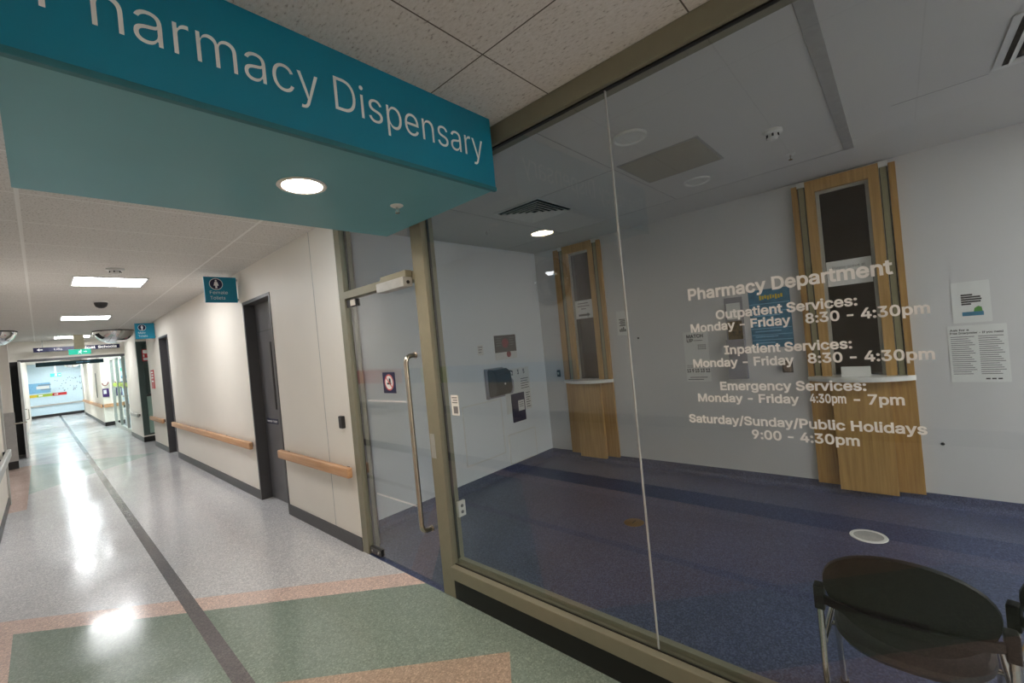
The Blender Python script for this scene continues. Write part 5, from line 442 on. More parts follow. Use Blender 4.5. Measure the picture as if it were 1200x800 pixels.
  'a': (389, '180,-1 198,2 213,7 226,13 238,21 248,29 256,38 262,46 269,58 283,58 283,6 331,6 331,251 329,277 324,299 317,317 307,333 296,345 282,355 268,363 253,369 238,373 222,376 208,378 194,378 174,377 154,375 135,370 116,363 99,353 82,341 68,327 56,310 49,295 97,281 99,286 105,296 113,305 123,314 134,321 147,328 161,333 178,336 196,337 213,336 229,333 243,327 254,320 264,311 272,300 277,287 280,273 282,257 282,254 280,244 276,236 268,230 259,226 248,223 234,221 219,219 200,217 179,214 161,211 144,208 127,205 110,200 95,195 80,188 68,180 57,170 48,158 42,144 38,127 36,108 38,85 44,65 53,48 65,33 80,20 97,10 116,3 137,-1 160,-3 155,40 141,43 128,47 116,52 106,60 97,69 91,79 87,91 86,105 87,120 92,133 99,143 108,152 120,159 132,164 146,168 160,172 175,174 182,175 190,176 199,177 210,179 220,180 230,182 240,184 249,186 258,188 264,190 269,192 282,203 282,138 280,121 276,106 269,90 259,76 246,64 231,53 213,46 193,41 170,39', '78,79,88 88,89,78 77,78,89 89,90,77 76,77,90 90,91,76 75,76,91 91,92,75 74,75,92 92,93,74 73,74,93 72,73,93 93,94,72 71,72,94 70,71,94 94,95,70 69,70,95 68,69,95 95,96,68 96,67,68 32,33,34 34,35,32 35,36,32 31,32,36 82,85,81 85,86,81 66,97,98 98,65,66 102,103,62 102,62,101 0,123,83 84,83,123 63,100,101 101,62,63 26,41,42 42,25,26 83,84,82 85,82,84 65,98,99 64,65,99 99,100,64 100,63,64 28,39,40 27,28,40 40,41,27 41,26,27 81,86,80 86,87,80 79,80,87 88,79,87 67,96,97 97,66,67 31,36,37 30,31,37 37,38,30 29,30,38 38,39,29 39,28,29 24,43,23 121,2,3 122,1,2 2,121,122 61,104,105 105,106,61 106,60,61 23,43,44 44,22,23 59,107,108 58,109,110 120,4,5 5,6,120 6,119,120 59,108,109 109,58,59 45,46,20 21,45,20 121,3,4 4,120,121 60,106,107 107,59,60 22,44,45 45,21,22 57,111,112 11,9,10 11,12,114 113,114,12 54,113,12 53,54,12 52,53,12 12,13,52 51,52,13 13,14,51 118,8,9 117,118,9 116,117,9 115,116,9 9,11,115 11,114,115 57,112,113 56,57,113 55,56,113 113,54,55 51,14,50 14,15,50 49,50,15 15,16,49 48,49,16 16,17,48 119,6,7 7,8,119 8,118,119 58,110,111 111,57,58 48,17,47 17,18,47 18,19,47 46,47,19 20,46,19 1,122,0 123,0,122 104,61,103 62,103,61 43,24,42 25,42,24'),
  'b': (424, '259,0 286,8 310,21 331,39 350,61 364,87 375,117 382,151 384,189 382,226 375,260 364,290 349,316 331,338 310,355 285,368 258,376 229,378 208,377 189,373 174,367 161,359 151,351 142,342 135,332 128,324 121,313 108,313 108,503 59,503 59,6 106,6 106,65 121,65 128,54 135,45 142,35 151,26 162,17 175,9 190,3 208,-1 229,-2 197,43 176,49 158,60 142,74 130,92 120,113 112,136 108,162 107,189 108,217 112,242 119,265 129,285 142,303 158,317 176,327 197,334 220,336 244,334 265,327 283,316 299,302 312,284 322,263 329,240 333,216 334,189 333,163 328,138 321,114 311,94 299,76 283,61 265,50 244,43 220,41', '31,32,30 50,51,30 51,52,30 29,30,52 52,27,29 33,47,32 47,48,32 48,49,32 30,32,49 50,30,49 27,52,53 53,54,27 54,55,27 55,26,27 37,45,36 35,36,45 23,24,57 57,22,23 58,20,21 40,43,39 43,44,39 38,39,44 20,58,59 59,19,20 38,44,37 45,37,44 22,57,58 58,21,22 35,45,34 45,46,34 33,34,46 47,33,46 26,55,56 25,26,56 56,57,25 57,24,25 60,17,18 77,42,0 78,41,42 42,77,78 17,60,61 61,16,17 63,15,62 75,76,1 1,2,75 15,63,14 1,76,0 77,0,76 16,61,62 62,15,16 4,5,73 72,73,5 5,6,72 71,72,6 6,7,71 70,71,7 7,8,70 8,69,70 69,8,68 8,9,68 67,68,9 9,10,67 66,67,10 10,11,66 65,66,11 11,12,65 75,2,3 74,75,3 3,4,74 4,73,74 65,12,64 12,13,64 63,64,13 14,63,13 43,40,41 41,78,43 60,18,59 19,59,18 29,27,28'),
  'c': (396, '225,-1 242,1 259,5 275,11 289,18 303,26 315,36 326,47 336,60 345,73 352,88 355,98 308,110 307,105 302,95 297,85 290,76 283,68 274,61 265,55 255,50 244,46 233,43 220,41 207,40 182,43 160,50 141,61 126,76 113,94 103,115 96,138 92,162 90,187 92,213 96,237 103,260 113,281 126,300 141,315 160,327 182,334 207,336 220,335 232,334 244,331 255,327 264,322 274,315 282,309 289,301 295,293 301,283 305,274 307,269 354,281 350,291 343,305 335,318 325,331 314,341 302,351 288,359 274,366 258,371 242,375 225,378 207,378 175,376 146,368 120,355 97,337 77,315 61,288 50,258 43,225 40,187 43,151 50,118 61,88 77,61 97,39 120,21 146,8 175,0 207,-2', '79,80,29 29,30,79 78,79,30 30,31,78 77,78,31 31,32,77 76,77,32 33,76,32 76,33,34 75,76,34 34,35,75 74,75,35 35,36,74 73,74,36 36,37,73 72,73,37 70,39,40 40,69,70 44,66,43 67,43,66 0,23,85 24,85,23 43,67,42 85,24,84 24,25,84 83,84,25 26,83,25 69,40,41 68,69,41 41,42,68 42,67,68 83,26,82 26,27,82 81,82,27 27,28,81 80,81,28 29,80,28 72,37,38 71,72,38 38,39,71 39,70,71 1,21,22 21,1,2 2,20,21 46,64,45 65,45,64 19,3,4 18,19,4 20,2,3 3,19,20 48,62,47 62,63,47 46,47,63 64,46,63 7,8,15 14,15,8 8,9,14 13,14,9 9,10,13 12,13,10 10,11,12 55,56,54 53,54,56 56,57,53 52,53,57 57,58,52 51,52,58 58,59,51 18,4,5 17,18,5 5,6,17 16,17,6 6,7,16 7,15,16 51,59,50 59,60,50 49,50,60 60,61,49 48,49,61 62,48,61 1,22,0 23,0,22 45,65,44 66,44,65'),
  'd': (424, '216,-1 234,3 250,9 262,17 273,26 282,35 290,45 296,54 303,65 319,65 319,6 366,6 366,503 317,503 317,313 303,313 296,324 290,332 283,342 274,351 263,359 250,367 235,373 217,377 196,378 166,376 140,368 115,355 94,338 75,316 60,290 49,260 42,226 40,189 42,151 49,117 60,87 75,61 93,39 115,21 139,8 166,0 195,-2 181,43 160,50 141,61 126,76 113,94 103,114 96,138 92,163 90,189 92,216 96,240 103,263 113,284 125,302 141,316 160,327 181,334 205,336 228,334 249,327 267,317 283,303 295,285 305,265 312,242 316,217 318,189 316,162 312,136 305,113 295,92 282,74 267,60 248,49 228,43 205,41', '35,36,48 48,49,35 34,35,49 49,50,34 33,34,50 50,51,33 51,52,33 32,33,52 52,53,32 31,32,53 53,54,31 30,31,54 54,55,30 29,30,55 57,58,26 40,45,39 57,26,27 44,41,43 0,78,42 43,41,42 42,78,43 60,24,59 25,59,24 41,44,40 45,40,44 59,25,58 26,58,25 39,45,38 45,46,38 37,38,46 46,47,37 36,37,47 48,36,47 29,55,56 28,29,56 56,57,28 57,27,28 61,22,23 2,3,76 77,1,2 2,76,77 62,21,61 22,61,21 75,4,5 5,6,75 19,63,18 76,3,4 4,75,76 63,19,62 19,20,62 21,62,20 68,14,67 11,9,10 11,69,70 69,11,68 11,12,68 14,68,12 73,8,9 72,73,9 71,72,9 9,11,71 11,70,71 67,14,66 65,66,14 15,65,14 75,6,7 74,75,7 7,8,74 8,73,74 65,15,64 15,16,64 63,64,16 16,17,63 18,63,17 1,77,0 78,0,77 61,23,60 24,60,23 14,12,13'),
  'e': (404, '237,-1 259,3 280,10 299,19 316,30 331,43 343,58 352,75 357,87 309,98 306,90 298,79 290,68 280,60 268,53 256,47 242,43 228,41 212,40 189,42 167,47 148,56 131,69 117,85 105,104 97,125 92,150 90,177 90,211 91,232 96,253 103,272 114,290 127,305 143,318 161,328 182,334 205,336 228,334 248,328 266,319 281,306 294,290 303,271 310,250 314,227 315,213 325,217 81,215 81,175 365,175 365,194 364,226 359,255 351,280 341,302 329,321 315,337 299,350 282,360 264,368 245,374 225,377 205,378 173,376 144,368 118,354 95,336 76,314 61,287 49,257 42,223 40,187 42,150 49,117 61,87 77,61 97,39 120,22 147,8 178,0 212,-2 315,217 90,215 90,175', '72,73,49 83,29,48 74,75,25 25,26,74 73,74,26 49,73,26 26,84,49 27,28,49 28,48,49 72,49,48 71,72,48 70,71,48 48,29,70 29,30,70 69,70,30 30,31,69 68,69,31 33,34,66 34,65,66 81,18,19 36,37,63 81,19,80 20,80,19 64,35,36 36,63,64 80,20,79 20,21,79 78,79,21 22,78,21 65,34,35 35,64,65 78,22,77 22,23,77 76,77,23 23,24,76 75,76,24 25,75,24 68,31,32 67,68,32 32,33,67 33,66,67 0,16,17 61,39,60 16,0,1 1,15,16 39,61,38 62,38,61 40,41,58 58,59,40 15,1,2 2,14,15 40,59,39 60,39,59 45,82,47 6,7,10 9,10,7 7,8,9 47,46,50 50,51,47 51,52,47 52,53,47 45,47,53 44,45,53 53,54,44 43,44,54 54,55,43 14,2,3 13,14,3 3,4,13 12,13,4 4,5,12 11,12,5 5,6,11 6,10,11 43,55,42 55,56,42 41,42,56 56,57,41 58,41,57 0,17,81 18,81,17 28,27,46 38,62,37 63,37,62 46,47,82 28,46,83 46,82,83 48,28,83 27,49,84 46,27,84 50,46,84'),
  'f': (254, '12,373 12,333 222,333 222,373 136,6 136,419 137,436 142,452 150,464 162,473 177,478 194,480 203,480 210,479 216,478 221,477 226,475 223,476 229,519 221,521 211,523 200,524 188,524 170,523 154,519 138,513 123,505 111,495 101,482 93,468 88,451 87,431 87,6 136,333 136,373 235,517 87,373 87,333', '9,24,25 8,9,26 9,25,26 5,6,31 30,31,6 6,7,30 29,30,7 28,29,7 7,8,28 27,28,8 8,26,27 11,22,10 23,10,22 13,20,12 21,12,20 12,21,11 22,11,21 16,17,15 15,18,14 18,19,14 13,14,19 20,13,19 24,9,10 10,23,24 2,3,34 0,1,37 33,2,34 15,17,35 18,15,35 34,5,36 5,31,36 33,34,36 37,33,36 36,0,37 32,4,33 33,37,32'),
  'g': (425, '236,-143 263,-138 288,-130 311,-119 330,-104 345,-86 357,-65 364,-39 366,-9 366,373 319,373 319,313 304,313 297,324 291,332 284,342 275,351 264,360 251,367 236,373 217,377 196,378 167,376 140,368 116,355 94,338 76,317 60,291 49,261 42,228 40,191 42,154 49,122 61,93 76,68 94,48 116,32 140,20 166,13 195,11 216,12 235,15 250,21 263,28 273,37 282,45 290,55 296,63 303,74 317,74 317,-6 314,-36 304,-61 286,-80 263,-93 237,-101 207,-103 186,-102 168,-99 152,-94 139,-87 127,-79 117,-70 109,-61 102,-52 100,-49 59,-72 64,-80 74,-93 86,-106 100,-117 117,-126 136,-134 157,-140 181,-143 207,-145 182,55 161,61 142,71 126,84 113,101 103,120 96,142 92,166 90,193 92,218 96,242 103,265 113,285 126,302 142,316 160,327 181,334 205,336 228,334 249,328 267,317 283,303 296,286 306,266 313,244 317,219 318,193 317,165 313,141 305,119 295,99 283,83 267,70 249,61 228,55 205,53', '67,68,63 63,64,67 64,65,67 66,67,65 33,34,80 80,81,33 32,33,81 81,82,32 31,32,82 82,83,31 30,31,83 84,30,83 30,84,85 29,30,85 85,86,29 28,29,86 86,87,28 27,28,87 87,88,27 26,27,88 60,72,59 72,60,71 37,78,36 90,23,24 74,58,73 39,111,76 93,21,92 58,74,57 39,76,38 77,38,76 22,91,92 92,21,22 59,72,73 73,58,59 38,77,37 78,37,77 23,90,91 91,22,23 71,60,70 60,61,70 69,70,61 61,62,69 68,69,62 63,68,62 36,78,35 78,79,35 34,35,79 80,34,79 26,88,89 25,26,89 89,90,25 90,24,25 41,110,40 56,75,0 0,55,56 110,41,42 42,109,110 95,18,94 18,19,94 20,94,19 54,1,2 2,53,54 108,44,45 15,16,96 55,0,1 1,54,55 109,42,43 43,44,109 44,108,109 96,16,95 16,17,95 18,95,17 6,7,51 50,51,7 7,8,50 49,50,8 102,103,8 8,9,102 101,102,9 9,10,11 4,5,52 5,6,52 6,51,52 106,48,49 105,106,49 104,105,49 49,8,104 8,103,104 101,9,100 9,11,100 99,100,11 98,99,11 12,98,11 53,2,3 3,4,53 4,52,53 108,45,46 46,47,108 107,108,47 47,48,107 48,106,107 98,12,97 12,13,97 96,97,13 13,14,96 15,96,14 57,74,75 75,56,57 111,39,40 40,110,111 94,20,93 21,93,20'),
  'h': (410, '109,249 114,268 121,286 131,301 143,313 158,323 174,330 191,334 210,335 236,332 259,323 277,309 291,288 299,264 302,236 302,6 351,6 351,240 349,270 344,296 335,318 324,337 309,352 292,363 273,372 251,377 227,378 201,376 177,369 156,357 137,340 121,316 111,293 108,293 108,503 59,503 59,6 108,6 108,227', '37,38,36 35,36,38 0,1,33 0,33,38 35,38,33 3,4,31 4,30,31 28,6,7 29,5,6 6,28,29 30,4,5 5,29,30 33,1,2 32,33,2 2,3,32 3,31,32 26,9,25 9,26,8 27,8,26 11,23,10 24,10,23 25,9,10 10,24,25 14,15,16 16,17,14 13,14,17 17,18,13 18,19,13 13,19,12 19,20,12 20,21,12 11,12,21 21,22,11 23,11,22 8,27,7 28,7,27 35,33,34'),
  'i': (167, '108,6 108,373 59,373 59,6 93,450 102,453 110,459 116,466 119,474 120,483 119,492 116,500 110,508 102,513 93,517 84,518 74,517 66,513 58,508 52,500 49,492 47,483 49,474 52,466 58,459 66,453 74,450 84,449', '21,22,23 23,24,21 24,18,21 18,19,21 20,21,19 26,15,16 26,16,25 16,17,25 18,24,25 25,17,18 27,4,14 14,4,5 5,13,14 8,9,7 7,9,6 12,6,9 11,12,9 9,10,11 6,12,5 13,5,12 2,3,0 0,1,2 15,26,27 27,14,15'),
  'k': (381, '175,205 181,205 346,373 287,373 123,206 116,206 116,150 108,6 108,503 59,503 59,6 360,6 191,220 156,185 297,6 193,217 176,205', '4,5,6 0,16,12 1,13,14 14,11,1 2,3,12 0,12,4 2,12,15 12,3,4 4,6,0 9,10,7 8,9,7 1,11,15 12,1,15 1,12,16 13,1,16'),
  'l': (189, '147,4 154,4 161,5 168,6 165,47 168,48 165,47 161,47 157,46 152,46 146,46 133,47 123,51 115,59 111,69 108,82 108,99 108,503 59,503 59,85 61,60 67,40 78,24 94,13 114,6 140,4 174,7', '18,19,16 11,12,24 24,12,23 12,13,23 22,23,13 21,22,13 13,14,21 20,21,14 14,15,20 19,20,15 16,19,15 18,16,17 10,25,0 9,1,2 2,8,9 10,0,1 1,9,10 6,7,4 4,7,3 6,4,5 3,7,2 8,2,7 11,24,25 25,10,11 4,3,26'),
  'm': (610, '108,6 108,238 109,258 113,276 121,292 130,306 142,317 155,325 169,332 184,335 199,337 221,334 240,327 257,315 270,300 278,281 280,260 280,6 329,6 329,247 330,264 334,279 340,293 348,306 359,316 371,325 386,331 401,335 419,337 439,334 459,328 476,317 491,301 499,280 502,254 502,6 551,6 551,255 549,282 544,306 535,326 524,342 510,356 494,366 476,374 457,379 437,380 418,379 400,375 383,369 368,361 354,351 342,339 332,325 324,310 321,301 313,301 308,318 298,339 283,356 265,370 244,377 219,380 204,379 189,376 175,371 161,363 148,354 137,342 127,328 119,312 116,301 106,301 106,373 59,373 59,6', '72,73,74 0,1,75 74,75,1 1,2,74 72,74,2 2,3,72 5,69,70 7,8,67 8,66,67 69,5,6 68,69,6 6,7,68 7,67,68 72,3,4 71,72,4 4,5,71 5,70,71 10,64,9 65,9,64 11,12,61 62,63,11 11,61,62 11,63,10 64,10,63 14,15,56 56,57,14 57,58,14 13,14,58 58,59,13 13,59,12 59,60,12 61,12,60 66,8,9 9,65,66 21,22,55 54,55,22 25,50,51 49,26,27 27,48,49 50,25,26 26,49,50 54,22,23 53,54,23 23,24,53 52,53,24 24,25,52 25,51,52 46,28,29 29,45,46 31,43,30 44,30,43 45,29,30 30,44,45 34,35,36 36,37,34 37,38,34 33,34,38 38,39,33 33,39,32 39,40,32 40,41,32 31,32,41 41,42,31 43,31,42 48,27,28 47,48,28 28,46,47 18,19,17 16,17,19 19,20,16 15,16,20 56,15,20 20,21,56 21,55,56'),
  'n': (410, '109,249 114,268 121,286 131,301 143,313 158,323 174,330 191,334 210,335 236,332 259,323 277,309 291,288 299,264 302,236 302,6 351,6 351,240 349,270 344,296 335,318 323,337 309,352 292,363 273,372 251,377 227,378 201,376 177,369 156,357 137,340 121,316 111,293 106,293 106,373 59,373 59,6 108,6 108,227', '37,38,36 35,36,38 38,0,35 33,35,0 0,1,33 1,32,33 3,4,31 4,30,31 28,6,7 29,5,6 6,28,29 30,4,5 5,29,30 32,1,2 2,3,32 3,31,32 26,9,25 9,26,8 27,8,26 11,23,10 24,10,23 25,9,10 10,24,25 14,15,16 16,17,14 13,14,17 17,18,13 18,19,13 13,19,12 19,20,12 20,21,12 11,12,21 21,22,11 23,11,22 8,27,7 28,7,27 35,33,34'),
  'o': (415, '240,0 269,8 295,22 319,39 338,61 354,88 366,118 373,151 375,187 373,225 366,258 354,288 338,315 319,337 295,355 269,368 240,376 207,378 175,376 146,368 120,355 97,337 77,315 61,288 50,258 43,225 40,187 43,151 50,118 61,88 77,61 97,39 120,21 146,8 175,0 207,-2 182,43 160,50 141,61 126,76 113,94 103,115 96,138 92,162 90,187 92,213 96,237 103,260 113,281 126,300 141,315 160,327 182,334 207,336 232,334 255,327 274,315 290,300 303,281 313,260 320,237 324,213 325,187 324,162 320,138 313,115 303,94 290,76 274,61 255,50 232,43 207,40', '28,29,41 41,42,28 27,28,42 42,43,27 26,27,43 43,44,26 44,45,26 25,26,45 45,46,25 24,25,46 46,47,24 23,24,47 18,52,53 71,36,34 19,51,52 52,18,19 34,36,33 36,37,33 32,33,37 38,32,37 20,50,51 51,19,20 32,38,31 38,39,31 30,31,39 39,40,30 29,30,40 41,29,40 23,47,48 22,23,48 48,49,22 21,22,49 49,50,21 50,20,21 0,1,70 1,69,70 69,1,2 2,68,69 56,14,55 14,15,55 54,55,15 16,54,15 5,6,65 64,65,6 6,7,64 63,64,7 7,8,63 62,63,8 61,62,8 8,9,61 60,61,9 9,10,60 59,60,10 10,11,59 68,2,3 67,68,3 3,4,67 66,67,4 4,5,66 5,65,66 59,11,58 11,12,58 57,58,12 12,13,57 56,57,13 14,56,13 71,34,35 35,0,71 0,70,71 54,16,53 16,17,53 18,53,17'),
  'p': (424, '108,-137 108,65 121,65 128,54 135,45 142,35 151,26 162,17 175,9 190,3 208,-1 229,-2 259,0 286,8 310,21 331,39 350,61 364,87 375,117 382,151 384,189 382,226 375,260 364,290 349,316 331,338 310,355 285,368 258,376 229,378 208,377 189,373 174,367 161,359 151,351 142,342 134,332 128,324 121,313 106,313 106,373 59,373 59,-137 197,43 176,49 158,60 142,74 130,92 120,113 112,136 108,162 107,189 108,217 112,242 119,265 129,285 142,303 158,317 176,327 197,334 220,336 244,334 265,327 283,316 299,302 312,284 322,263 329,240 333,216 334,189 333,163 328,138 321,114 311,94 299,76 283,61 265,50 244,43 220,41', '39,40,41 1,50,42 41,42,50 50,51,41 51,52,41 2,47,1 47,48,1 48,49,1 50,1,49 41,52,53 39,41,53 53,54,39 54,55,39 55,38,39 6,45,5 5,45,4 35,36,57 57,34,35 58,32,33 9,43,8 43,44,8 7,8,44 32,58,59 59,31,32 7,44,6 45,6,44 34,57,58 58,33,34 4,45,3 45,46,3 2,3,46 47,2,46 38,55,56 37,38,56 56,57,37 57,36,37 60,29,30 77,11,12 78,10,11 11,77,78 29,60,61 61,28,29 63,27,62 75,76,13 13,14,75 27,63,26 13,76,12 77,12,76 28,61,62 62,27,28 16,17,73 72,73,17 17,18,72 71,72,18 18,19,71 70,71,19 19,20,70 20,69,70 69,20,68 20,21,68 67,68,21 21,22,67 66,67,22 22,23,66 65,66,23 23,24,65 75,14,15 74,75,15 15,16,74 16,73,74 65,24,64 24,25,64 63,64,25 26,63,25 43,9,10 10,78,43 60,30,59 31,59,30 42,0,1'),
  'q': (424, '366,373 319,373 319,313 303,313 296,324 290,332 283,342 274,351 263,359 250,367 235,373 217,377 196,378 166,376 140,368 115,355 94,338 75,316 60,290 49,260 42,226 40,189 42,151 49,117 60,87 75,61 93,39 115,21 139,8 166,0 195,-2 216,-1 234,3 250,9 262,17 273,26 282,35 290,45 296,54 303,65 317,65 317,-137 366,-137 181,43 160,50 141,61 126,76 113,94 103,114 96,138 92,163 90,189 92,216 96,240 103,263 113,284 125,302 141,316 160,327 181,334 205,336 228,334 249,327 267,317 283,303 295,285 305,265 312,242 316,217 318,189 316,162 312,136 305,113 295,92 282,74 267,60 248,49 228,43 205,41', '23,24,48 48,49,23 22,23,49 49,50,22 21,22,50 50,51,21 51,52,21 20,21,52 52,53,20 19,20,53 53,54,19 18,19,54 54,55,18 17,18,55 57,58,14 28,45,27 57,14,15 44,29,43 31,78,30 43,29,30 30,78,43 60,12,59 13,59,12 29,44,28 45,28,44 59,13,58 14,58,13 27,45,26 45,46,26 25,26,46 46,47,25 24,25,47 48,24,47 17,55,56 16,17,56 56,57,16 57,15,16 61,10,11 33,34,76 77,32,33 33,76,77 62,9,61 10,61,9 75,35,36 36,37,75 7,63,6 76,34,35 35,75,76 63,7,62 7,8,62 9,62,8 0,1,2 70,40,42 42,0,70 0,69,70 69,0,68 67,68,0 0,2,67 73,39,40 72,73,40 71,72,40 40,70,71 67,2,66 65,66,2 3,65,2 75,37,38 74,75,38 38,39,74 39,73,74 65,3,64 3,4,64 63,64,4 4,5,63 6,63,5 32,77,31 78,31,77 61,11,60 12,60,11 41,42,40'),
  'r': (259, '108,6 108,237 109,255 113,272 121,287 130,300 142,311 156,320 172,327 189,330 207,332 215,332 223,331 231,330 237,329 242,329 237,330 237,378 229,378 223,379 218,379 213,379 192,377 173,371 156,362 141,350 129,336 119,315 106,315 106,373 59,373 59,6', '28,29,30 0,1,31 30,31,1 1,2,30 28,30,2 2,3,28 27,4,5 27,5,6 26,27,6 6,7,26 7,25,26 28,3,4 4,27,28 23,8,9 9,22,23 21,10,11 11,20,21 22,9,10 10,21,22 13,18,12 19,12,18 16,14,15 14,16,13 16,17,13 18,13,17 12,19,11 20,11,19 25,7,8 24,25,8 8,23,24'),
  's': (365, '209,-1 235,4 257,12 277,23 294,35 307,51 317,68 323,86 325,106 323,130 315,150 302,167 283,182 259,194 228,203 170,217 150,223 133,230 120,239 110,249 104,262 103,277 105,294 114,309 127,322 145,331 165,337 187,339 211,337 231,331 246,320 258,308 267,294 272,284 316,294 312,305 304,321 294,335 282,348 268,358 251,367 233,373 211,377 187,378 162,377 139,372 117,365 99,355 83,343 70,328 60,312 55,294 53,274 55,250 63,230 77,212 95,198 120,185 151,176 214,161 231,156 246,149 258,140 267,129 272,117 274,103 271,86 262,71 248,57 229,47 207,41 181,39 159,41 138,46 121,55 106,68 95,85 90,100 43,90 47,75 55,57 66,42 80,29 96,18 114,9 135,3 157,-1 182,-2', '82,75,81 75,76,81 80,81,76 79,80,76 76,77,79 78,79,77 53,54,20 52,53,20 20,21,52 51,52,21 21,22,51 50,51,22 49,50,22 85,73,84 73,74,84 87,71,86 71,72,86 16,58,15 45,25,26 26,44,45 86,72,85 73,85,72 58,16,57 17,57,16 46,24,25 25,45,46 84,74,83 82,83,74 75,82,74 57,17,56 17,18,56 55,56,18 18,19,55 54,55,19 20,54,19 49,22,23 48,49,23 47,48,23 23,24,47 24,46,47 14,59,60 27,28,42 43,27,42 70,0,1 69,70,1 1,2,69 2,68,69 61,13,60 14,60,13 40,41,29 28,29,41 42,28,41 5,6,66 6,7,66 65,66,7 7,8,65 64,65,8 8,9,64 9,10,64 63,64,10 10,11,63 34,35,33 32,33,35 35,36,32 68,2,3 67,68,3 3,4,67 4,5,67 5,66,67 63,11,62 11,12,62 61,62,12 13,61,12 32,36,31 36,37,31 37,38,31 30,31,38 38,39,30 29,30,39 40,29,39 71,87,0 0,70,71 15,58,59 59,14,15 44,26,27 27,43,44'),
  't': (227, '12,373 12,333 198,333 198,373 71,93 74,66 82,44 96,26 115,13 139,5 169,2 176,2 183,2 191,3 198,4 205,6 206,6 197,47 198,47 192,46 186,45 180,44 175,44 170,44 155,45 141,50 132,57 125,68 121,81 120,97 120,465 71,465 120,333 120,373 71,373 71,333', '24,25,9 9,25,8 25,26,8 7,8,26 6,7,26 26,27,6 5,6,27 27,28,5 4,5,28 28,29,4 23,10,11 11,22,23 21,12,13 13,20,21 22,11,12 12,21,22 14,15,19 17,19,15 15,16,17 20,13,14 14,19,20 24,9,10 10,23,24 2,3,33 19,17,18 0,1,35 32,2,33 30,31,33 34,33,31 32,33,34 35,32,34 34,0,35 29,32,35 4,29,35'),
  'u': (410, '208,3 232,10 254,22 273,39 289,63 298,86 304,86 304,6 351,6 351,373 302,373 302,152 301,131 296,111 289,94 279,79 266,66 252,57 236,50 219,46 200,44 174,47 151,56 132,71 119,91 110,115 108,144 108,373 59,373 59,139 60,109 66,84 75,61 86,43 101,28 118,16 137,8 159,3 182,1', '28,29,26 26,27,28 21,38,20 38,21,37 22,37,21 37,22,36 35,36,22 23,35,22 35,23,34 33,34,23 23,24,33 32,33,24 31,32,24 24,25,31 30,31,25 29,30,25 26,29,25 19,0,1 1,18,19 3,4,16 4,15,16 18,1,2 17,18,2 2,3,17 3,16,17 13,14,5 13,5,6 12,13,6 6,8,12 11,12,8 8,9,11 9,10,11 15,4,5 5,14,15 20,38,0 0,19,20 8,6,7'),
  'v': (389, '222,6 363,373 309,373 230,153 222,130 215,108 209,85 203,63 196,41 192,27 198,27 193,41 187,63 181,85 175,108 168,130 160,153 80,373 26,373 167,6 195,36', '16,19,15 19,16,18 17,18,16 9,11,19 11,12,19 12,13,19 13,14,19 15,19,14 2,3,1 1,3,0 4,0,3 8,10,0 7,8,0 6,7,0 5,6,0 0,4,5 9,19,0 0,10,9 10,8,20 9,10,20 11,9,20'),
  'w': (567, '194,6 242,173 247,191 252,208 257,226 261,244 266,263 271,282 276,301 280,320 283,332 284,332 287,320 292,301 296,282 301,263 306,245 310,227 315,209 320,191 325,173 373,6 425,6 536,373 485,373 439,212 433,188 426,161 419,134 412,104 404,73 399,47 395,47 389,74 383,105 376,134 369,162 362,188 356,212 312,373 257,373 212,212 205,187 198,161 191,133 184,104 178,73 172,47 168,47 162,74 155,106 148,135 141,163 134,188 128,212 83,373 31,373 142,6', '55,56,54 52,53,57 57,51,52 57,53,56 54,56,53 48,49,57 49,50,57 51,57,50 2,3,41 42,43,1 1,2,42 2,41,42 7,8,40 8,9,40 9,10,40 41,3,4 4,5,41 5,6,41 6,7,41 48,57,0 47,48,0 46,47,0 44,45,1 1,43,44 36,37,20 20,37,19 37,38,19 18,19,38 18,38,17 16,17,38 15,16,38 14,15,38 13,14,39 12,13,39 11,12,39 31,32,21 32,33,21 28,29,22 22,27,28 25,26,23 23,24,25 23,26,22 27,22,26 31,21,22 30,31,22 22,29,30 34,35,20 36,20,35 40,10,11 11,39,40 45,46,0 1,45,0 21,33,34 34,20,21 14,38,39 7,40,41'),
  'y': (389, '59,-136 66,-137 73,-138 82,-139 91,-139 108,-138 123,-135 137,-130 150,-123 161,-114 172,-103 182,-90 191,-74 199,-56 363,373 309,373 230,153 222,130 215,108 208,85 202,63 196,41 192,27 197,27 193,41 187,63 181,85 175,108 168,130 160,153 80,373 26,373 169,-1 156,-38 150,-54 143,-67 135,-78 126,-86 116,-92 105,-95 94,-96 82,-95 70,-93 66,-93 195,37 55,-135', '3,41,2 42,2,41 2,42,1 0,1,42 42,43,0 40,4,5 39,40,5 5,6,39 6,38,39 37,7,8 38,6,7 7,37,38 4,40,3 41,3,40 25,26,32 26,27,32 23,20,21 15,16,14 14,16,13 16,17,13 17,18,13 18,19,13 23,13,19 20,23,19 32,33,13 13,23,32 23,22,32 22,24,32 25,32,24 37,8,9 36,37,9 9,10,36 35,36,10 10,11,35 34,35,11 11,12,34 12,13,34 13,33,34 30,31,29 23,21,44 22,23,44 24,22,44 32,27,28 29,31,32 28,29,32 0,43,45'),
 },
}

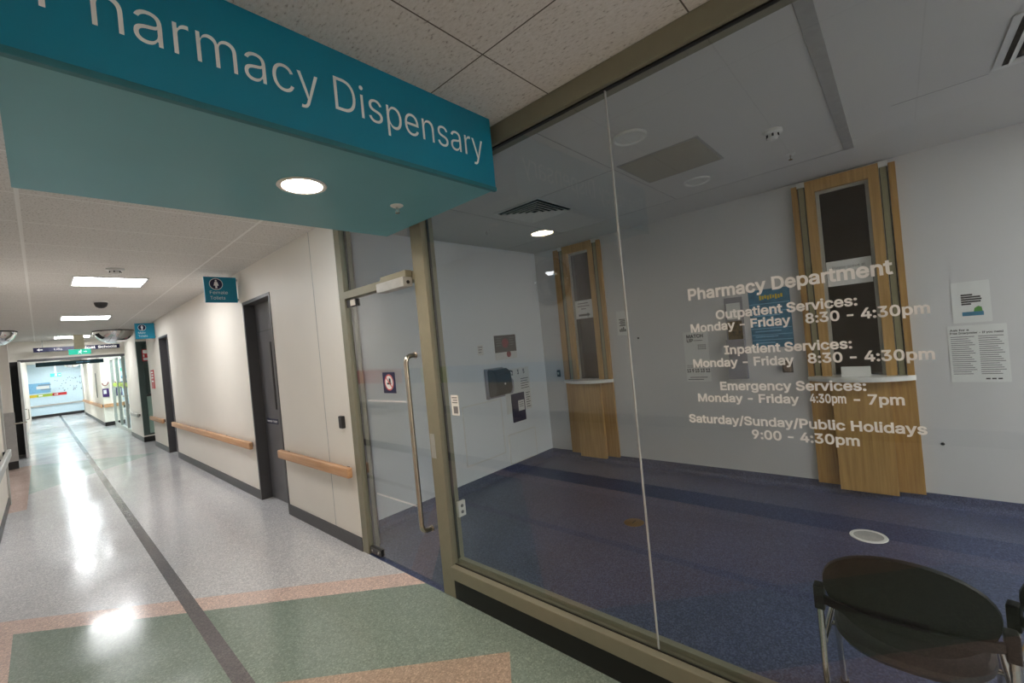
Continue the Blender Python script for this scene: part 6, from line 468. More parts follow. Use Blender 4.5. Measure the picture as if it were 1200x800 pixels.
# ================================================================== STRUCTURE
RY0 = -8.2; PY0 = -5.5   # corridor end behind the viewer
struct('floor', B(LEFTX - 1.4, 0.0, RY0, FARY + 0.2, -0.1, 0.0), 'floor')
bm = B(0.0, 1.4, 12.85, FARY + 0.2, -0.1, 0.0); box(bm, 0.0, 0.2, 4.9, 12.85, -0.1, 0.0)
struct('floor', bm, 'floor')
struct('floor', B(0.0, BACKX + 0.6, PY0 - 0.1, ENDY + 0.1, -0.1, 0.0), 'bluefloor')
bm = B(LEFTX - 1.4, 0.0, RY0, FARY + 0.2, CEIL, CEIL + 0.1); box(bm, 0.0, 1.4, 12.7, FARY + 0.2, CEIL, CEIL + 0.1)
struct('ceiling', bm, 'ceiling')
struct('ceiling', B(0.0, BACKX + 0.6, PY0 - 0.1, ENDY + 0.1, CEIL + 0.01, CEIL + 0.11), 'ceilp')
# right corridor wall with two door openings
D1 = (4.95, 5.86); D2 = (10.44, 11.35); DH = 2.39
bm = BM()
for y0, y1, z0, z1 in ((3.415, D1[0], 0, CEIL), (D1[0], D1[1], DH, CEIL), (D1[1], D2[0], 0, CEIL), (D2[0], D2[1], DH, CEIL), (D2[1], 12.9, 0, CEIL)):
    box(bm, 0.0, 0.16, y0, y1, z0, z1)
struct('wall_right', bm, 'wall')
bm = B(0.16, 0.75, 12.8, 12.9, 0, CEIL); box(bm, 0.65, 0.75, 12.9, 14.1, 0, CEIL)
box(bm, -0.06, 0.06, 14.08, PORTY - 0.02, 0, CEIL); box(bm, 0.26, 0.65, 14.0, 14.1, 0, CEIL); box(bm, -0.06, 0.26, 14.0, 14.08, 0, 0.16); box(bm, -0.06, 0.26, 14.0, 14.08, 2.5, CEIL)
struct('wall_right', bm, 'wall')
struct('trim_1', B(-0.0015, 0.0, 3.877, 3.883, 0.1, CEIL), 'seam')
bm = BM()
for y0, y1 in ((3.415, D1[0]), (D1[1], D2[0]), (D2[1], 12.9)): box(bm, -0.008, 0.0, y0, y1, 0, 0.115, 0.002)
box(bm, -0.068, -0.06, 13.99, PORTY - .02, 0, 0.115)
struct('baseboard_right', bm, 'skirt')
struct('baseboard_right', B(-0.068, 0.65, 13.99, 13.999, 0, 0.13), 'black')
# left wall, its skirting and recess further along
struct('wall_left', B(LEFTX - 0.15, LEFTX, RY0, 9.5, 0, CEIL), 'wall')
bm = B(LEFTX - 1.4, LEFTX, 13.5, 13.66, 0, CEIL); box(bm, LEFTX - 1.4, LEFTX - 1.3, 9.5, 13.5, 0, CEIL); box(bm, LEFTX - 1.4, LEFTX - .15, 9.4, 9.5, 0, CEIL)
box(bm, LEFTX - 0.5, LEFTX - 0.4, 13.66, PORTY, 0, CEIL)
struct('wall_left', bm, 'wall')
struct('baseboard_left', B(LEFTX, LEFTX + 0.008, RY0, 9.4, 0, 0.115), 'skirt')
struct('baseboard_left', B(LEFTX - 1.3, LEFTX + 0.006, 13.485, 13.5, 0, 0.16), 'black')
struct('trim_2', B(LEFTX - 0.16, LEFTX + 0.012, 13.44, 13.5, 0.16, 1.15, 0.004), 'cover')
bm = B(LEFTX - 0.16, LEFTX + 0.02, 9.42, 9.55, 0, 2.2); box(bm, LEFTX - 0.16, LEFTX + 0.02, 9.42, 9.55, 2.2, 2.26)
struct('trim_3', bm, 'tin')
struct('wall_back', B(LEFTX - 0.15, 0.1, RY0 - 0.1, RY0, 0, CEIL), 'wall')
bm = B(0.0, 0.12, RY0, -1.3, 0, CEIL); struct('wall_right', bm, 'wall')
# pharmacy room: back wall with two hatch openings, end walls
H1 = (2.62, 3.31); H2 = (-0.06, 0.64)      # outer width of the hatches
O1 = (2.79, 3.10); O2 = (0.11, 0.47)       # the glazed openings
OZ = (1.05, 2.66)
bm = BM()
for y0, y1 in ((PY0 - 0.1, O2[0]), (O2[1], O1[0]), (O1[1], ENDY + 0.1)): box(bm, BACKX, BACKX + 0.12, y0, y1, 0, CEIL + .01)
for o in (O1, O2): box(bm, BACKX, BACKX + 0.12, o[0], o[1], 0, OZ[0]); box(bm, BACKX, BACKX + 0.12, o[0], o[1], OZ[1], CEIL + .01)
struct('wall_pharmacy_back', bm, 'wallp')
struct('wall_pharmacy_end', B(0.16, BACKX, ENDY, ENDY + 0.1, 0, CEIL + .01), 'wallend')
struct('wall_pharmacy_near', B(0.12, BACKX, PY0 - 0.1, PY0, 0, CEIL + .01), 'wallp')
struct('wall_pharmacy_return', B(0.11, 0.16, 3.415, ENDY + 0.1, 0, CEIL + .01), 'wallp')
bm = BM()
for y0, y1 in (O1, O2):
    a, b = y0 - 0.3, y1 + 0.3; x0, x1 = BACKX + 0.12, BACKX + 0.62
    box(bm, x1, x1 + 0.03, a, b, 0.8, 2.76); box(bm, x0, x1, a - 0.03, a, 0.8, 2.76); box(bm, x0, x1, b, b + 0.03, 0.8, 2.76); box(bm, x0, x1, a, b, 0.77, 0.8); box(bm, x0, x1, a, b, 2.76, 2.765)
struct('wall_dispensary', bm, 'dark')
# coved vinyl skirting of the pharmacy
def cove(axis):
    prof = [(0.0, 0.0), (0.05, 0.0), (0.035, 0.006), (0.02, 0.018), (0.008, 0.04), (0.004, 0.1), (0.0, 0.1)]
    b = BM()
    if axis == 'back': prism(b, [(BACKX - d, PY0, z) for d, z in prof], (0, ENDY - PY0, 0))
    else: prism(b, [(0.16, ENDY - d, z) for d, z in prof], (BACKX - 0.16, 0, 0))
    return b
struct('baseboard_pharmacy_back', cove('back'), 'bluefloor')
struct('baseboard_pharmacy_end', cove('end'), 'bluefloor')
# ceiling joints of the pharmacy
zc = CEIL + 0.01
bm = BM()
box(bm, 2.355, 2.36, 0.19, ENDY, zc - 0.0015, zc); box(bm, 1.755, 1.76, -0.44, -0.05, zc - 0.0015, zc)
box(bm, 0.2, 2.36, 1.447, 1.452, zc - 0.0015, zc); box(bm, 0.2, 2.36, 2.75, 2.755, zc - 0.0015, zc); box(bm, 1.17, 1.175, 1.45, 2.13, zc - .0015, zc)
struct('trim_4', bm, 'seam')
struct('trim_5', B(0.12, 2.36, 0.155, 0.215, zc - 0.006, zc, 0.002), 'cover')
# portal bulkhead and far hall
bm = B(LEFTX - 0.5, 0.3, PORTY, PORTY + 0.2, 2.32, CEIL); box(bm, LEFTX - 0.5, LEFTX + .06, PORTY, PORTY + .2, 0, 2.32)
struct('wall_bulkhead', bm, 'wall')
bm = B(LEFTX + 0.06, 0.10, PORTY - 0.03, PORTY + 0.12, 2.26, 2.32)
struct('trim_6', bm, 'skirt')
struct('trim_7', B(-0.02, 0.10, PORTY - 0.03, PORTY + 0.12, 0, 2.26, 0.004), 'tin')
struct('wall_far', B(LEFTX - 0.2, 1.4, FARY, FARY + 0.1, 0, CEIL), 'skyb')
struct('wall_left', B(LEFTX - 0.15, LEFTX, PORTY + 0.2, FARY, 0, CEIL), 'wall')
bm = B(-0.24, 1.3, 21.0, 21.15, 0, CEIL); box(bm, -0.24, -0.1, 21.15, 31.0, 0, CEIL); box(bm, -.24, .3, 31.0, 31.1, 0, CEIL); box(bm, 0.3, 0.4, 31.1, FARY, 0, CEIL); box(bm, 1.2, 1.3, PORTY, 21, 0, CEIL); box(bm, .3, 1.3, PORTY, PORTY + .2, 0, CEIL)
struct('wall_right', bm, 'wall')
bm = B(-0.25, 1.2, 20.988, 21.0, 0, 0.14); box(bm, -0.25, -0.24, 20.99, 31.0, 0, 0.12)
struct('baseboard_far_right', bm, 'black')
bm = B(LEFTX, 0.3, FARY - 0.015, FARY, 0, 0.14)
struct('baseboard_far', bm, 'black')
struct('trim_8', B(LEFTX, 0.3, FARY - 0.06, FARY, 0.58, 0.66), 'tin')

# ------------------------------------------------------------------ corridor doors
def hall_door(idx, d, slit=True):
    fr = BM(); y0, y1 = d
    box(fr, -0.006, 0.15, y1 - 0.035, y1, 0, DH); box(fr, -0.006, 0.15, y0, y0 + 0.035, 0, DH); box(fr, -0.006, 0.15, y0 + .035, y1 - .035, DH - 0.035, DH)
    root = struct('door_%d' % idx, B(0.115, 0.15, y0 + 0.037, y1 - 0.037, 0.006, DH - 0.037, 0.002), 'grey')
    obj('door_frame', fr, 'greyd', root)
    obj('overpanel_joint', B(0.1135, 0.115, y0 + 0.037, y1 - 0.037, 2.015, 2.025), 'greyd', root)
    if slit:
        plabel(obj('vision_panel', B(0.110, 0.115, 5.385, 5.43, 1.09, 1.88, 0.001), 'black', root), 'narrow black vision slit')
        s = plabel(obj('name_strip', B(0.111, 0.115, 5.40, 5.76, 0.915, 0.975, 0.001), 'navy', root), 'navy door name strip')
        obj('lettering', text_bm('Female Toilet', (0.111, 5.745, 0.932), (0, -1, 0), (0, 0, 1), 0.33, 0.028, 'R', 0.001), 'lettering', s)
    return root
hall_door(1, D1); hall_door(2, D2, False)

# ================================================================== SHOPFRONT
sf = thing('glazed_shopfront', 'bronze framed glass shopfront of the pharmacy beside and above the glass door', 'shopfront', (0.05, 1.0, 0))
for y0, y1 in ((2.236, 2.356), (3.325, 3.413)):
    k = obj('mullion', B(0.0, 0.10, y0, y1, 0, CEIL, 0.003), 'alu', sf)
    obj('gasket', B(0.045, 0.062, y0 - 0.006, y0, 0.24 if y0 < 3 else 0.0, 2.664), 'black', k)
    if y0 < 3: plabel(obj('strike_plate', B(-0.0015, -0.0, 2.30, 2.345, 0.90, 1.06), 'tin', k), 'slim lock plate')
k = obj('head_rail', B(0.0, 0.1, -1.3, 2.236, 2.672, CEIL, 0.003), 'alu', sf); obj('gasket', B(0.02, 0.04, -1.3, 2.236, 2.664, 2.672), 'black', k)
obj('head_rail', B(0.0, 0.1, 2.356, 3.325, 2.672, CEIL, 0.003), 'alu', sf)
k = obj('sill_rail', B(-0.02, 0.085, -1.3, 2.236, 0.135, 0.215, 0.004), 'alu', sf)
obj('glazing_bead', B(0.052, 0.085, -1.3, 2.236, 0.215, 0.24, 0.003), 'alu', k); obj('gasket', B(0.018, 0.024, -1.3, 2.236, 0.215, 0.219), 'black', k)
plabel(obj('kickplate', B(0.0, 0.05, -1.3, 2.236, 0.0, 0.135), 'black', sf), 'black kickplate')
obj('transom', B(0.0, 0.08, 2.356, 3.325, 2.085, 2.145, 0.003), 'alu', sf)
pa = obj('glass_pane', B(0.026, 0.036, 0.8805, 2.236, 0.215, 2.672), 'glass', sf)
pb = obj('glass_pane', B(0.026, 0.036, -1.3, 0.8775, 0.215, 2.672), 'glass', sf); plabel(pb, 'pane with white opening hours')
plabel(obj('fanlight_pane', B(0.026, 0.036, 2.356, 3.325, 2.145, 2.672), 'glass', sf), 'pane above the glass door')
plabel(obj('glass_joint', B(0.0255, 0.0365, 0.8765, 0.8815, 0.215, 2.664), 'cover', sf), 'thin pale vertical joint')
ROWS = [('Pharmacy Department', 0.608, 0.004, 1.709, 0.042), ('Outpatient Services:', 0.513, 0.094, 1.625, 0.031), ('Monday - Friday', 0.61, 0.275, 1.583, 0.030), ('8:30 - 4:30pm', 0.233, -0.067, 1.582, 0.031),
        ('Inpatient Services:', 0.495, 0.117, 1.491, 0.030), ('Monday - Friday', 0.613, 0.276, 1.445, 0.030), ('8:30 - 4:30pm', 0.237, -0.068, 1.448, 0.031), ('Emergency Services:', 0.521, 0.092, 1.356, 0.030),
        ('Monday - Friday', 0.607, 0.272, 1.311, 0.029), ('4:30pm', 0.242, 0.145, 1.315, 0.028), ('- 7pm', 0.126, 0.006, 1.313, 0.030), ('Saturday/Sunday/Public Holidays', 0.65, -0.037, 1.227, 0.030), ('9:00 - 4:30pm', 0.428, 0.121, 1.179, 0.031)]
for s, a, b_, z, cap in ROWS: plabel(obj('lettering', text_bm(s, (0.026, a, z), (0, -1, 0), (0, 0, 1), a - b_, cap, 'B', 0.0004), 'lettering', pb), 'white vinyl letters reading ' + s)
# small sticker on the first pane
s = obj('sticker', B(0.0245, 0.026, 2.055, 2.125, 1.187, 1.315), 'paper', pa); plabel(s, 'small white printed sticker')
bm = BM()
for k, (a, b_) in enumerate(((1.295, 1.303), (1.28, 1.287), (1.265, 1.272), (1.20, 1.245))): box(bm, 0.0238, 0.0245, 2.065, 2.115 - 0.008 * (k % 2), a, b_)
obj('print', bm, 'inkgrey', s)

# glass door
t = thing('glass_door', 'frameless glass door with long steel pull handle and no entry style sticker', 'door', (0.03, 2.84, 0))
obj('leaf', B(0.025, 0.037, 2.362, 3.318, 0.012, 2.08), 'glass', t)
bm = BM()
tube(bm, fillet([(0.026, 2.455, 1.585), (-0.058, 2.455, 1.585), (-0.058, 2.455, 0.40), (0.026, 2.455, 0.40)], 0.055), 0.0165, 16)
lathe(bm, [(0, 0), (0.022, 0), (0.022, 0.006), (0, 0.006)], (0.024, 2.455, 1.585), (-1, 0, 0)); lathe(bm, [(0, 0), (0.022, 0), (0.022, 0.006), (0, 0.006)], (0.024, 2.455, 0.40), (-1, 0, 0))
plabel(obj('pull_handle', bm, 'steel', t, True), 'long steel pull handle')
h = obj('bottom_patch', B(0.012, 0.05, 3.16, 3.318, 0.012, 0.065, 0.003), 'plasticd', t)
bm = BM()
for yy in (3.19, 3.285): obj('bolt', lathe(BM(), [(0, 0), (0.009, 0), (0.009, 0.004), (0, 0.004)], (0.012, yy, 0.04), (-1, 0, 0), 12), 'chrome', h)
h = obj('top_patch', B(0.012, 0.05, 3.17, 3.318, 2.015, 2.075, 0.003), 'plasticd', t)
obj('pivot_cap', B(0.006, 0.012, 3.17, 3.25, 2.02, 2.07, 0.002), 'chrome', h)
bm = BM()
for z in (1.26, 0.52):
    for k in range(26): box(bm, 0.0246, 0.025, 3.15 - k * 0.0235 - 0.009, 3.15 - k * 0.0235, z - 0.008, z + 0.008)
    box(bm, 0.0246, 0.025, 2.55, 3.15, z - 0.002, z + 0.002)
plabel(obj('safety_marking', bm, 'lettering', t), 'row of small white safety dots')
s = obj('sticker', B(0.0235, 0.025, 2.735, 2.90, 1.32, 1.475), 'navy', t); plabel(s, 'navy prohibition sticker')
bm = BM(); c = (0.0235, 2.817, 1.40)
lathe(bm, [(0.0, 0.0), (0.060, 0.0), (0.060, 0.0006), (0.0, 0.0006)], c, (-1, 0, 0), 40)
obj('disc', bm, 'paper', s)
bm = BM(); lathe(bm, [(0.051, 0.0), (0.059, 0.0), (0.059, 0.0007), (0.051, 0.0007), (0.051, 0.0)], (0.0228, 2.817, 1.40), (-1, 0, 0), 40)
q = 0.70710678
prism(bm, [(0.0228, 2.817 + (a * q - b_ * q), 1.40 + (a * q + b_ * q)) for a, b_ in ((-0.053, -0.004), (0.053, -0.004), (0.053, 0.004), (-0.053, 0.004))], (-0.0007, 0, 0))
obj('prohibition_ring', bm, 'red', s)
bm = BM(); box(bm, 0.0222, 0.0228, 2.79, 2.845, 1.385, 1.398); box(bm, 0.0222, 0.0228, 2.8175, 2.795, 1.40, 1.43); box(bm, 0.0222, 0.0228, 2.795, 2.806, 1.40, 1.418)
obj('symbol', bm, 'ink', s)
# door closer
t = thing('door_closer', 'silver overhead door closer at the top of the glass door', 'door closer', (0.0, 2.53, 1.99))
obj('body', B(-0.08, -0.004, 2.37, 2.70, 2.04, 2.105, 0.006), 'tin', t)
plabel(obj('mounting_plate', B(-0.055, -0.004, 2.37, 2.68, 2.106, 2.15, 0.004), 'alu', t), 'bronze mounting plate')
obj('end_screw', lathe(BM(), [(0, 0), (0.012, 0), (0.012, 0.003), (0, 0.003)], (-0.04, 2.37, 2.07), (0, -1, 0), 14), 'plasticd', t)
# switch on post
t = thing('wall_switch', 'small white two-button switch low on the inner door post', 'switch', (0.1, 2.22, 0.5))
obj('plate', B(0.075, 0.135, 2.216, 2.236, 0.50, 0.60, 0.003), 'white', t)
for z in (0.53, 0.57): obj('button', lathe(BM(), [(0, 0), (0.011, 0), (0.01, 0.004), (0, 0.004)], (0.105, 2.216, z), (0, -1, 0), 16), 'inkgrey', t)
# card reader
t = thing('card_reader', 'small black card reader on the cream wall beside the glass door', 'card reader', (0, 3.545, 1.02))
obj('housing', B(-0.03, 0.0, 3.515, 3.58, 1.02, 1.125, 0.008), 'plasticd', t)
obj('indicator', B(-0.032, -0.03, 3.54, 3.555, 1.10, 1.105), 'inkgrey', t)

# ================================================================== PHARMACY SIGN
SX0, SX1, SY0, SY1, SZ = -1.725, -0.058, 1.50, 2.535, 2.402
t = thing('pharmacy_sign', 'big teal box sign reading Pharmacy Dispensary hanging across the corridor ceiling', 'sign', ((SX0 + SX1) / 2, (SY0 + SY1) / 2, SZ))
bm = B(SX0, SX1, SY0 + 0.01, SY1, SZ + 0.018, CEIL)
obj('box_body', bm, 'teal', t)
plabel(obj('fascia', B(SX0, SX1, SY0 - 0.006, SY0 + 0.01, SZ, CEIL, 0.002), 'teal', t), 'deep teal front board')
plabel(obj('edge_strip', B(SX0 - 0.003, SX1 + 0.003, SY0 - 0.010, SY0 + 0.012, SZ - 0.006, SZ + 0.014, 0.002), 'darkteal2', t), 'duller teal bottom edge strip')
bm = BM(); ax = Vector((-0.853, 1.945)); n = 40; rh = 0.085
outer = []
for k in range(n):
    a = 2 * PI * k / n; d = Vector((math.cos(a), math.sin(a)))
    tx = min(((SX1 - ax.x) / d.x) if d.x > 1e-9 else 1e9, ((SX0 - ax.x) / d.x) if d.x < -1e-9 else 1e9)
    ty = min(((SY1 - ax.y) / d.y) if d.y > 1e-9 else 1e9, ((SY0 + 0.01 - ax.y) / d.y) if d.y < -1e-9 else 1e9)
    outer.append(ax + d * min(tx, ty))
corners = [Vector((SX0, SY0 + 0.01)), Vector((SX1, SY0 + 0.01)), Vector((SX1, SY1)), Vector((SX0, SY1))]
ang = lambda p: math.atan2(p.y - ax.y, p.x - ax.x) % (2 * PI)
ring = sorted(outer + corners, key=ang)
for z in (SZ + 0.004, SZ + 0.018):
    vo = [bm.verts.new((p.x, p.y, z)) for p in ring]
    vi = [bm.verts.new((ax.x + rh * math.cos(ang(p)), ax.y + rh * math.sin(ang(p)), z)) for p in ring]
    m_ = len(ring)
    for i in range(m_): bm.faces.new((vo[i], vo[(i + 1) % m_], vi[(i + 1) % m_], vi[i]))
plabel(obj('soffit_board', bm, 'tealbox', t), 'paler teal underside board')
obj('lettering', text_bm('Pharmacy Dispensary', (-1.642, SY0 - 0.006, 2.540), (1, 0, 0), (0, 0, 1), 1.512, 0.127, 'R', 0.0008), 'lettering', t)
t = thing('downlight', 'round warm recessed downlight in the underside of the teal box sign', 'ceiling light', (ax.x, ax.y, SZ))
obj('trim_ring', lathe(BM(), [(0.082, 0.016), (0.082, 0.004), (0.102, 0.004), (0.104, 0.001), (0.100, -0.003), (0.084, -0.002), (0.078, 0.016), (0.082, 0.016)], (ax.x, ax.y, SZ), (0, 0, 1), 48), 'white', t, True)
obj('lens', lathe(BM(), [(0, 0.004), (0.080, 0.004), (0.080, 0.010), (0, 0.010)], (ax.x, ax.y, SZ), (0, 0, 1), 48), 'downlight', t)
def sprinkler(x, y, z, label):
    t = thing('sprinkler', label, 'sprinkler', (x, y, z - 0.04), 0, 'sprinkler heads')
    obj('escutcheon', lathe(BM(), [(0, 0), (0.034, 0), (0.034, -0.003), (0.024, -0.009), (0, -0.009)], (x, y, z), (0, 0, 1), 28), 'white', t, True)
    bm = BM(); tube(bm, [(x, y, z - 0.009), (x, y, z - 0.02)], 0.007, 10)
    tube(bm, [(x - 0.009, y, z - 0.02), (x - 0.012, y, z - 0.03), (x, y, z - 0.04)], 0.002, 6); tube(bm, [(x + 0.009, y, z - 0.02), (x + 0.012, y, z - 0.03), (x, y, z - 0.04)], 0.002, 6)
    obj('frame_arms', bm, 'chrome', t)
    obj('deflector', lathe(BM(), [(0, 0), (0.013, 0), (0.013, -0.002), (0, -0.002)], (x, y, z - 0.04), (0, 0, 1), 14), 'chrome', t)
sprinkler(-0.349, 1.963, SZ + 0.004, 'small sprinkler head under the teal sign beside the warm downlight')
sprinkler(2.067, 0.505, zc, 'sprinkler head in the pharmacy ceiling near the right-hand serving hatch')
sprinkler(1.487, 3.09, zc, 'sprinkler head in the pharmacy ceiling behind the square air vent')

# ================================================================== CORRIDOR FITTINGS
def light_panel(x, y, label, mat, w=0.64, d=0.62):
    t = thing('ceiling_light', label, 'ceiling light', (x, y, CEIL - 0.012), 0, 'square ceiling light panels')
    bm = BM(); a, b_ = w / 2, d / 2; z0, z1 = CEIL - 0.012, CEIL
    for x0, x1, y0, y1 in ((-a, a, -b_, -b_ + 0.018), (-a, a, b_ - 0.018, b_), (-a, -a + 0.018, -b_ + .018, b_ - .018), (a - 0.018, a, -b_ + .018, b_ - .018)): box(bm, x + x0, x + x1, y + y0, y + y1, z0, z1)
    obj('frame', bm, 'white', t)
    obj('diffuser', B(x - a + 0.018, x + a - 0.018, y - b_ + 0.018, y + b_ - 0.018, CEIL - 0.009, CEIL - 0.002), mat, t)
light_panel(-1.075, 2.87, 'lit ceiling panel hidden directly behind the big teal box sign', 'panelsoft')
light_panel(-1.075, 6.83, 'lit ceiling panel just past the round smoke detector, nearest of the corridor', 'panel')
light_panel(-1.075, 10.75, 'lit ceiling panel beyond the black camera dome, second of the corridor', 'panel')
light_panel(-1.095, 15.1, 'lit ceiling panel behind the hanging green exit sign at the portal', 'panel')
light_panel(-1.075, -3.1, 'ceiling panel above the near end of the corridor, behind the viewpoint', 'panelback')
light_panel(-1.075, -7.06, 'ceiling panel at the closed near end of the corridor', 'panelback')
light_panel(1.5, -2.6, 'added fill light panel in the unseen right part of the pharmacy waiting room', 'fillroom')  # fill panels added only to brighten the pharmacy room
light_panel(1.5, -4.6, 'added unseen fill light panel near the right end wall of the pharmacy waiting room', 'fillroom')
light_panel(-1.0, 20.0, 'first lit ceiling panel beyond the portal', 'panelfar')
light_panel(-1.0, 26.0, 'lit ceiling panel in the middle of the far hall', 'panelfar')
light_panel(-1.0, 31.0, 'lit ceiling panel closest to the pale blue far wall', 'panelfar')
light_panel(0.6, 18.6, 'lit ceiling panel behind the far glass screen', 'panelfar')
# smoke detectors
def smoke(x, y, z, label, r=0.055):
    t = thing('smoke_detector', label, 'smoke detector', (x, y, z - 0.06))
    obj('base', lathe(BM(), [(0, 0), (r, 0), (r, -0.018), (r * 0.85, -0.024), (0, -0.024)], (x, y, z), (0, 0, 1), 28), 'white', t, True)
    obj('chamber', lathe(BM(), [(r * 0.6, -0.024), (r * 0.62, -0.045), (r * 0.35, -0.06), (0, -0.062)], (x, y, z), (0, 0, 1), 28), 'white', t, True)
    for k in range(6):
        a = k * PI / 3 + .2; cx, cy = x + r * .62 * math.cos(a), y + r * .62 * math.sin(a); obj('slot', B(cx - 0.005, cx + 0.005, cy - 0.005, cy + 0.005, z - 0.044, z - 0.027), 'ink', t)
smoke(-1.095, 6.03, CEIL, 'round white smoke detector in the corridor ceiling before the first light panel', 0.075)
smoke(1.492, 0.51, zc, 'round white smoke detector in the pharmacy ceiling beside the beige panel')
t = thing('camera_dome', 'small black security camera dome on the corridor ceiling between two light panels', 'camera', (-1.031, 8.577, CEIL - 0.1))
obj('base', lathe(BM(), [(0, 0), (0.085, 0), (0.085, -0.02), (0, -0.02)], (-1.031, 8.577, CEIL), (0, 0, 1), 28), 'white', t, True)
obj('dome', lathe(BM(), [(0.075, -0.02), (0.074, -0.045), (0.060, -0.078), (0.032, -0.098), (0, -0.104)], (-1.031, 8.577, CEIL), (0, 0, 1), 28), 'plasticd', t, True)
# toilet signs
def toilet_sign(x0, x1, y, z0, z1, word, label, female):
    t = thing('toilet_sign', label, 'sign', ((x0 + x1) / 2, y, z0))
    obj('board', B(x0, x1, y - 0.012, y + 0.012, z0, z1, 0.002), 'teal', t)
    for z in (z0 + .02, z1 - .045): obj('wall_arm', B(x1, 0.0, y - .012, y + .012, z, z + .025), 'tin', t)
    W = x1 - x0; cx, cz = x0 + W * 0.36, z0 + (z1 - z0) * 0.72; R = W * 0.19
    d = obj('roundel', lathe(BM(), [(0, 0), (R, 0), (R, 0.0015), (0, 0.0015)], (cx, y - 0.012, cz), (0, -1, 0), 36), 'navy', t)
    obj('roundel_ring', lathe(BM(), [(R, 0), (R * 1.1, 0), (R * 1.1, 0.002), (R, 0.002), (R, 0)], (cx, y - 0.012, cz), (0, -1, 0), 36), 'lettering', t)
    bm = BM(); yy = y - 0.0135
    lathe(bm, [(0, 0), (R * .16, 0), (R * .16, 0.001), (0, 0.001)], (cx, yy, cz + R * .62), (0, -1, 0), 16)
    pts = ([(-.22, .42), (.22, .42), (.42, -.3), (.16, -.3), (.16, -.8), (-.16, -.8), (-.16, -.3), (-.42, -.3)] if female else [(-.3, .42), (.3, .42), (.3, -.1), (.17, -.1), (.17, -.8), (-.17, -.8), (-.17, -.1), (-.3, -.1)])
    prism(bm, [(cx + a * R, yy, cz + b_ * R) for a, b_ in pts], (0, -0.001, 0))
    obj('pictogram', bm, 'lettering', d)
    obj('lettering', text_bm(word, (x0 + W * 0.15, y - 0.012, z0 + (z1 - z0) * 0.33), (1, 0, 0), (0, 0, 1), W * (0.55 if female else .36), (z1 - z0) * 0.125, 'R', 0.001), 'lettering', t)
    bm = text_bm('Toilets', (x0 + W * 0.15, y - 0.012, z0 + (z1 - z0) * 0.12), (1, 0, 0), (0, 0, 1), W * 0.46, (z1 - z0) * 0.125, 'R', 0.001)
    obj('lettering', bm, 'lettering', t)
toilet_sign(-0.345, -0.015, 5.98, 2.41, 2.715, 'Female', 'teal projecting sign reading Female Toilets beside the first grey door', True)
toilet_sign(-0.325, -0.012, 11.63, 2.40, 2.725, 'Male', 'teal projecting sign reading Male Toilets beside the second grey door', False)
# handrails
def handrail(x, y0, y1, z0, z1, label, side=-1, mat='rail', group=None):
    t = thing('handrail', label, 'handrail', (x, (y0 + y1) / 2, z0), 0, group)
    xo = x + side * 0.03; xe = x + side * 0.075
    bm = B(min(xo, xe), max(xo, xe), y0, y1, z0, z1, 0.012, 3); obj('rail', bm, mat, t, True)
    n_ = max(2, int((y1 - y0) / 0.9))
    for k in range(n_):
        yy = y0 + 0.12 + (y1 - y0 - 0.24) * k / (n_ - 1); obj('bracket', B(min(x, xo), max(x, xo), yy - 0.02, yy + 0.02, z0 + 0.015, z1 - 0.015), 'plasticd', t)
handrail(0.0, 3.41, 4.95, 0.625, 0.71, 'beech handrail on the cream wall between card reader and first grey door')
handrail(0.0, 5.87, 10.42, 0.62, 0.705, 'long beech handrail on the cream wall between the two grey doors')
handrail(0.0, 11.37, 12.85, 0.62, 0.705, 'short beech handrail beyond the second grey door')
handrail(-0.06, 14.2, 15.6, 0.62, 0.705, 'short pale handrail on the wall end before the portal', -1, 'tin')
handrail(-0.24, 21.05, 30.8, 0.66, 0.78, 'beech handrail along the far hall wall beyond the purple poster')
handrail(LEFTX, -4.5, 9.2, 0.70, 0.80, 'pale grey handrail along the left-hand corridor wall', 1, 'tin')
# wayfinding band on the left wall
t = thing('wayfinding_band', 'multicoloured wayfinding band along the left-hand corridor wall', 'wall sign', (LEFTX, 3.5, 1.12))
for k, (y0, y1, mt, dg) in enumerate(((5.9, 8.6, 'bandpink', '4'), (5.4, 5.9, 'bandgrey', '3'), (4.75, 5.4, 'lime', '2'), (2.6, 4.75, 'bandblue', '1'))):
    s = obj('band', B(LEFTX + 0.001, LEFTX + 0.004, y0, y1, 1.12, 1.35), mt, t); 
# convex mirrors
def half_dome(name, cx, cy, r, label, arc0, arc, depth):
    t = thing(name, label, 'convex mirror', (cx, cy, CEIL - depth))
    bm = BM(); nph, nth = 36, 10
    grid = []
    for i in range(nth + 1):
        th = PI / 2 * i / nth
        grid.append([bm.verts.new((cx + r * math.cos(th) * math.cos(arc0 + arc * k / nph), cy + r * math.cos(th) * math.sin(arc0 + arc * k / nph), CEIL - 0.012 - (depth - .012) * math.sin(th))) for k in range(nph + 1)])
    for a, b_ in zip(grid, grid[1:]):
        for k in range(nph): bm.faces.new((a[k], a[k + 1], b_[k + 1], b_[k]))
    bmesh.ops.remove_doubles(bm, verts=bm.verts[:], dist=1e-5)
    obj('mirror_dome', bm, 'mirror', t, True)
    bm = BM(); tube(bm, [(cx + r * math.cos(arc0 + arc * k / nph), cy + r * math.sin(arc0 + arc * k / nph), CEIL - 0.012) for k in range(nph + 1)], 0.012, 8)
    obj('rim', bm, 'skirt', t, True)
half_dome('dome_mirror', -0.46, 13.75, 0.36, 'half-dome convex mirror on the ceiling beside the Male Toilets sign', 0, 2 * PI, 0.30)
half_dome('dome_mirror', -2.30, 13.1, 0.36, 'half-dome convex mirror on the ceiling at the left-hand opening', 0, 2 * PI, 0.30)
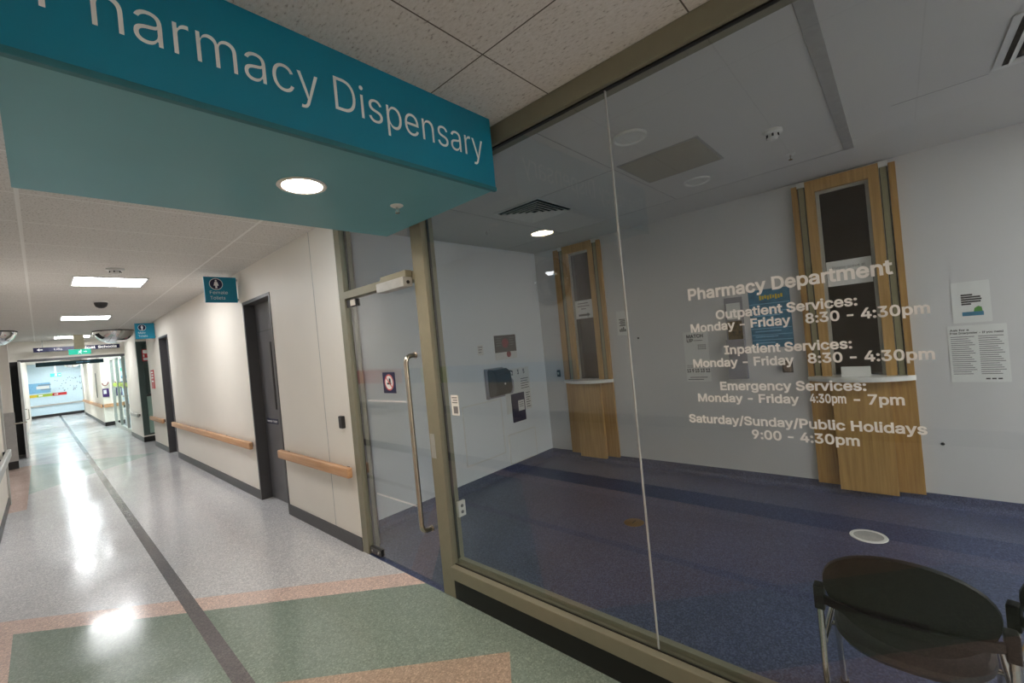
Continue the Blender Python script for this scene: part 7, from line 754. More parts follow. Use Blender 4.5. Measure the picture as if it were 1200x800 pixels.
half_dome('dome_mirror', -0.62, 30.0, 0.36, 'half-dome convex mirror far down the hall under the ceiling by the blue wall', 0, 2 * PI, 0.38)
t = thing('wall_mirror', 'round convex mirror high on the left-hand corridor wall', 'convex mirror', (LEFTX + 0.02, 2.82, 1.98))
obj('mirror_face', lathe(BM(), [(0.25, 0.02), (0.22, 0.07), (0.16, 0.115), (0.08, 0.14), (0, 0.148)], (LEFTX, 2.82, 2.23), (1, 0, 0), 40), 'mirror', t, True)
obj('rim', lathe(BM(), [(0.0, 0.002), (0.26, 0.002), (0.265, 0.02), (0.25, 0.026), (0.0, 0.018)], (LEFTX, 2.82, 2.23), (1, 0, 0), 40), 'skirt', t, True)

# red signs and the glazed panel in the alcove
t = thing('fire_sign', 'square red and white fire sign on the alcove glazing past the second grey door', 'sign', (0.128, 13.98, 2.0))
obj('board', B(0.04, 0.216, 13.972, 13.985, 2.0, 2.30, 0.002), 'red', t)
bm = B(0.058, 0.198, 13.9705, 13.972, 2.19, 2.28); box(bm, 0.058, 0.198, 13.9705, 13.972, 2.02, 2.08); box(bm, 0.058, 0.085, 13.9705, 13.972, 2.1, 2.17); box(bm, 0.172, 0.198, 13.9705, 13.972, 2.1, 2.17)
obj('print', bm, 'lettering', t)
t = thing('fire_notice', 'narrow tall red fire notice on the cream wall past the second grey door', 'sign', (0, 12.42, 1.33))
obj('board', B(-0.012, 0.0, 12.27, 12.6, 1.33, 1.75, 0.002), 'red', t)
bm = BM()
for k, z in enumerate((1.68, 1.62, 1.56, 1.48)): box(bm, -0.0135, -0.012, 12.31, 12.56 - .04 * (k % 2), z, z + 0.03)
obj('print', bm, 'lettering', t)
t = thing('glazed_side_screen', 'green framed glazed screen in the alcove under the square red sign', 'screen', (0.1, 14.04, 0.16))
bm = B(-0.055, 0.06, 14.01, 14.07, 0.16, 2.5); box(bm, 0.235, 0.26, 14.01, 14.07, .16, 2.5); box(bm, 0.06, 0.235, 14.01, 14.07, 2.44, 2.5)
obj('frame', bm, 'darkgreen', t)
obj('lower_panel', B(0.06, 0.235, 14.03, 14.06, 0.2, 1.12), 'palegreen', t); obj('glass', B(0.06, 0.235, 14.035, 14.045, 1.18, 2.44), 'fglass', t); obj('rail', B(0.06, 0.235, 14.02, 14.065, 1.12, 1.18), 'plasticd', t)
obj('bottom_rail', B(0.06, 0.235, 14.02, 14.065, 0.16, 0.2), 'darkgreen', t)

# hanging direction signs, exit signs
t = thing('direction_sign', 'long navy hanging direction sign with a white arrow in front of the portal', 'sign', (-0.96, 15.9, 2.47))
obj('board', B(-1.76, -0.17, 15.88, 15.92, 2.475, 2.585, 0.002), 'navy', t)
obj('lettering', text_bm('Clinical', (-1.05, 15.88, 2.497), (1, 0, 0), (0, 0, 1), 0.40, 0.065, 'B', 0.002), 'lettering', t)
obj('lettering', text_bm('Schools', (-0.60, 15.88, 2.497), (1, 0, 0), (0, 0, 1), 0.37, 0.065, 'B', 0.002), 'lettering', t)
obj('lettering', text_bm('Lifts', (-1.40, 15.88, 2.50), (1, 0, 0), (0, 0, 1), 0.14, 0.05, 'R', 0.002), 'lettering', t)
bm = BM(); prism(bm, [(x, 15.88, z) for x, z in ((-1.70, 2.53), (-1.655, 2.565), (-1.655, 2.54), (-1.60, 2.54), (-1.60, 2.52), (-1.655, 2.52), (-1.655, 2.495))], (0, -0.002, 0))
obj('arrow', bm, 'lettering', t)
for x in (-1.6, -0.33): obj('hanger', tube(BM(), [(x, 15.9, 2.585), (x, 15.9, CEIL)], 0.006, 8), 'tin', t)
t = thing('direction_sign', 'dark teal hanging direction sign just beyond the portal', 'sign', (-1.05, 18.0, 2.17))
obj('board', B(-1.75, -0.36, 17.98, 18.02, 2.17, 2.29, 0.002), 'darkteal', t)
for x in (-1.6, -0.5): obj('hanger', tube(BM(), [(x, 18.0, 2.29), (x, 18.0, CEIL)], 0.006, 8), 'tin', t)
bm = BM()
for x0, x1 in ((-0.95, -0.80), (-0.78, -0.66)): box(bm, x0, x1, 17.978, 17.98, 2.22, 2.245)
obj('print', bm, 'bluel', t)
def exit_sign(x0, x1, y, z0, z1, label, post):
    t = thing('exit_sign', label, 'exit sign', ((x0 + x1) / 2, y, z0)); W = x1 - x0; H = z1 - z0; cx = (x0 + x1) / 2
    obj('lit_face', B(x0, x1, y - 0.02, y + 0.02, z0, z1, 0.003), 'exitlit', t)
    bm = BM(); yy = y - 0.02
    lathe(bm, [(0, 0), (H * .1, 0), (H * .1, .001), (0, .001)], (cx + .02, yy, z1 - H * .22), (0, -1, 0), 12)
    prism(bm, [(cx + a * H, yy, z0 + b_ * H) for a, b_ in ((-.1, .68), (.12, .66), (.3, .5), (.26, .44), (.1, .55), (.08, .38), (.25, .14), (.18, .1), (-.02, .34), (-.25, .14), (-.3, .2), (-.05, .45), (-.04, .6), (-.22, .5), (-.26, .55))], (0, -.001, 0))
    prism(bm, [(cx + a * H, yy, z0 + b_ * H) for a, b_ in ((.5, .45), (.8, .45), (.8, .35), (1.0, .5), (.8, .65), (.8, .55), (.5, .55))], (0, -.001, 0))
    obj('running_figure', bm, 'exitwhite', t)
    if post: plabel(obj('ceiling_bracket', B(cx - 0.09, cx + 0.09, y - 0.03, y + 0.03, z1, CEIL, 0.004), 'gold', t), 'cream ceiling bracket')
    else: obj('ceiling_bracket', B(cx - 0.02, cx + 0.02, y - 0.015, y + 0.015, z1, CEIL), 'tin', t)
exit_sign(-1.2, -0.82, 14.6, 2.30, 2.425, 'lit green exit sign on a cream bracket in front of the navy sign', True)
exit_sign(-1.33, -0.95, 31.8, 2.05, 2.22, 'lit green exit sign far down the hall before the blue wall', False)
# portal door leaf on the left, dark recess door, added black recess panel
t = thing('open_door_leaf', 'white door leaf standing open at the left side of the portal', 'door', (-1.99, 15.65, 0))
obj('leaf', B(-2.02, -1.975, 15.1, 16.15, 0.01, 2.24, 0.003), 'white', t)
obj('pull_handle', tube(BM(), fillet([(-1.975, 15.25, 1.12), (-1.92, 15.25, 1.12), (-1.92, 15.25, 0.88), (-1.975, 15.25, 0.88)], 0.03), 0.011, 10), 'chrome', t, True)
struct('door_4', B(-2.56, -2.035, 16.10, 16.18, 0, 2.28, 0.003), 'black')  # black panel added to make the recess look dark
t = struct('door_3', B(LEFTX - 0.39, LEFTX - 0.35, 13.7, 16.1, 0.0, 2.3), 'black')
tag(obj('push_handle', tube(BM(), fillet([(-2.1, 13.485, 0.92), (-2.1, 13.40, 0.92), (-1.93, 13.40, 0.92)], 0.03), 0.014, 10), 'chrome', None, True), 'small chrome lever at the left-hand wall end near the portal', 'handle')

# glass screen on the right beyond the portal
t = thing('glass_screen', 'full height bluish glass screen on the right beyond the portal', 'glass screen', (0.0, 18.4, 0))
bm = B(-0.02, 0.06, PORTY + 0.22, 20.6, 0, 0.12)
for y in (16.45, 17.4, 19.0, 20.55): box(bm, -0.02, 0.06, y, y + 0.1, 0.12, 2.3)
box(bm, -0.02, 0.06, PORTY + 0.22, 20.65, 2.3, 2.42)
obj('frame', bm, 'tin', t); obj('glass', B(0.015, 0.025, PORTY + 0.25, 20.6, 0.12, 2.3), 'fglass', t)
obj('lime_strip', B(0.010, 0.0148, PORTY + 0.25, 20.6, 1.38, 1.50), 'lime', t)
# purple poster and printed mark
t = thing('purple_poster', 'dark purple poster with a white picture on the far wall return above the rail', 'poster', (-0.16, 20.985, 1.03))
obj('sheet', B(-0.245, -0.075, 20.975, 20.99, 1.03, 1.33), 'purple', t); obj('picture', B(-0.215, -0.14, 20.972, 20.975, 1.14, 1.28), 'paper', t)
tag(obj('handrail', B(-0.24, 0.6, 20.93, 20.985, 0.66, 0.78, 0.01), 'rail'), 'beech handrail on the wall return below the purple poster', 'handrail')
t = thing('wall_hook', 'small U-shaped red and white holder above the purple poster', 'holder', (-0.16, 20.98, 1.46))
obj('hook', tube(BM(), fillet([(-0.235, 20.97, 1.53), (-0.205, 20.95, 1.44), (-0.12, 20.95, 1.44), (-0.07, 20.97, 1.55)], 0.03), 0.014, 8), 'crimson', t, True)
t = struct('window_1', B(-0.246, -0.236, 23.05, 23.4, 0.98, 1.93), 'greyd'); obj('pane', B(-0.248, -0.246, 23.08, 23.37, 1.01, 1.90), 'black', t)
struct('trim_9', B(-0.27, -0.1, 30.9, 31.12, 0, 2.3), 'tin')
# far wall posters
t = thing('wayfinding_band', 'yellow, lime and red wayfinding band on the pale blue far wall', 'wall sign', (-1.45, FARY, 1.08))
for x0, x1, z, mt in ((-2.1, -1.85, 1.07, 'yellow'), (-1.85, -1.3, 1.09, 'lime'), (-1.3, -0.78, 1.11, 'bandpink')):
    s = obj('band', B(x0, x1, FARY - 0.012, FARY, 1.08, 1.22), 'red' if mt == 'bandpink' else mt, t)
    if mt != 'yellow': obj('print', B(x0 + .06, x0 + .2, FARY - .014, FARY - .012, 1.12, 1.18), 'lettering', s)
t = thing('wall_directory', 'light blue directory panel with dark headings on the far wall', 'notice', (-1.75, FARY, 1.35))
obj('panel', B(-2.1, -1.35, FARY - 0.012, FARY, 1.28, 1.80), 'bluel', t)
bm = B(-1.78, -1.33, FARY - 0.014, FARY - .012, 1.66, 1.72); box(bm, -1.70, -1.33, FARY - .014, FARY - .012, 1.42, 1.47); obj('heading_bar', bm, 'bandgrey', t)
obj('white_field', B(-1.84, -1.38, FARY - 0.0135, FARY - .012, 1.49, 1.64), 'paper', t)
t = thing('wall_graphic', 'scattered small blue squares decorating the far wall', 'wall graphic', (-0.7, FARY, 1.3))
bm = BM(); rnd = random.Random(3)
for k in range(46):
    x = -1.2 + 1.1 * rnd.random(); z = 1.25 + 0.72 * rnd.random(); box(bm, x, x + 0.035, FARY - 0.006, FARY, z, z + 0.035)
o = obj('squares', bm, 'bandgrey', t); o['kind'] = 'stuff'

# ================================================================== PHARMACY CEILING FITTINGS
def speaker(x, y, label):
    t = thing('ceiling_speaker', label, 'speaker', (x, y, zc - 0.015), 0, 'round ceiling speakers')
    obj('rim', lathe(BM(), [(0.082, 0), (0.10, 0), (0.10, -0.012), (0.094, -0.016), (0.084, -0.012), (0.082, 0)], (x, y, zc), (0, 0, 1), 40), 'white', t, True)
    obj('grille', lathe(BM(), [(0, -0.009), (0.083, -0.007), (0.083, -0.003), (0, -0.003)], (x, y, zc), (0, 0, 1), 40), 'white', t, True)
speaker(0.783, 1.129, 'round white ceiling speaker nearest the glass, beside the pane seam')
speaker(2.009, 1.146, 'round white ceiling speaker between beige panel and back wall')
t = thing('access_panel', 'square beige access panel in the pharmacy ceiling', 'access panel', (1.42, 1.13, zc - 0.008))
obj('panel', B(1.155, 1.675, 0.865, 1.395, zc - 0.007, zc, 0.002), 'panelgrey', t)
bm = BM()
for x0, x1, y0, y1 in ((1.14, 1.69, 0.85, 0.865), (1.14, 1.69, 1.395, 1.41), (1.14, 1.155, .865, 1.395), (1.675, 1.69, .865, 1.395)): box(bm, x0, x1, y0, y1, zc - 0.004, zc)
obj('frame', bm, 'cover', t)
def vent(x0, x1, y0, y1, label):
    t = thing('air_vent', label, 'air vent', ((x0 + x1) / 2, (y0 + y1) / 2, zc - 0.02), 0, 'four-way ceiling air vents')
    cx, cy, a, b_ = (x0 + x1) / 2, (y0 + y1) / 2, (x1 - x0) / 2, (y1 - y0) / 2
    obj('shade_sheet', B(x0 + 0.02, x1 - 0.02, y0 + 0.02, y1 - 0.02, zc - 0.003, zc - 0.001), 'vent', t)  # flat black sheet painting the shade behind the louvres
    def sq(bm, r0, r1, z0, z1):   # a sloping square louvre ring
        o = [bm.verts.new((cx + sx * a * r0, cy + sy * b_ * r0, z0)) for sx, sy in ((-1, -1), (1, -1), (1, 1), (-1, 1))]
        i = [bm.verts.new((cx + sx * a * r1, cy + sy * b_ * r1, z1)) for sx, sy in ((-1, -1), (1, -1), (1, 1), (-1, 1))]
        o2 = [bm.verts.new(v.co + Vector((0, 0, 0.003))) for v in o]; i2 = [bm.verts.new(v.co + Vector((0, 0, 0.003))) for v in i]
        for k in range(4):
            j = (k + 1) % 4
            bm.faces.new((o[k], o[j], i[j], i[k])); bm.faces.new((o2[j], o2[k], i2[k], i2[j])); bm.faces.new((o[j], o[k], o2[k], o2[j])); bm.faces.new((i[k], i[j], i2[j], i2[k]))
    bm = BM(); sq(bm, 1.0, 0.90, zc - 0.008, zc - 0.008); obj('frame', bm, 'white', t)
    for k in range(5):
        r = 0.84 - k * 0.155
        bm = BM(); sq(bm, r, max(r - 0.085, 0.02), zc - 0.024, zc - 0.007); obj('louvre', bm, 'white', t)
vent(1.14, 1.70, 2.13, 2.65, 'square white four-way air vent in the pharmacy ceiling behind the first pane')
vent(1.14, 1.72, -1.04, -0.445, 'square white four-way air vent cut off at the right of the photo')

# ================================================================== SERVING HATCHES
def hatch(hy, oy, label):
    (y0, y1), (a, b_) = hy, oy; cy = (y0 + y1) / 2; xw = BACKX; xf = BACKX - 0.045
    t = thing('serving_hatch', label, 'serving hatch', (xw, cy, 0.08))
    # inner oak surround
    bm = BM(); ia, ib = a - 0.068, b_ + 0.068; zt = OZ[1] + 0.10
    box(bm, xf, xw, ia, a, 1.04, zt, 0.002); box(bm, xf, xw, b_, ib, 1.04, zt, 0.002); box(bm, xf, xw, a, b_, OZ[1], zt, 0.002)
    obj('surround', bm, 'oak', t)
    # shutter tracks either side and outer oak stiles
    for s0, s1 in ((ib, ib + 0.058), (ia - 0.058, ia)):
        k = obj('shutter_track', B(xf + 0.012, xw, s0 + 0.004, s1 - 0.004, 1.04, 2.755), 'track', t)
        bm = B(xf + 0.008, xf + 0.012, s0 + 0.004, s0 + 0.009, 1.04, 2.74); box(bm, xf + 0.008, xf + 0.012, s1 - 0.009, s1 - 0.004, 1.04, 2.74); obj('groove', bm, 'ink', k)
        plabel(obj('end_cap', B(xf - 0.01, xw, s0, s1, 2.72, 2.765, 0.003), 'white', t), 'white plastic cap')
    for s0, s1 in ((ib + 0.058, y1), (y0, ia - 0.058)): obj('outer_stile', B(xf, xw, s0, s1, 1.04, 2.74, 0.002), 'oakd', t)
    # aluminium sash and glass
    bm = BM(); xs0, xs1 = xw + 0.0, xw + 0.03; q = 0.025
    box(bm, xs0, xs1, a, a + q, OZ[0], OZ[1]); box(bm, xs0, xs1, b_ - q, b_, OZ[0], OZ[1]); box(bm, xs0, xs1, a + q, b_ - q, OZ[1] - q, OZ[1])
    s = obj('sash', bm, 'tin', t); obj('glass', B(xw + 0.012, xw + 0.018, a + q, b_ - q, OZ[0] + 0.0, OZ[1] - q), 'hglass', s)
    # curved white shelf
    bm = BM(); n_ = 20; pts = [(xw - 0.003, y1 + 0.005, 1.015)]
    for k in range(n_ + 1):
        u = k / n_; pts.append((xw - 0.05 - 0.14 * math.sin(PI * u) ** 0.8, y1 + 0.005 - (y1 - y0 + 0.01) * u, 1.005))
    pts.append((xw - 0.003, y0 - 0.005, 1.005)); prism(bm, pts, (0, 0, 0.038))
    plabel(obj('shelf', bm, 'white', t), 'curved white counter shelf')
    # oak panel below the shelf
    obj('lower_panel', B(xf + .02, xw, y0, y1, 0.085, 1.005, 0.002), 'oakd', t)
    obj('centre_panel', B(xf - 0.02, xf + .02, y0 + 0.16, y1 - 0.16, 0.06, 1.005, 0.002), 'oak', t)
    return t
hatch(H1, O1, 'oak serving hatch with an arrow notice, at the far left of the pharmacy back wall')
hatch(H2, O2, 'oak serving hatch with a queue notice, behind the white opening hours lettering')

# notices on the hatch glass
def paper(name, x, y0, y1, z0, z1, label, cat='notice', mat='paper', face=-1, thick=0.003):
    t = thing(name, label, cat, (x, (y0 + y1) / 2, z0)); obj('sheet', B(x - thick, x, y0, y1, z0, z1), mat, t); return t
GX = BACKX + 0.011
LD = (0, -1, 0); UP = (0, 0, 1)
t = paper('queue_notice', GX, 0.138, 0.442, 1.82, 2.035, 'white notice starting Please queue at on the glass of the right-hand hatch')
bm = text_bm('Please queue at', (GX - 0.003, 0.40, 1.965), LD, UP, 0.22, 0.024, 'R', 0.0006); obj('lettering', bm, 'ink', t); bm = text_bm('the window', (GX - 0.003, 0.37, 1.925), LD, UP, 0.15, 0.02, 'R', 0.0006)
obj('lettering', bm, 'ink', t)
t = paper('arrow_notice', GX, 2.818, 3.072, 1.815, 2.045, 'white notice with a black arrow on the glass of the left-hand hatch')
bm = BM()
for z, w_ in ((2.0, 0.16), (1.965, 0.18), (1.93, 0.08)):
    for k in range(int(w_ / 0.025)): box(bm, GX - 0.0038, GX - 0.003, 2.945 + w_ / 2 - k * 0.025 - 0.019, 2.945 + w_ / 2 - k * 0.025, z, z + 0.012)
prism(bm, [(GX - 0.003, y, z) for y, z in ((3.03, 1.845), (3.03, 1.87), (2.90, 1.87), (2.90, 1.885), (2.86, 1.857), (2.90, 1.83), (2.90, 1.845))], (-0.0008, 0, 0))
obj('print', bm, 'ink', t)
t = thing('paper_stand', 'small white folded card standing on the right-hand hatch shelf', 'card', (BACKX - 0.07, 0.30, 1.043))
bm = BM(); prism(bm, [(BACKX - 0.09, 0.40, 1.0435), (BACKX - 0.085, 0.40, 1.0435), (BACKX - 0.062, 0.40, 1.125), (BACKX - 0.066, 0.40, 1.125)], (0, -0.195, 0)); obj('front_leaf', bm, 'paper', t)
bm = BM(); prism(bm, [(BACKX - 0.051, 0.40, 1.0435), (BACKX - 0.055, 0.40, 1.0435), (BACKX - 0.065, 0.40, 1.123), (BACKX - 0.062, 0.40, 1.125)], (0, -0.195, 0)); obj('rear_leaf', bm, 'paper', t)

# back wall posters
WX = BACKX
t = paper('blue_poster', WX, 0.73, 1.073, 1.32, 1.875, 'blue poster with yellow heading left of the right-hand hatch', 'poster', 'blue')
bm = BM()
for k in range(9): box(bm, WX - 0.004, WX - 0.003, 0.98 - k * 0.022 - 0.016, 0.98 - k * 0.022, 1.775 + 0.006 * (k % 3), 1.82 - 0.006 * (k % 2))
obj('heading', bm, 'yellow', t)
bm = BM()
for z in (1.735, 1.66, 1.50, 1.44, 1.39): box(bm, WX - 0.004, WX - 0.003, 0.735, 1.068, z, z + 0.007)
for k, z in enumerate((1.62, 1.58, 1.53, 1.47, 1.42, 1.36)): box(bm, WX - 0.004, WX - 0.003, 0.82 + 0.03 * (k % 3), 1.04, z, z + 0.012)
obj('text_line', bm, 'bluel', t)
t = thing('brochure_rack', 'tall grey wall rack holding brochures left of the blue poster', 'brochure rack', (WX, 1.22, 1.03))
obj('back_plate', B(WX - 0.012, WX, 1.13, 1.295, 1.03, 1.835, 0.003), 'rack', t)
for z0, z1 in ((1.03, 1.17), (1.3, 1.42)):
    bm = B(WX - 0.06, WX - 0.052, 1.13, 1.295, z0, z1); box(bm, WX - .052, WX - .012, 1.13, 1.295, z0, z0 + .008); box(bm, WX - .052, WX - .012, 1.13, 1.136, z0 + .008, z1); box(bm, WX - .052, WX - .012, 1.289, 1.295, z0 + .008, z1)
    obj('pocket', bm, 'rack', t)
o = obj('brochure', B(WX - 0.03, WX - 0.018, 1.145, 1.275, 1.32, 1.60), 'photo'); tag(o, 'dark gold brochure in the grey wall rack', 'brochure')
o = obj('brochure', B(WX - 0.02, WX - 0.0125, 1.15, 1.275, 1.62, 1.78), 'paper'); tag(o, 'white leaflet at the top of the grey wall rack', 'brochure')
t = paper('wall_calendar', WX, 1.48, 1.735, 1.0, 1.53, 'white calendar poster headed Match Up left of the brochure rack', 'poster')
bm = text_bm('MATCH', (WX - 0.003, 1.70, 1.465), LD, UP, 0.17, 0.034, 'B', 0.0006); text_bm('UP', (WX - 0.003, 1.70, 1.42), LD, UP, 0.065, 0.034, 'B', 0.0006, bm); text_bm('13 9 15 13 12', (WX - 0.003, 1.725, 1.10), LD, UP, 0.235, 0.034, 'B', 0.0006, bm)
box(bm, WX - 0.0036, WX - .003, 1.54, 1.63, 1.432, 1.437)
obj('print', bm, 'ink', t)
bm = BM()
for r in range(3):
    for k in range(4): box(bm, WX - 0.0036, WX - .003, 1.51 + k * .022, 1.525 + k * .022, 1.38 - r * .02, 1.39 - r * .02)
for r, (ya, yb) in enumerate(((1.72, 1.60), (1.72, 1.50), (1.70, 1.52), (1.72, 1.56))): box(bm, WX - .0036, WX - .003, yb, ya, 1.17 - 0.018 * r if r < 2 else 1.085 - .022 * r, 1.175 - 0.018 * r if r < 2 else 1.093 - .022 * r)
obj('small_print', bm, 'inkgrey', t)
t = thing('wall_bumper', 'small taupe rounded wall bumper under the blue poster', 'bumper', (WX, 0.80, 1.09))
obj('pad', B(WX - 0.04, WX, 0.765, 0.835, 1.085, 1.185, 0.014, 3), 'taupe', t, True); obj('base_plate', B(WX - 0.004, WX - .0, 0.758, 0.842, 1.078, 1.192), 'plasticd', t)
t = paper('small_notice', WX, 2.365, 2.50, 1.56, 1.845, 'small white notice right of the left-hand hatch', 'notice')
bm = BM()
for k in range(5): box(bm, WX - .0036, WX - .003, 2.39, 2.47 - .015 * (k % 2), 1.74 - .018 * k, 1.75 - .018 * k)
for k in range(4): box(bm, WX - .0036, WX - .003, 2.39 + .022 * k, 2.405 + .022 * k, 1.60, 1.63 + .012 * ((k * 2) % 3))
obj('print', bm, 'ink', t)
t = paper('garden_notice', WX, -0.50, -0.30, 1.425, 1.73, 'white notice with a blue and green picture at the right end of the back wall')
bm = BM()
for k, w_ in enumerate((0.06, 0.10, 0.105, 0.10, 0.05)): box(bm, WX - .0036, WX - .003, -0.35 - w_, -0.35, 1.625 - .017 * k, 1.637 - .017 * k)
obj('print', bm, 'ink', t)
bm = B(WX - .0038, WX - .003, -0.46, -0.35, 1.475, 1.505); obj('water', bm, 'blue', t)
bm = BM(); prism(bm, [(WX - .003, -0.455, 1.505), (WX - .003, -0.41, 1.505), (WX - .003, -0.415, 1.53), (WX - .003, -0.435, 1.545), (WX - .003, -0.452, 1.535)], (-.0008, 0, 0)); obj('shrub', bm, 'green', t)
t = paper('interpreter_notice', WX, -0.565, -0.262, 0.98, 1.405, 'large white text notice at the right end of the back wall')
bm = text_bm('Ask for a', (WX - .003, -0.275, 1.365), LD, UP, 0.10, 0.014, 'B', .0006); text_bm('Free Interpreter - If you need', (WX - .003, -0.275, 1.342), LD, UP, 0.27, 0.014, 'B', .0006, bm)
for k in range(3): box(bm, WX - .0036, WX - .003, -0.44 - .03 * k - .022, -0.44 - .03 * k, 1.0, 1.01)
obj('heading', bm, 'ink', t)
bm = BM()
for c0 in (-0.275, -0.42):
    for k in range(19): box(bm, WX - .0036, WX - .003, c0 - 0.125 + 0.03 * ((k * 7) % 4) / 3, c0, 1.318 - .0155 * k, 1.3235 - .0155 * k)
obj('text_line', bm, 'inkgrey', t)
for k, (y, z) in enumerate(((2.248, 1.51), (-0.18, 0.497))):
    o = obj('wall_screw', lathe(BM(), [(0, 0), (0.012, 0), (0.010, 0.006), (0, 0.008)], (WX, y, z), (-1, 0, 0), 14), 'plasticd', None, True)
    tag(o, ('dark screw cap on the back wall between the left-hand hatch and the pane seam', 'dark screw cap low on the back wall right of the right-hand hatch')[k], 'screw')

# end wall things
EY = ENDY; RX = (1, 0, 0)
def epaper(name, x0, x1, z0, z1, label, mat='paper', cat='notice'):
    t = thing(name, label, cat, ((x0 + x1) / 2, EY, z0)); obj('sheet', B(x0, x1, EY - 0.003, EY, z0, z1), mat, t); return t
t = epaper('dark_poster', 2.01, 2.40, 1.40, 1.70, 'crimson and grey poster with white foot on the pharmacy end wall', 'paper', 'poster')
obj('picture', B(2.01, 2.40, EY - 0.004, EY - .003, 1.49, 1.70), 'greyd', t); 
bm = lathe(BM(), [(0, 0), (.06, 0), (.06, .001), (0, .001)], (2.2, EY - .004, 1.60), (0, -1, 0), 20); lathe(bm, [(0, 0), (.04, 0), (.04, .001), (0, .001)], (2.25, EY - .003, 1.46), (0, -1, 0), 20); obj('emblem', bm, 'crimson', t)
bm = BM()
for k in range(4): box(bm, 2.04, 2.14 - .02 * (k % 2), EY - .0048, EY - .004, 1.66 - .03 * k, 1.67 - .03 * k); box(bm, 2.28, 2.37 - .02 * (k % 2), EY - .0048, EY - .004, 1.66 - .03 * k, 1.67 - .03 * k)
obj('print', bm, 'inkgrey', t)
t = epaper('small_poster', 1.725, 1.815, 1.485, 1.605, 'small white card with grey print left of the crimson poster')
bm = BM()
for k in range(3): box(bm, 1.735, 1.80 - .01 * k, EY - .004, EY - .003, 1.575 - .03 * k, 1.585 - .03 * k)
obj('print', bm, 'inkgrey', t)
t = thing('towel_dispenser', 'smoked plastic paper towel dispenser on the pharmacy end wall', 'dispenser', (2.0, EY, 0.99))
bm = BM(); prism(bm, [(1.80, y, z) for y, z in ((EY, 0.97), (EY - 0.16, 1.0), (EY - 0.20, 1.06), (EY - 0.19, 1.25), (EY - 0.14, 1.30), (EY, 1.31))], (0.26, 0, 0)); bmesh.ops.bevel(bm, geom=bm.edges[:], offset=0.012, segments=2, affect='EDGES')
obj('cover', bm, 'smoke', t, True); obj('lock', lathe(BM(), [(0, 0), (.012, 0), (.012, .004), (0, .004)], (1.93, EY - .196, 1.13), (0, -1, 0), 14), 'white', t)
obj('back_case', B(1.79, 2.07, EY - .05, EY, 0.96, 1.315, .006), 'rack', t)
t = thing('sanitizer_bottle_holder', 'small clear grey soap holder right of the towel dispenser', 'holder', (2.19, EY, 0.97))
bm = BM(); lathe(bm, [(0, 0), (0.03, 0.0), (0.045, .04), (0.05, .1), (0.05, .16), (.02, .2), (.015, .24), (0, .24)], (2.16, EY - 0.055, 0.98), (0, 0, 1), 20); obj('bottle', bm, 'rack', t, True)
obj('pump', tube(BM(), fillet([(2.16, EY - 0.055, 1.215), (2.16, EY - .055, 1.26), (2.16, EY - .11, 1.25)], .012), .008, 8), 'plasticd', t, True)
t = epaper('hygiene_notice', 2.12, 2.60, 0.72, 1.27, 'white numbered hand hygiene notice behind the navy leaflet holder')
bm = BM()
for k, s in enumerate(('1', '2', '3', '5')): text_bm(s, (2.15 + .11 * k, EY - .003, 1.19), RX, UP, .03, .055, 'B', .0006, bm)
for k in range(5): box(bm, 2.42, 2.575 - .02 * (k % 2), EY - .0036, EY - .003, 1.12 - .03 * k, 1.128 - .03 * k)
for k in range(7): box(bm, 2.50, 2.58 - .02 * (k % 2), EY - .0036, EY - .003, .93 - .03 * k, .938 - .03 * k)
obj('print', bm, 'ink', t)
t = thing('leaflet_holder', 'navy leaflet holder with white card on the pharmacy end wall', 'leaflet holder', (2.33, EY, 0.60))
obj('board', B(2.21, 2.45, EY - .018, EY - .004, 0.60, 0.955, .002), 'navy', t); obj('card', B(2.32, 2.43, EY - .022, EY - .018, 0.73, 0.86), 'paper', t); 
bm = BM()
for k in range(3): box(bm, 2.335, 2.41, EY - .023, EY - .022, .83 - .025 * k, .838 - .025 * k)
obj('print', bm, 'inkgrey', t)
def frame_rect(x0, x1, z0, z1, label):
    t = thing('wall_panel', label, 'wall panel', ((x0 + x1) / 2, EY, z0)); bm = BM(); q = .012
    for a, b_, c_, d in ((x0, x1, z0, z0 + q), (x0, x1, z1 - q, z1), (x0, x0 + q, z0 + q, z1 - q), (x1 - q, x1, z0 + q, z1 - q)): box(bm, a, b_, EY - .006, EY, c_, d)
    obj('edge_strip', bm, 'white', t); obj('panel', B(x0 + q, x1 - q, EY - .003, EY, z0 + q, z1 - q), 'wallend', t)
frame_rect(1.40, 2.03, 0.27, 0.94, 'white framed wall panel under the towel dispenser')
frame_rect(2.10, 2.62, 0.10, 0.47, 'low white framed wall panel below the navy leaflet holder')
t = thing('light_switch', 'small dark switch on the back wall corner left of the left-hand hatch', 'switch', (WX, 3.42, 1.1))
obj('plate', B(WX - .012, WX, 3.40, 3.45, 1.08, 1.17, .003), 'plasticd', t); obj('toggle', B(WX - .018, WX - .012, 3.415, 3.435, 1.11, 1.14), 'white', t)

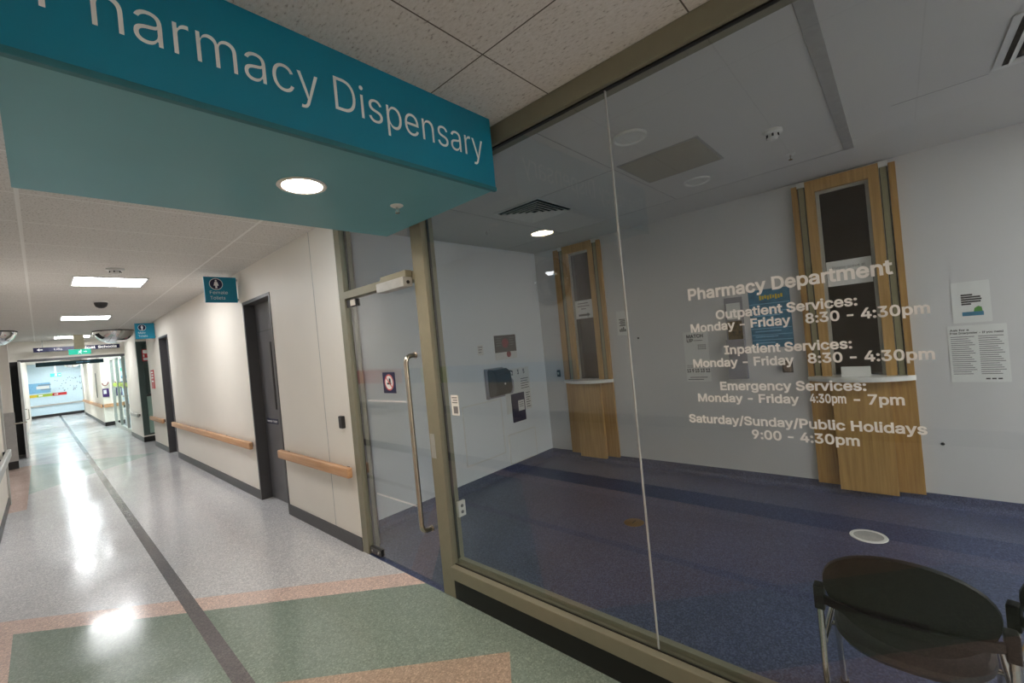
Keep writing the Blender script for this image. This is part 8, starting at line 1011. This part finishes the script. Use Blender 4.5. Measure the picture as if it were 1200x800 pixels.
# floor covers
t = thing('floor_drain', 'round brass floor cover in the blue floor near the pane seam', 'floor cover', (1.56, 1.77, 0))
obj('plate', lathe(BM(), [(0, 0.004), (0.075, 0.004), (0.082, 0), (0, 0)], (1.56, 1.77, 0), (0, 0, 1), 36), 'brass', t, True); obj('slot', B(1.53, 1.59, 1.767, 1.773, .0041, .005), 'ink', t)
t = thing('floor_drain', 'round steel floor cover in the blue floor behind the chair', 'floor cover', (2.14, 0.27, 0))
obj('rim', lathe(BM(), [(0.085, 0.0), (0.085, 0.005), (0.105, 0.005), (0.108, 0)], (2.14, 0.27, 0), (0, 0, 1), 36), 'white', t, True); obj('plate', lathe(BM(), [(0, .003), (0.085, 0.003), (.085, 0), (0, 0)], (2.14, 0.27, 0), (0, 0, 1), 36), 'cover', t)

# ================================================================== CHAIRS
def chair(name, label):
    """stacking visitor chair facing +x, origin on the floor below the seat centre, built at the world origin"""
    t = thing(name, label, 'chair', (0, 0, 0), 0, 'visitor chairs along the glass')
    hw = 0.232; xr = -0.20                       # half spacing and x of the rear uprights
    # backrest: an oval shell, curved around the sitter
    bm = BM(); nu, nv = 36, 8; cz, ry, rz = 0.655, 0.218, 0.162
    def surf(u, r, off):
        y = ry * r * math.cos(u); z = cz + rz * r * math.sin(u)
        x = xr + 0.0 + 0.20 * (abs(y) / ry) ** 2 * 0.25 - 0.05 - 0.20 * (z - cz) - off
        return Vector((x, y, z))
    def sheet(off, inset):
        c = bm.verts.new(surf(0, 0, off)); rings = []
        for j in range(1, nv + 1):
            rr = j / nv * (1 - (inset if j == nv else 0)); rings.append([bm.verts.new(surf(2 * PI * k / nu, rr, off)) for k in range(nu)])
        for k in range(nu): bm.faces.new((c, rings[0][k], rings[0][(k + 1) % nu]))
        for a, b_ in zip(rings, rings[1:]):
            for k in range(nu): bm.faces.new((a[k], b_[k], b_[(k + 1) % nu], a[(k + 1) % nu]))
        return rings[-1]
    r0 = sheet(0.012, 0.015); r1 = sheet(-0.018, 0.03); mid = [bm.verts.new(surf(2 * PI * k / nu, 1.0, -0.003)) for k in range(nu)]
    for a, b_ in ((r0, mid), (mid, r1)):
        for k in range(nu): bm.faces.new((a[k], a[(k + 1) % nu], b_[(k + 1) % nu], b_[k]))
    obj('backrest', bm, 'blackp', t, True)
    # bar and end brackets carrying the back
    bm = BM(); ny = 18
    pr_ = []
    for k in range(ny + 1):
        y = -hw + 2 * hw * k / ny; x = xr - 0.068 + 0.062 * (abs(y) / hw) ** 2.2; pr_.append((x, y))
    v = []
    for x, y in pr_: v.append([bm.verts.new((x + dx, y, z)) for dx, z in ((-0.006, 0.575), (0.006, 0.575), (0.006, 0.605), (-0.006, 0.605))])
    for a, b_ in zip(v, v[1:]):
        for k in range(4): bm.faces.new((a[k], a[(k + 1) % 4], b_[(k + 1) % 4], b_[k]))
    bm.faces.new(v[0]); bm.faces.new(v[-1][::-1])
    obj('back_bar', bm, 'blackp', t, True)
    for s in (-1, 1):
        y = s * hw
        k = obj('bracket', B(xr - 0.022, xr + 0.022, y - 0.014 if s < 0 else y - 0.018, y + 0.018 if s < 0 else y + 0.014, 0.550, 0.634, 0.005), 'blackp', t)
        obj('rear_leg', tube(BM(), [(xr + .005, y, 0.0), (xr, y, 0.30), (xr, y, 0.60)], 0.0115, 14), 'chrome', t, True)
        obj('front_leg', tube(BM(), fillet([(xr, y * .985, 0.43), (0.10, y * .985, 0.415), (0.215, y, 0.0)], 0.05), 0.0115, 14), 'chrome', t, True)
        for x in (xr + .005, .215): obj('foot_cap', lathe(BM(), [(0, 0), (.016, 0), (.016, .02), (0.012, .024), (0, .024)], (x, y, 0), (0, 0, 1), 14), 'plasticd', t)
    obj('cross_tube', tube(BM(), [(-0.05, -hw * .98, 0.412), (-0.05, hw * .98, 0.412)], 0.009, 12), 'chrome', t)
    # padded seat: rounded slab with a bowed rear edge
    bm = BM(); n_ = 44; rings = []
    def outline(sc):
        pts = []
        for k in range(n_):
            a = 2 * PI * k / n_; ex = 2 / 3.2
            cx = math.copysign(abs(math.cos(a)) ** ex, math.cos(a)); sy = math.copysign(abs(math.sin(a)) ** ex, math.sin(a))
            x = 0.215 * cx; y = 0.212 * sy
            if x < 0: x -= 0.035 * (1 - (y / 0.212) ** 2)
            pts.append((x * sc, y * sc))
        return pts
    for sc, z in ((0.0, 0.420), (0.80, 0.422), (0.95, 0.432), (1.0, 0.450), (0.985, 0.467), (0.93, 0.477), (0.75, 0.477), (0.4, 0.471), (0.0, 0.469)):
        if sc == 0: rings.append([bm.verts.new((0, 0, z))]); continue
        rings.append([bm.verts.new((x, y, z)) for x, y in outline(sc)])
    for a, b_ in zip(rings, rings[1:]):
        for k in range(n_):
            j = (k + 1) % n_
            if len(a) == 1: bm.faces.new((a[0], b_[k], b_[j]))
            elif len(b_) == 1: bm.faces.new((a[k], a[j], b_[0]))
            else: bm.faces.new((a[k], a[j], b_[j], b_[k]))
    obj('seat', bm, 'seat', t, True)
    return t
ch = chair('visitor_chair', 'black oval-backed chrome visitor chair right behind the glass at lower right')
ch.matrix_basis = Matrix.Translation((0.34, 0.055, 0))
dup(ch, (0.46, -0.475, 0), 'black visitor chair cut off at the right edge of the photo', None, math.radians(-14))
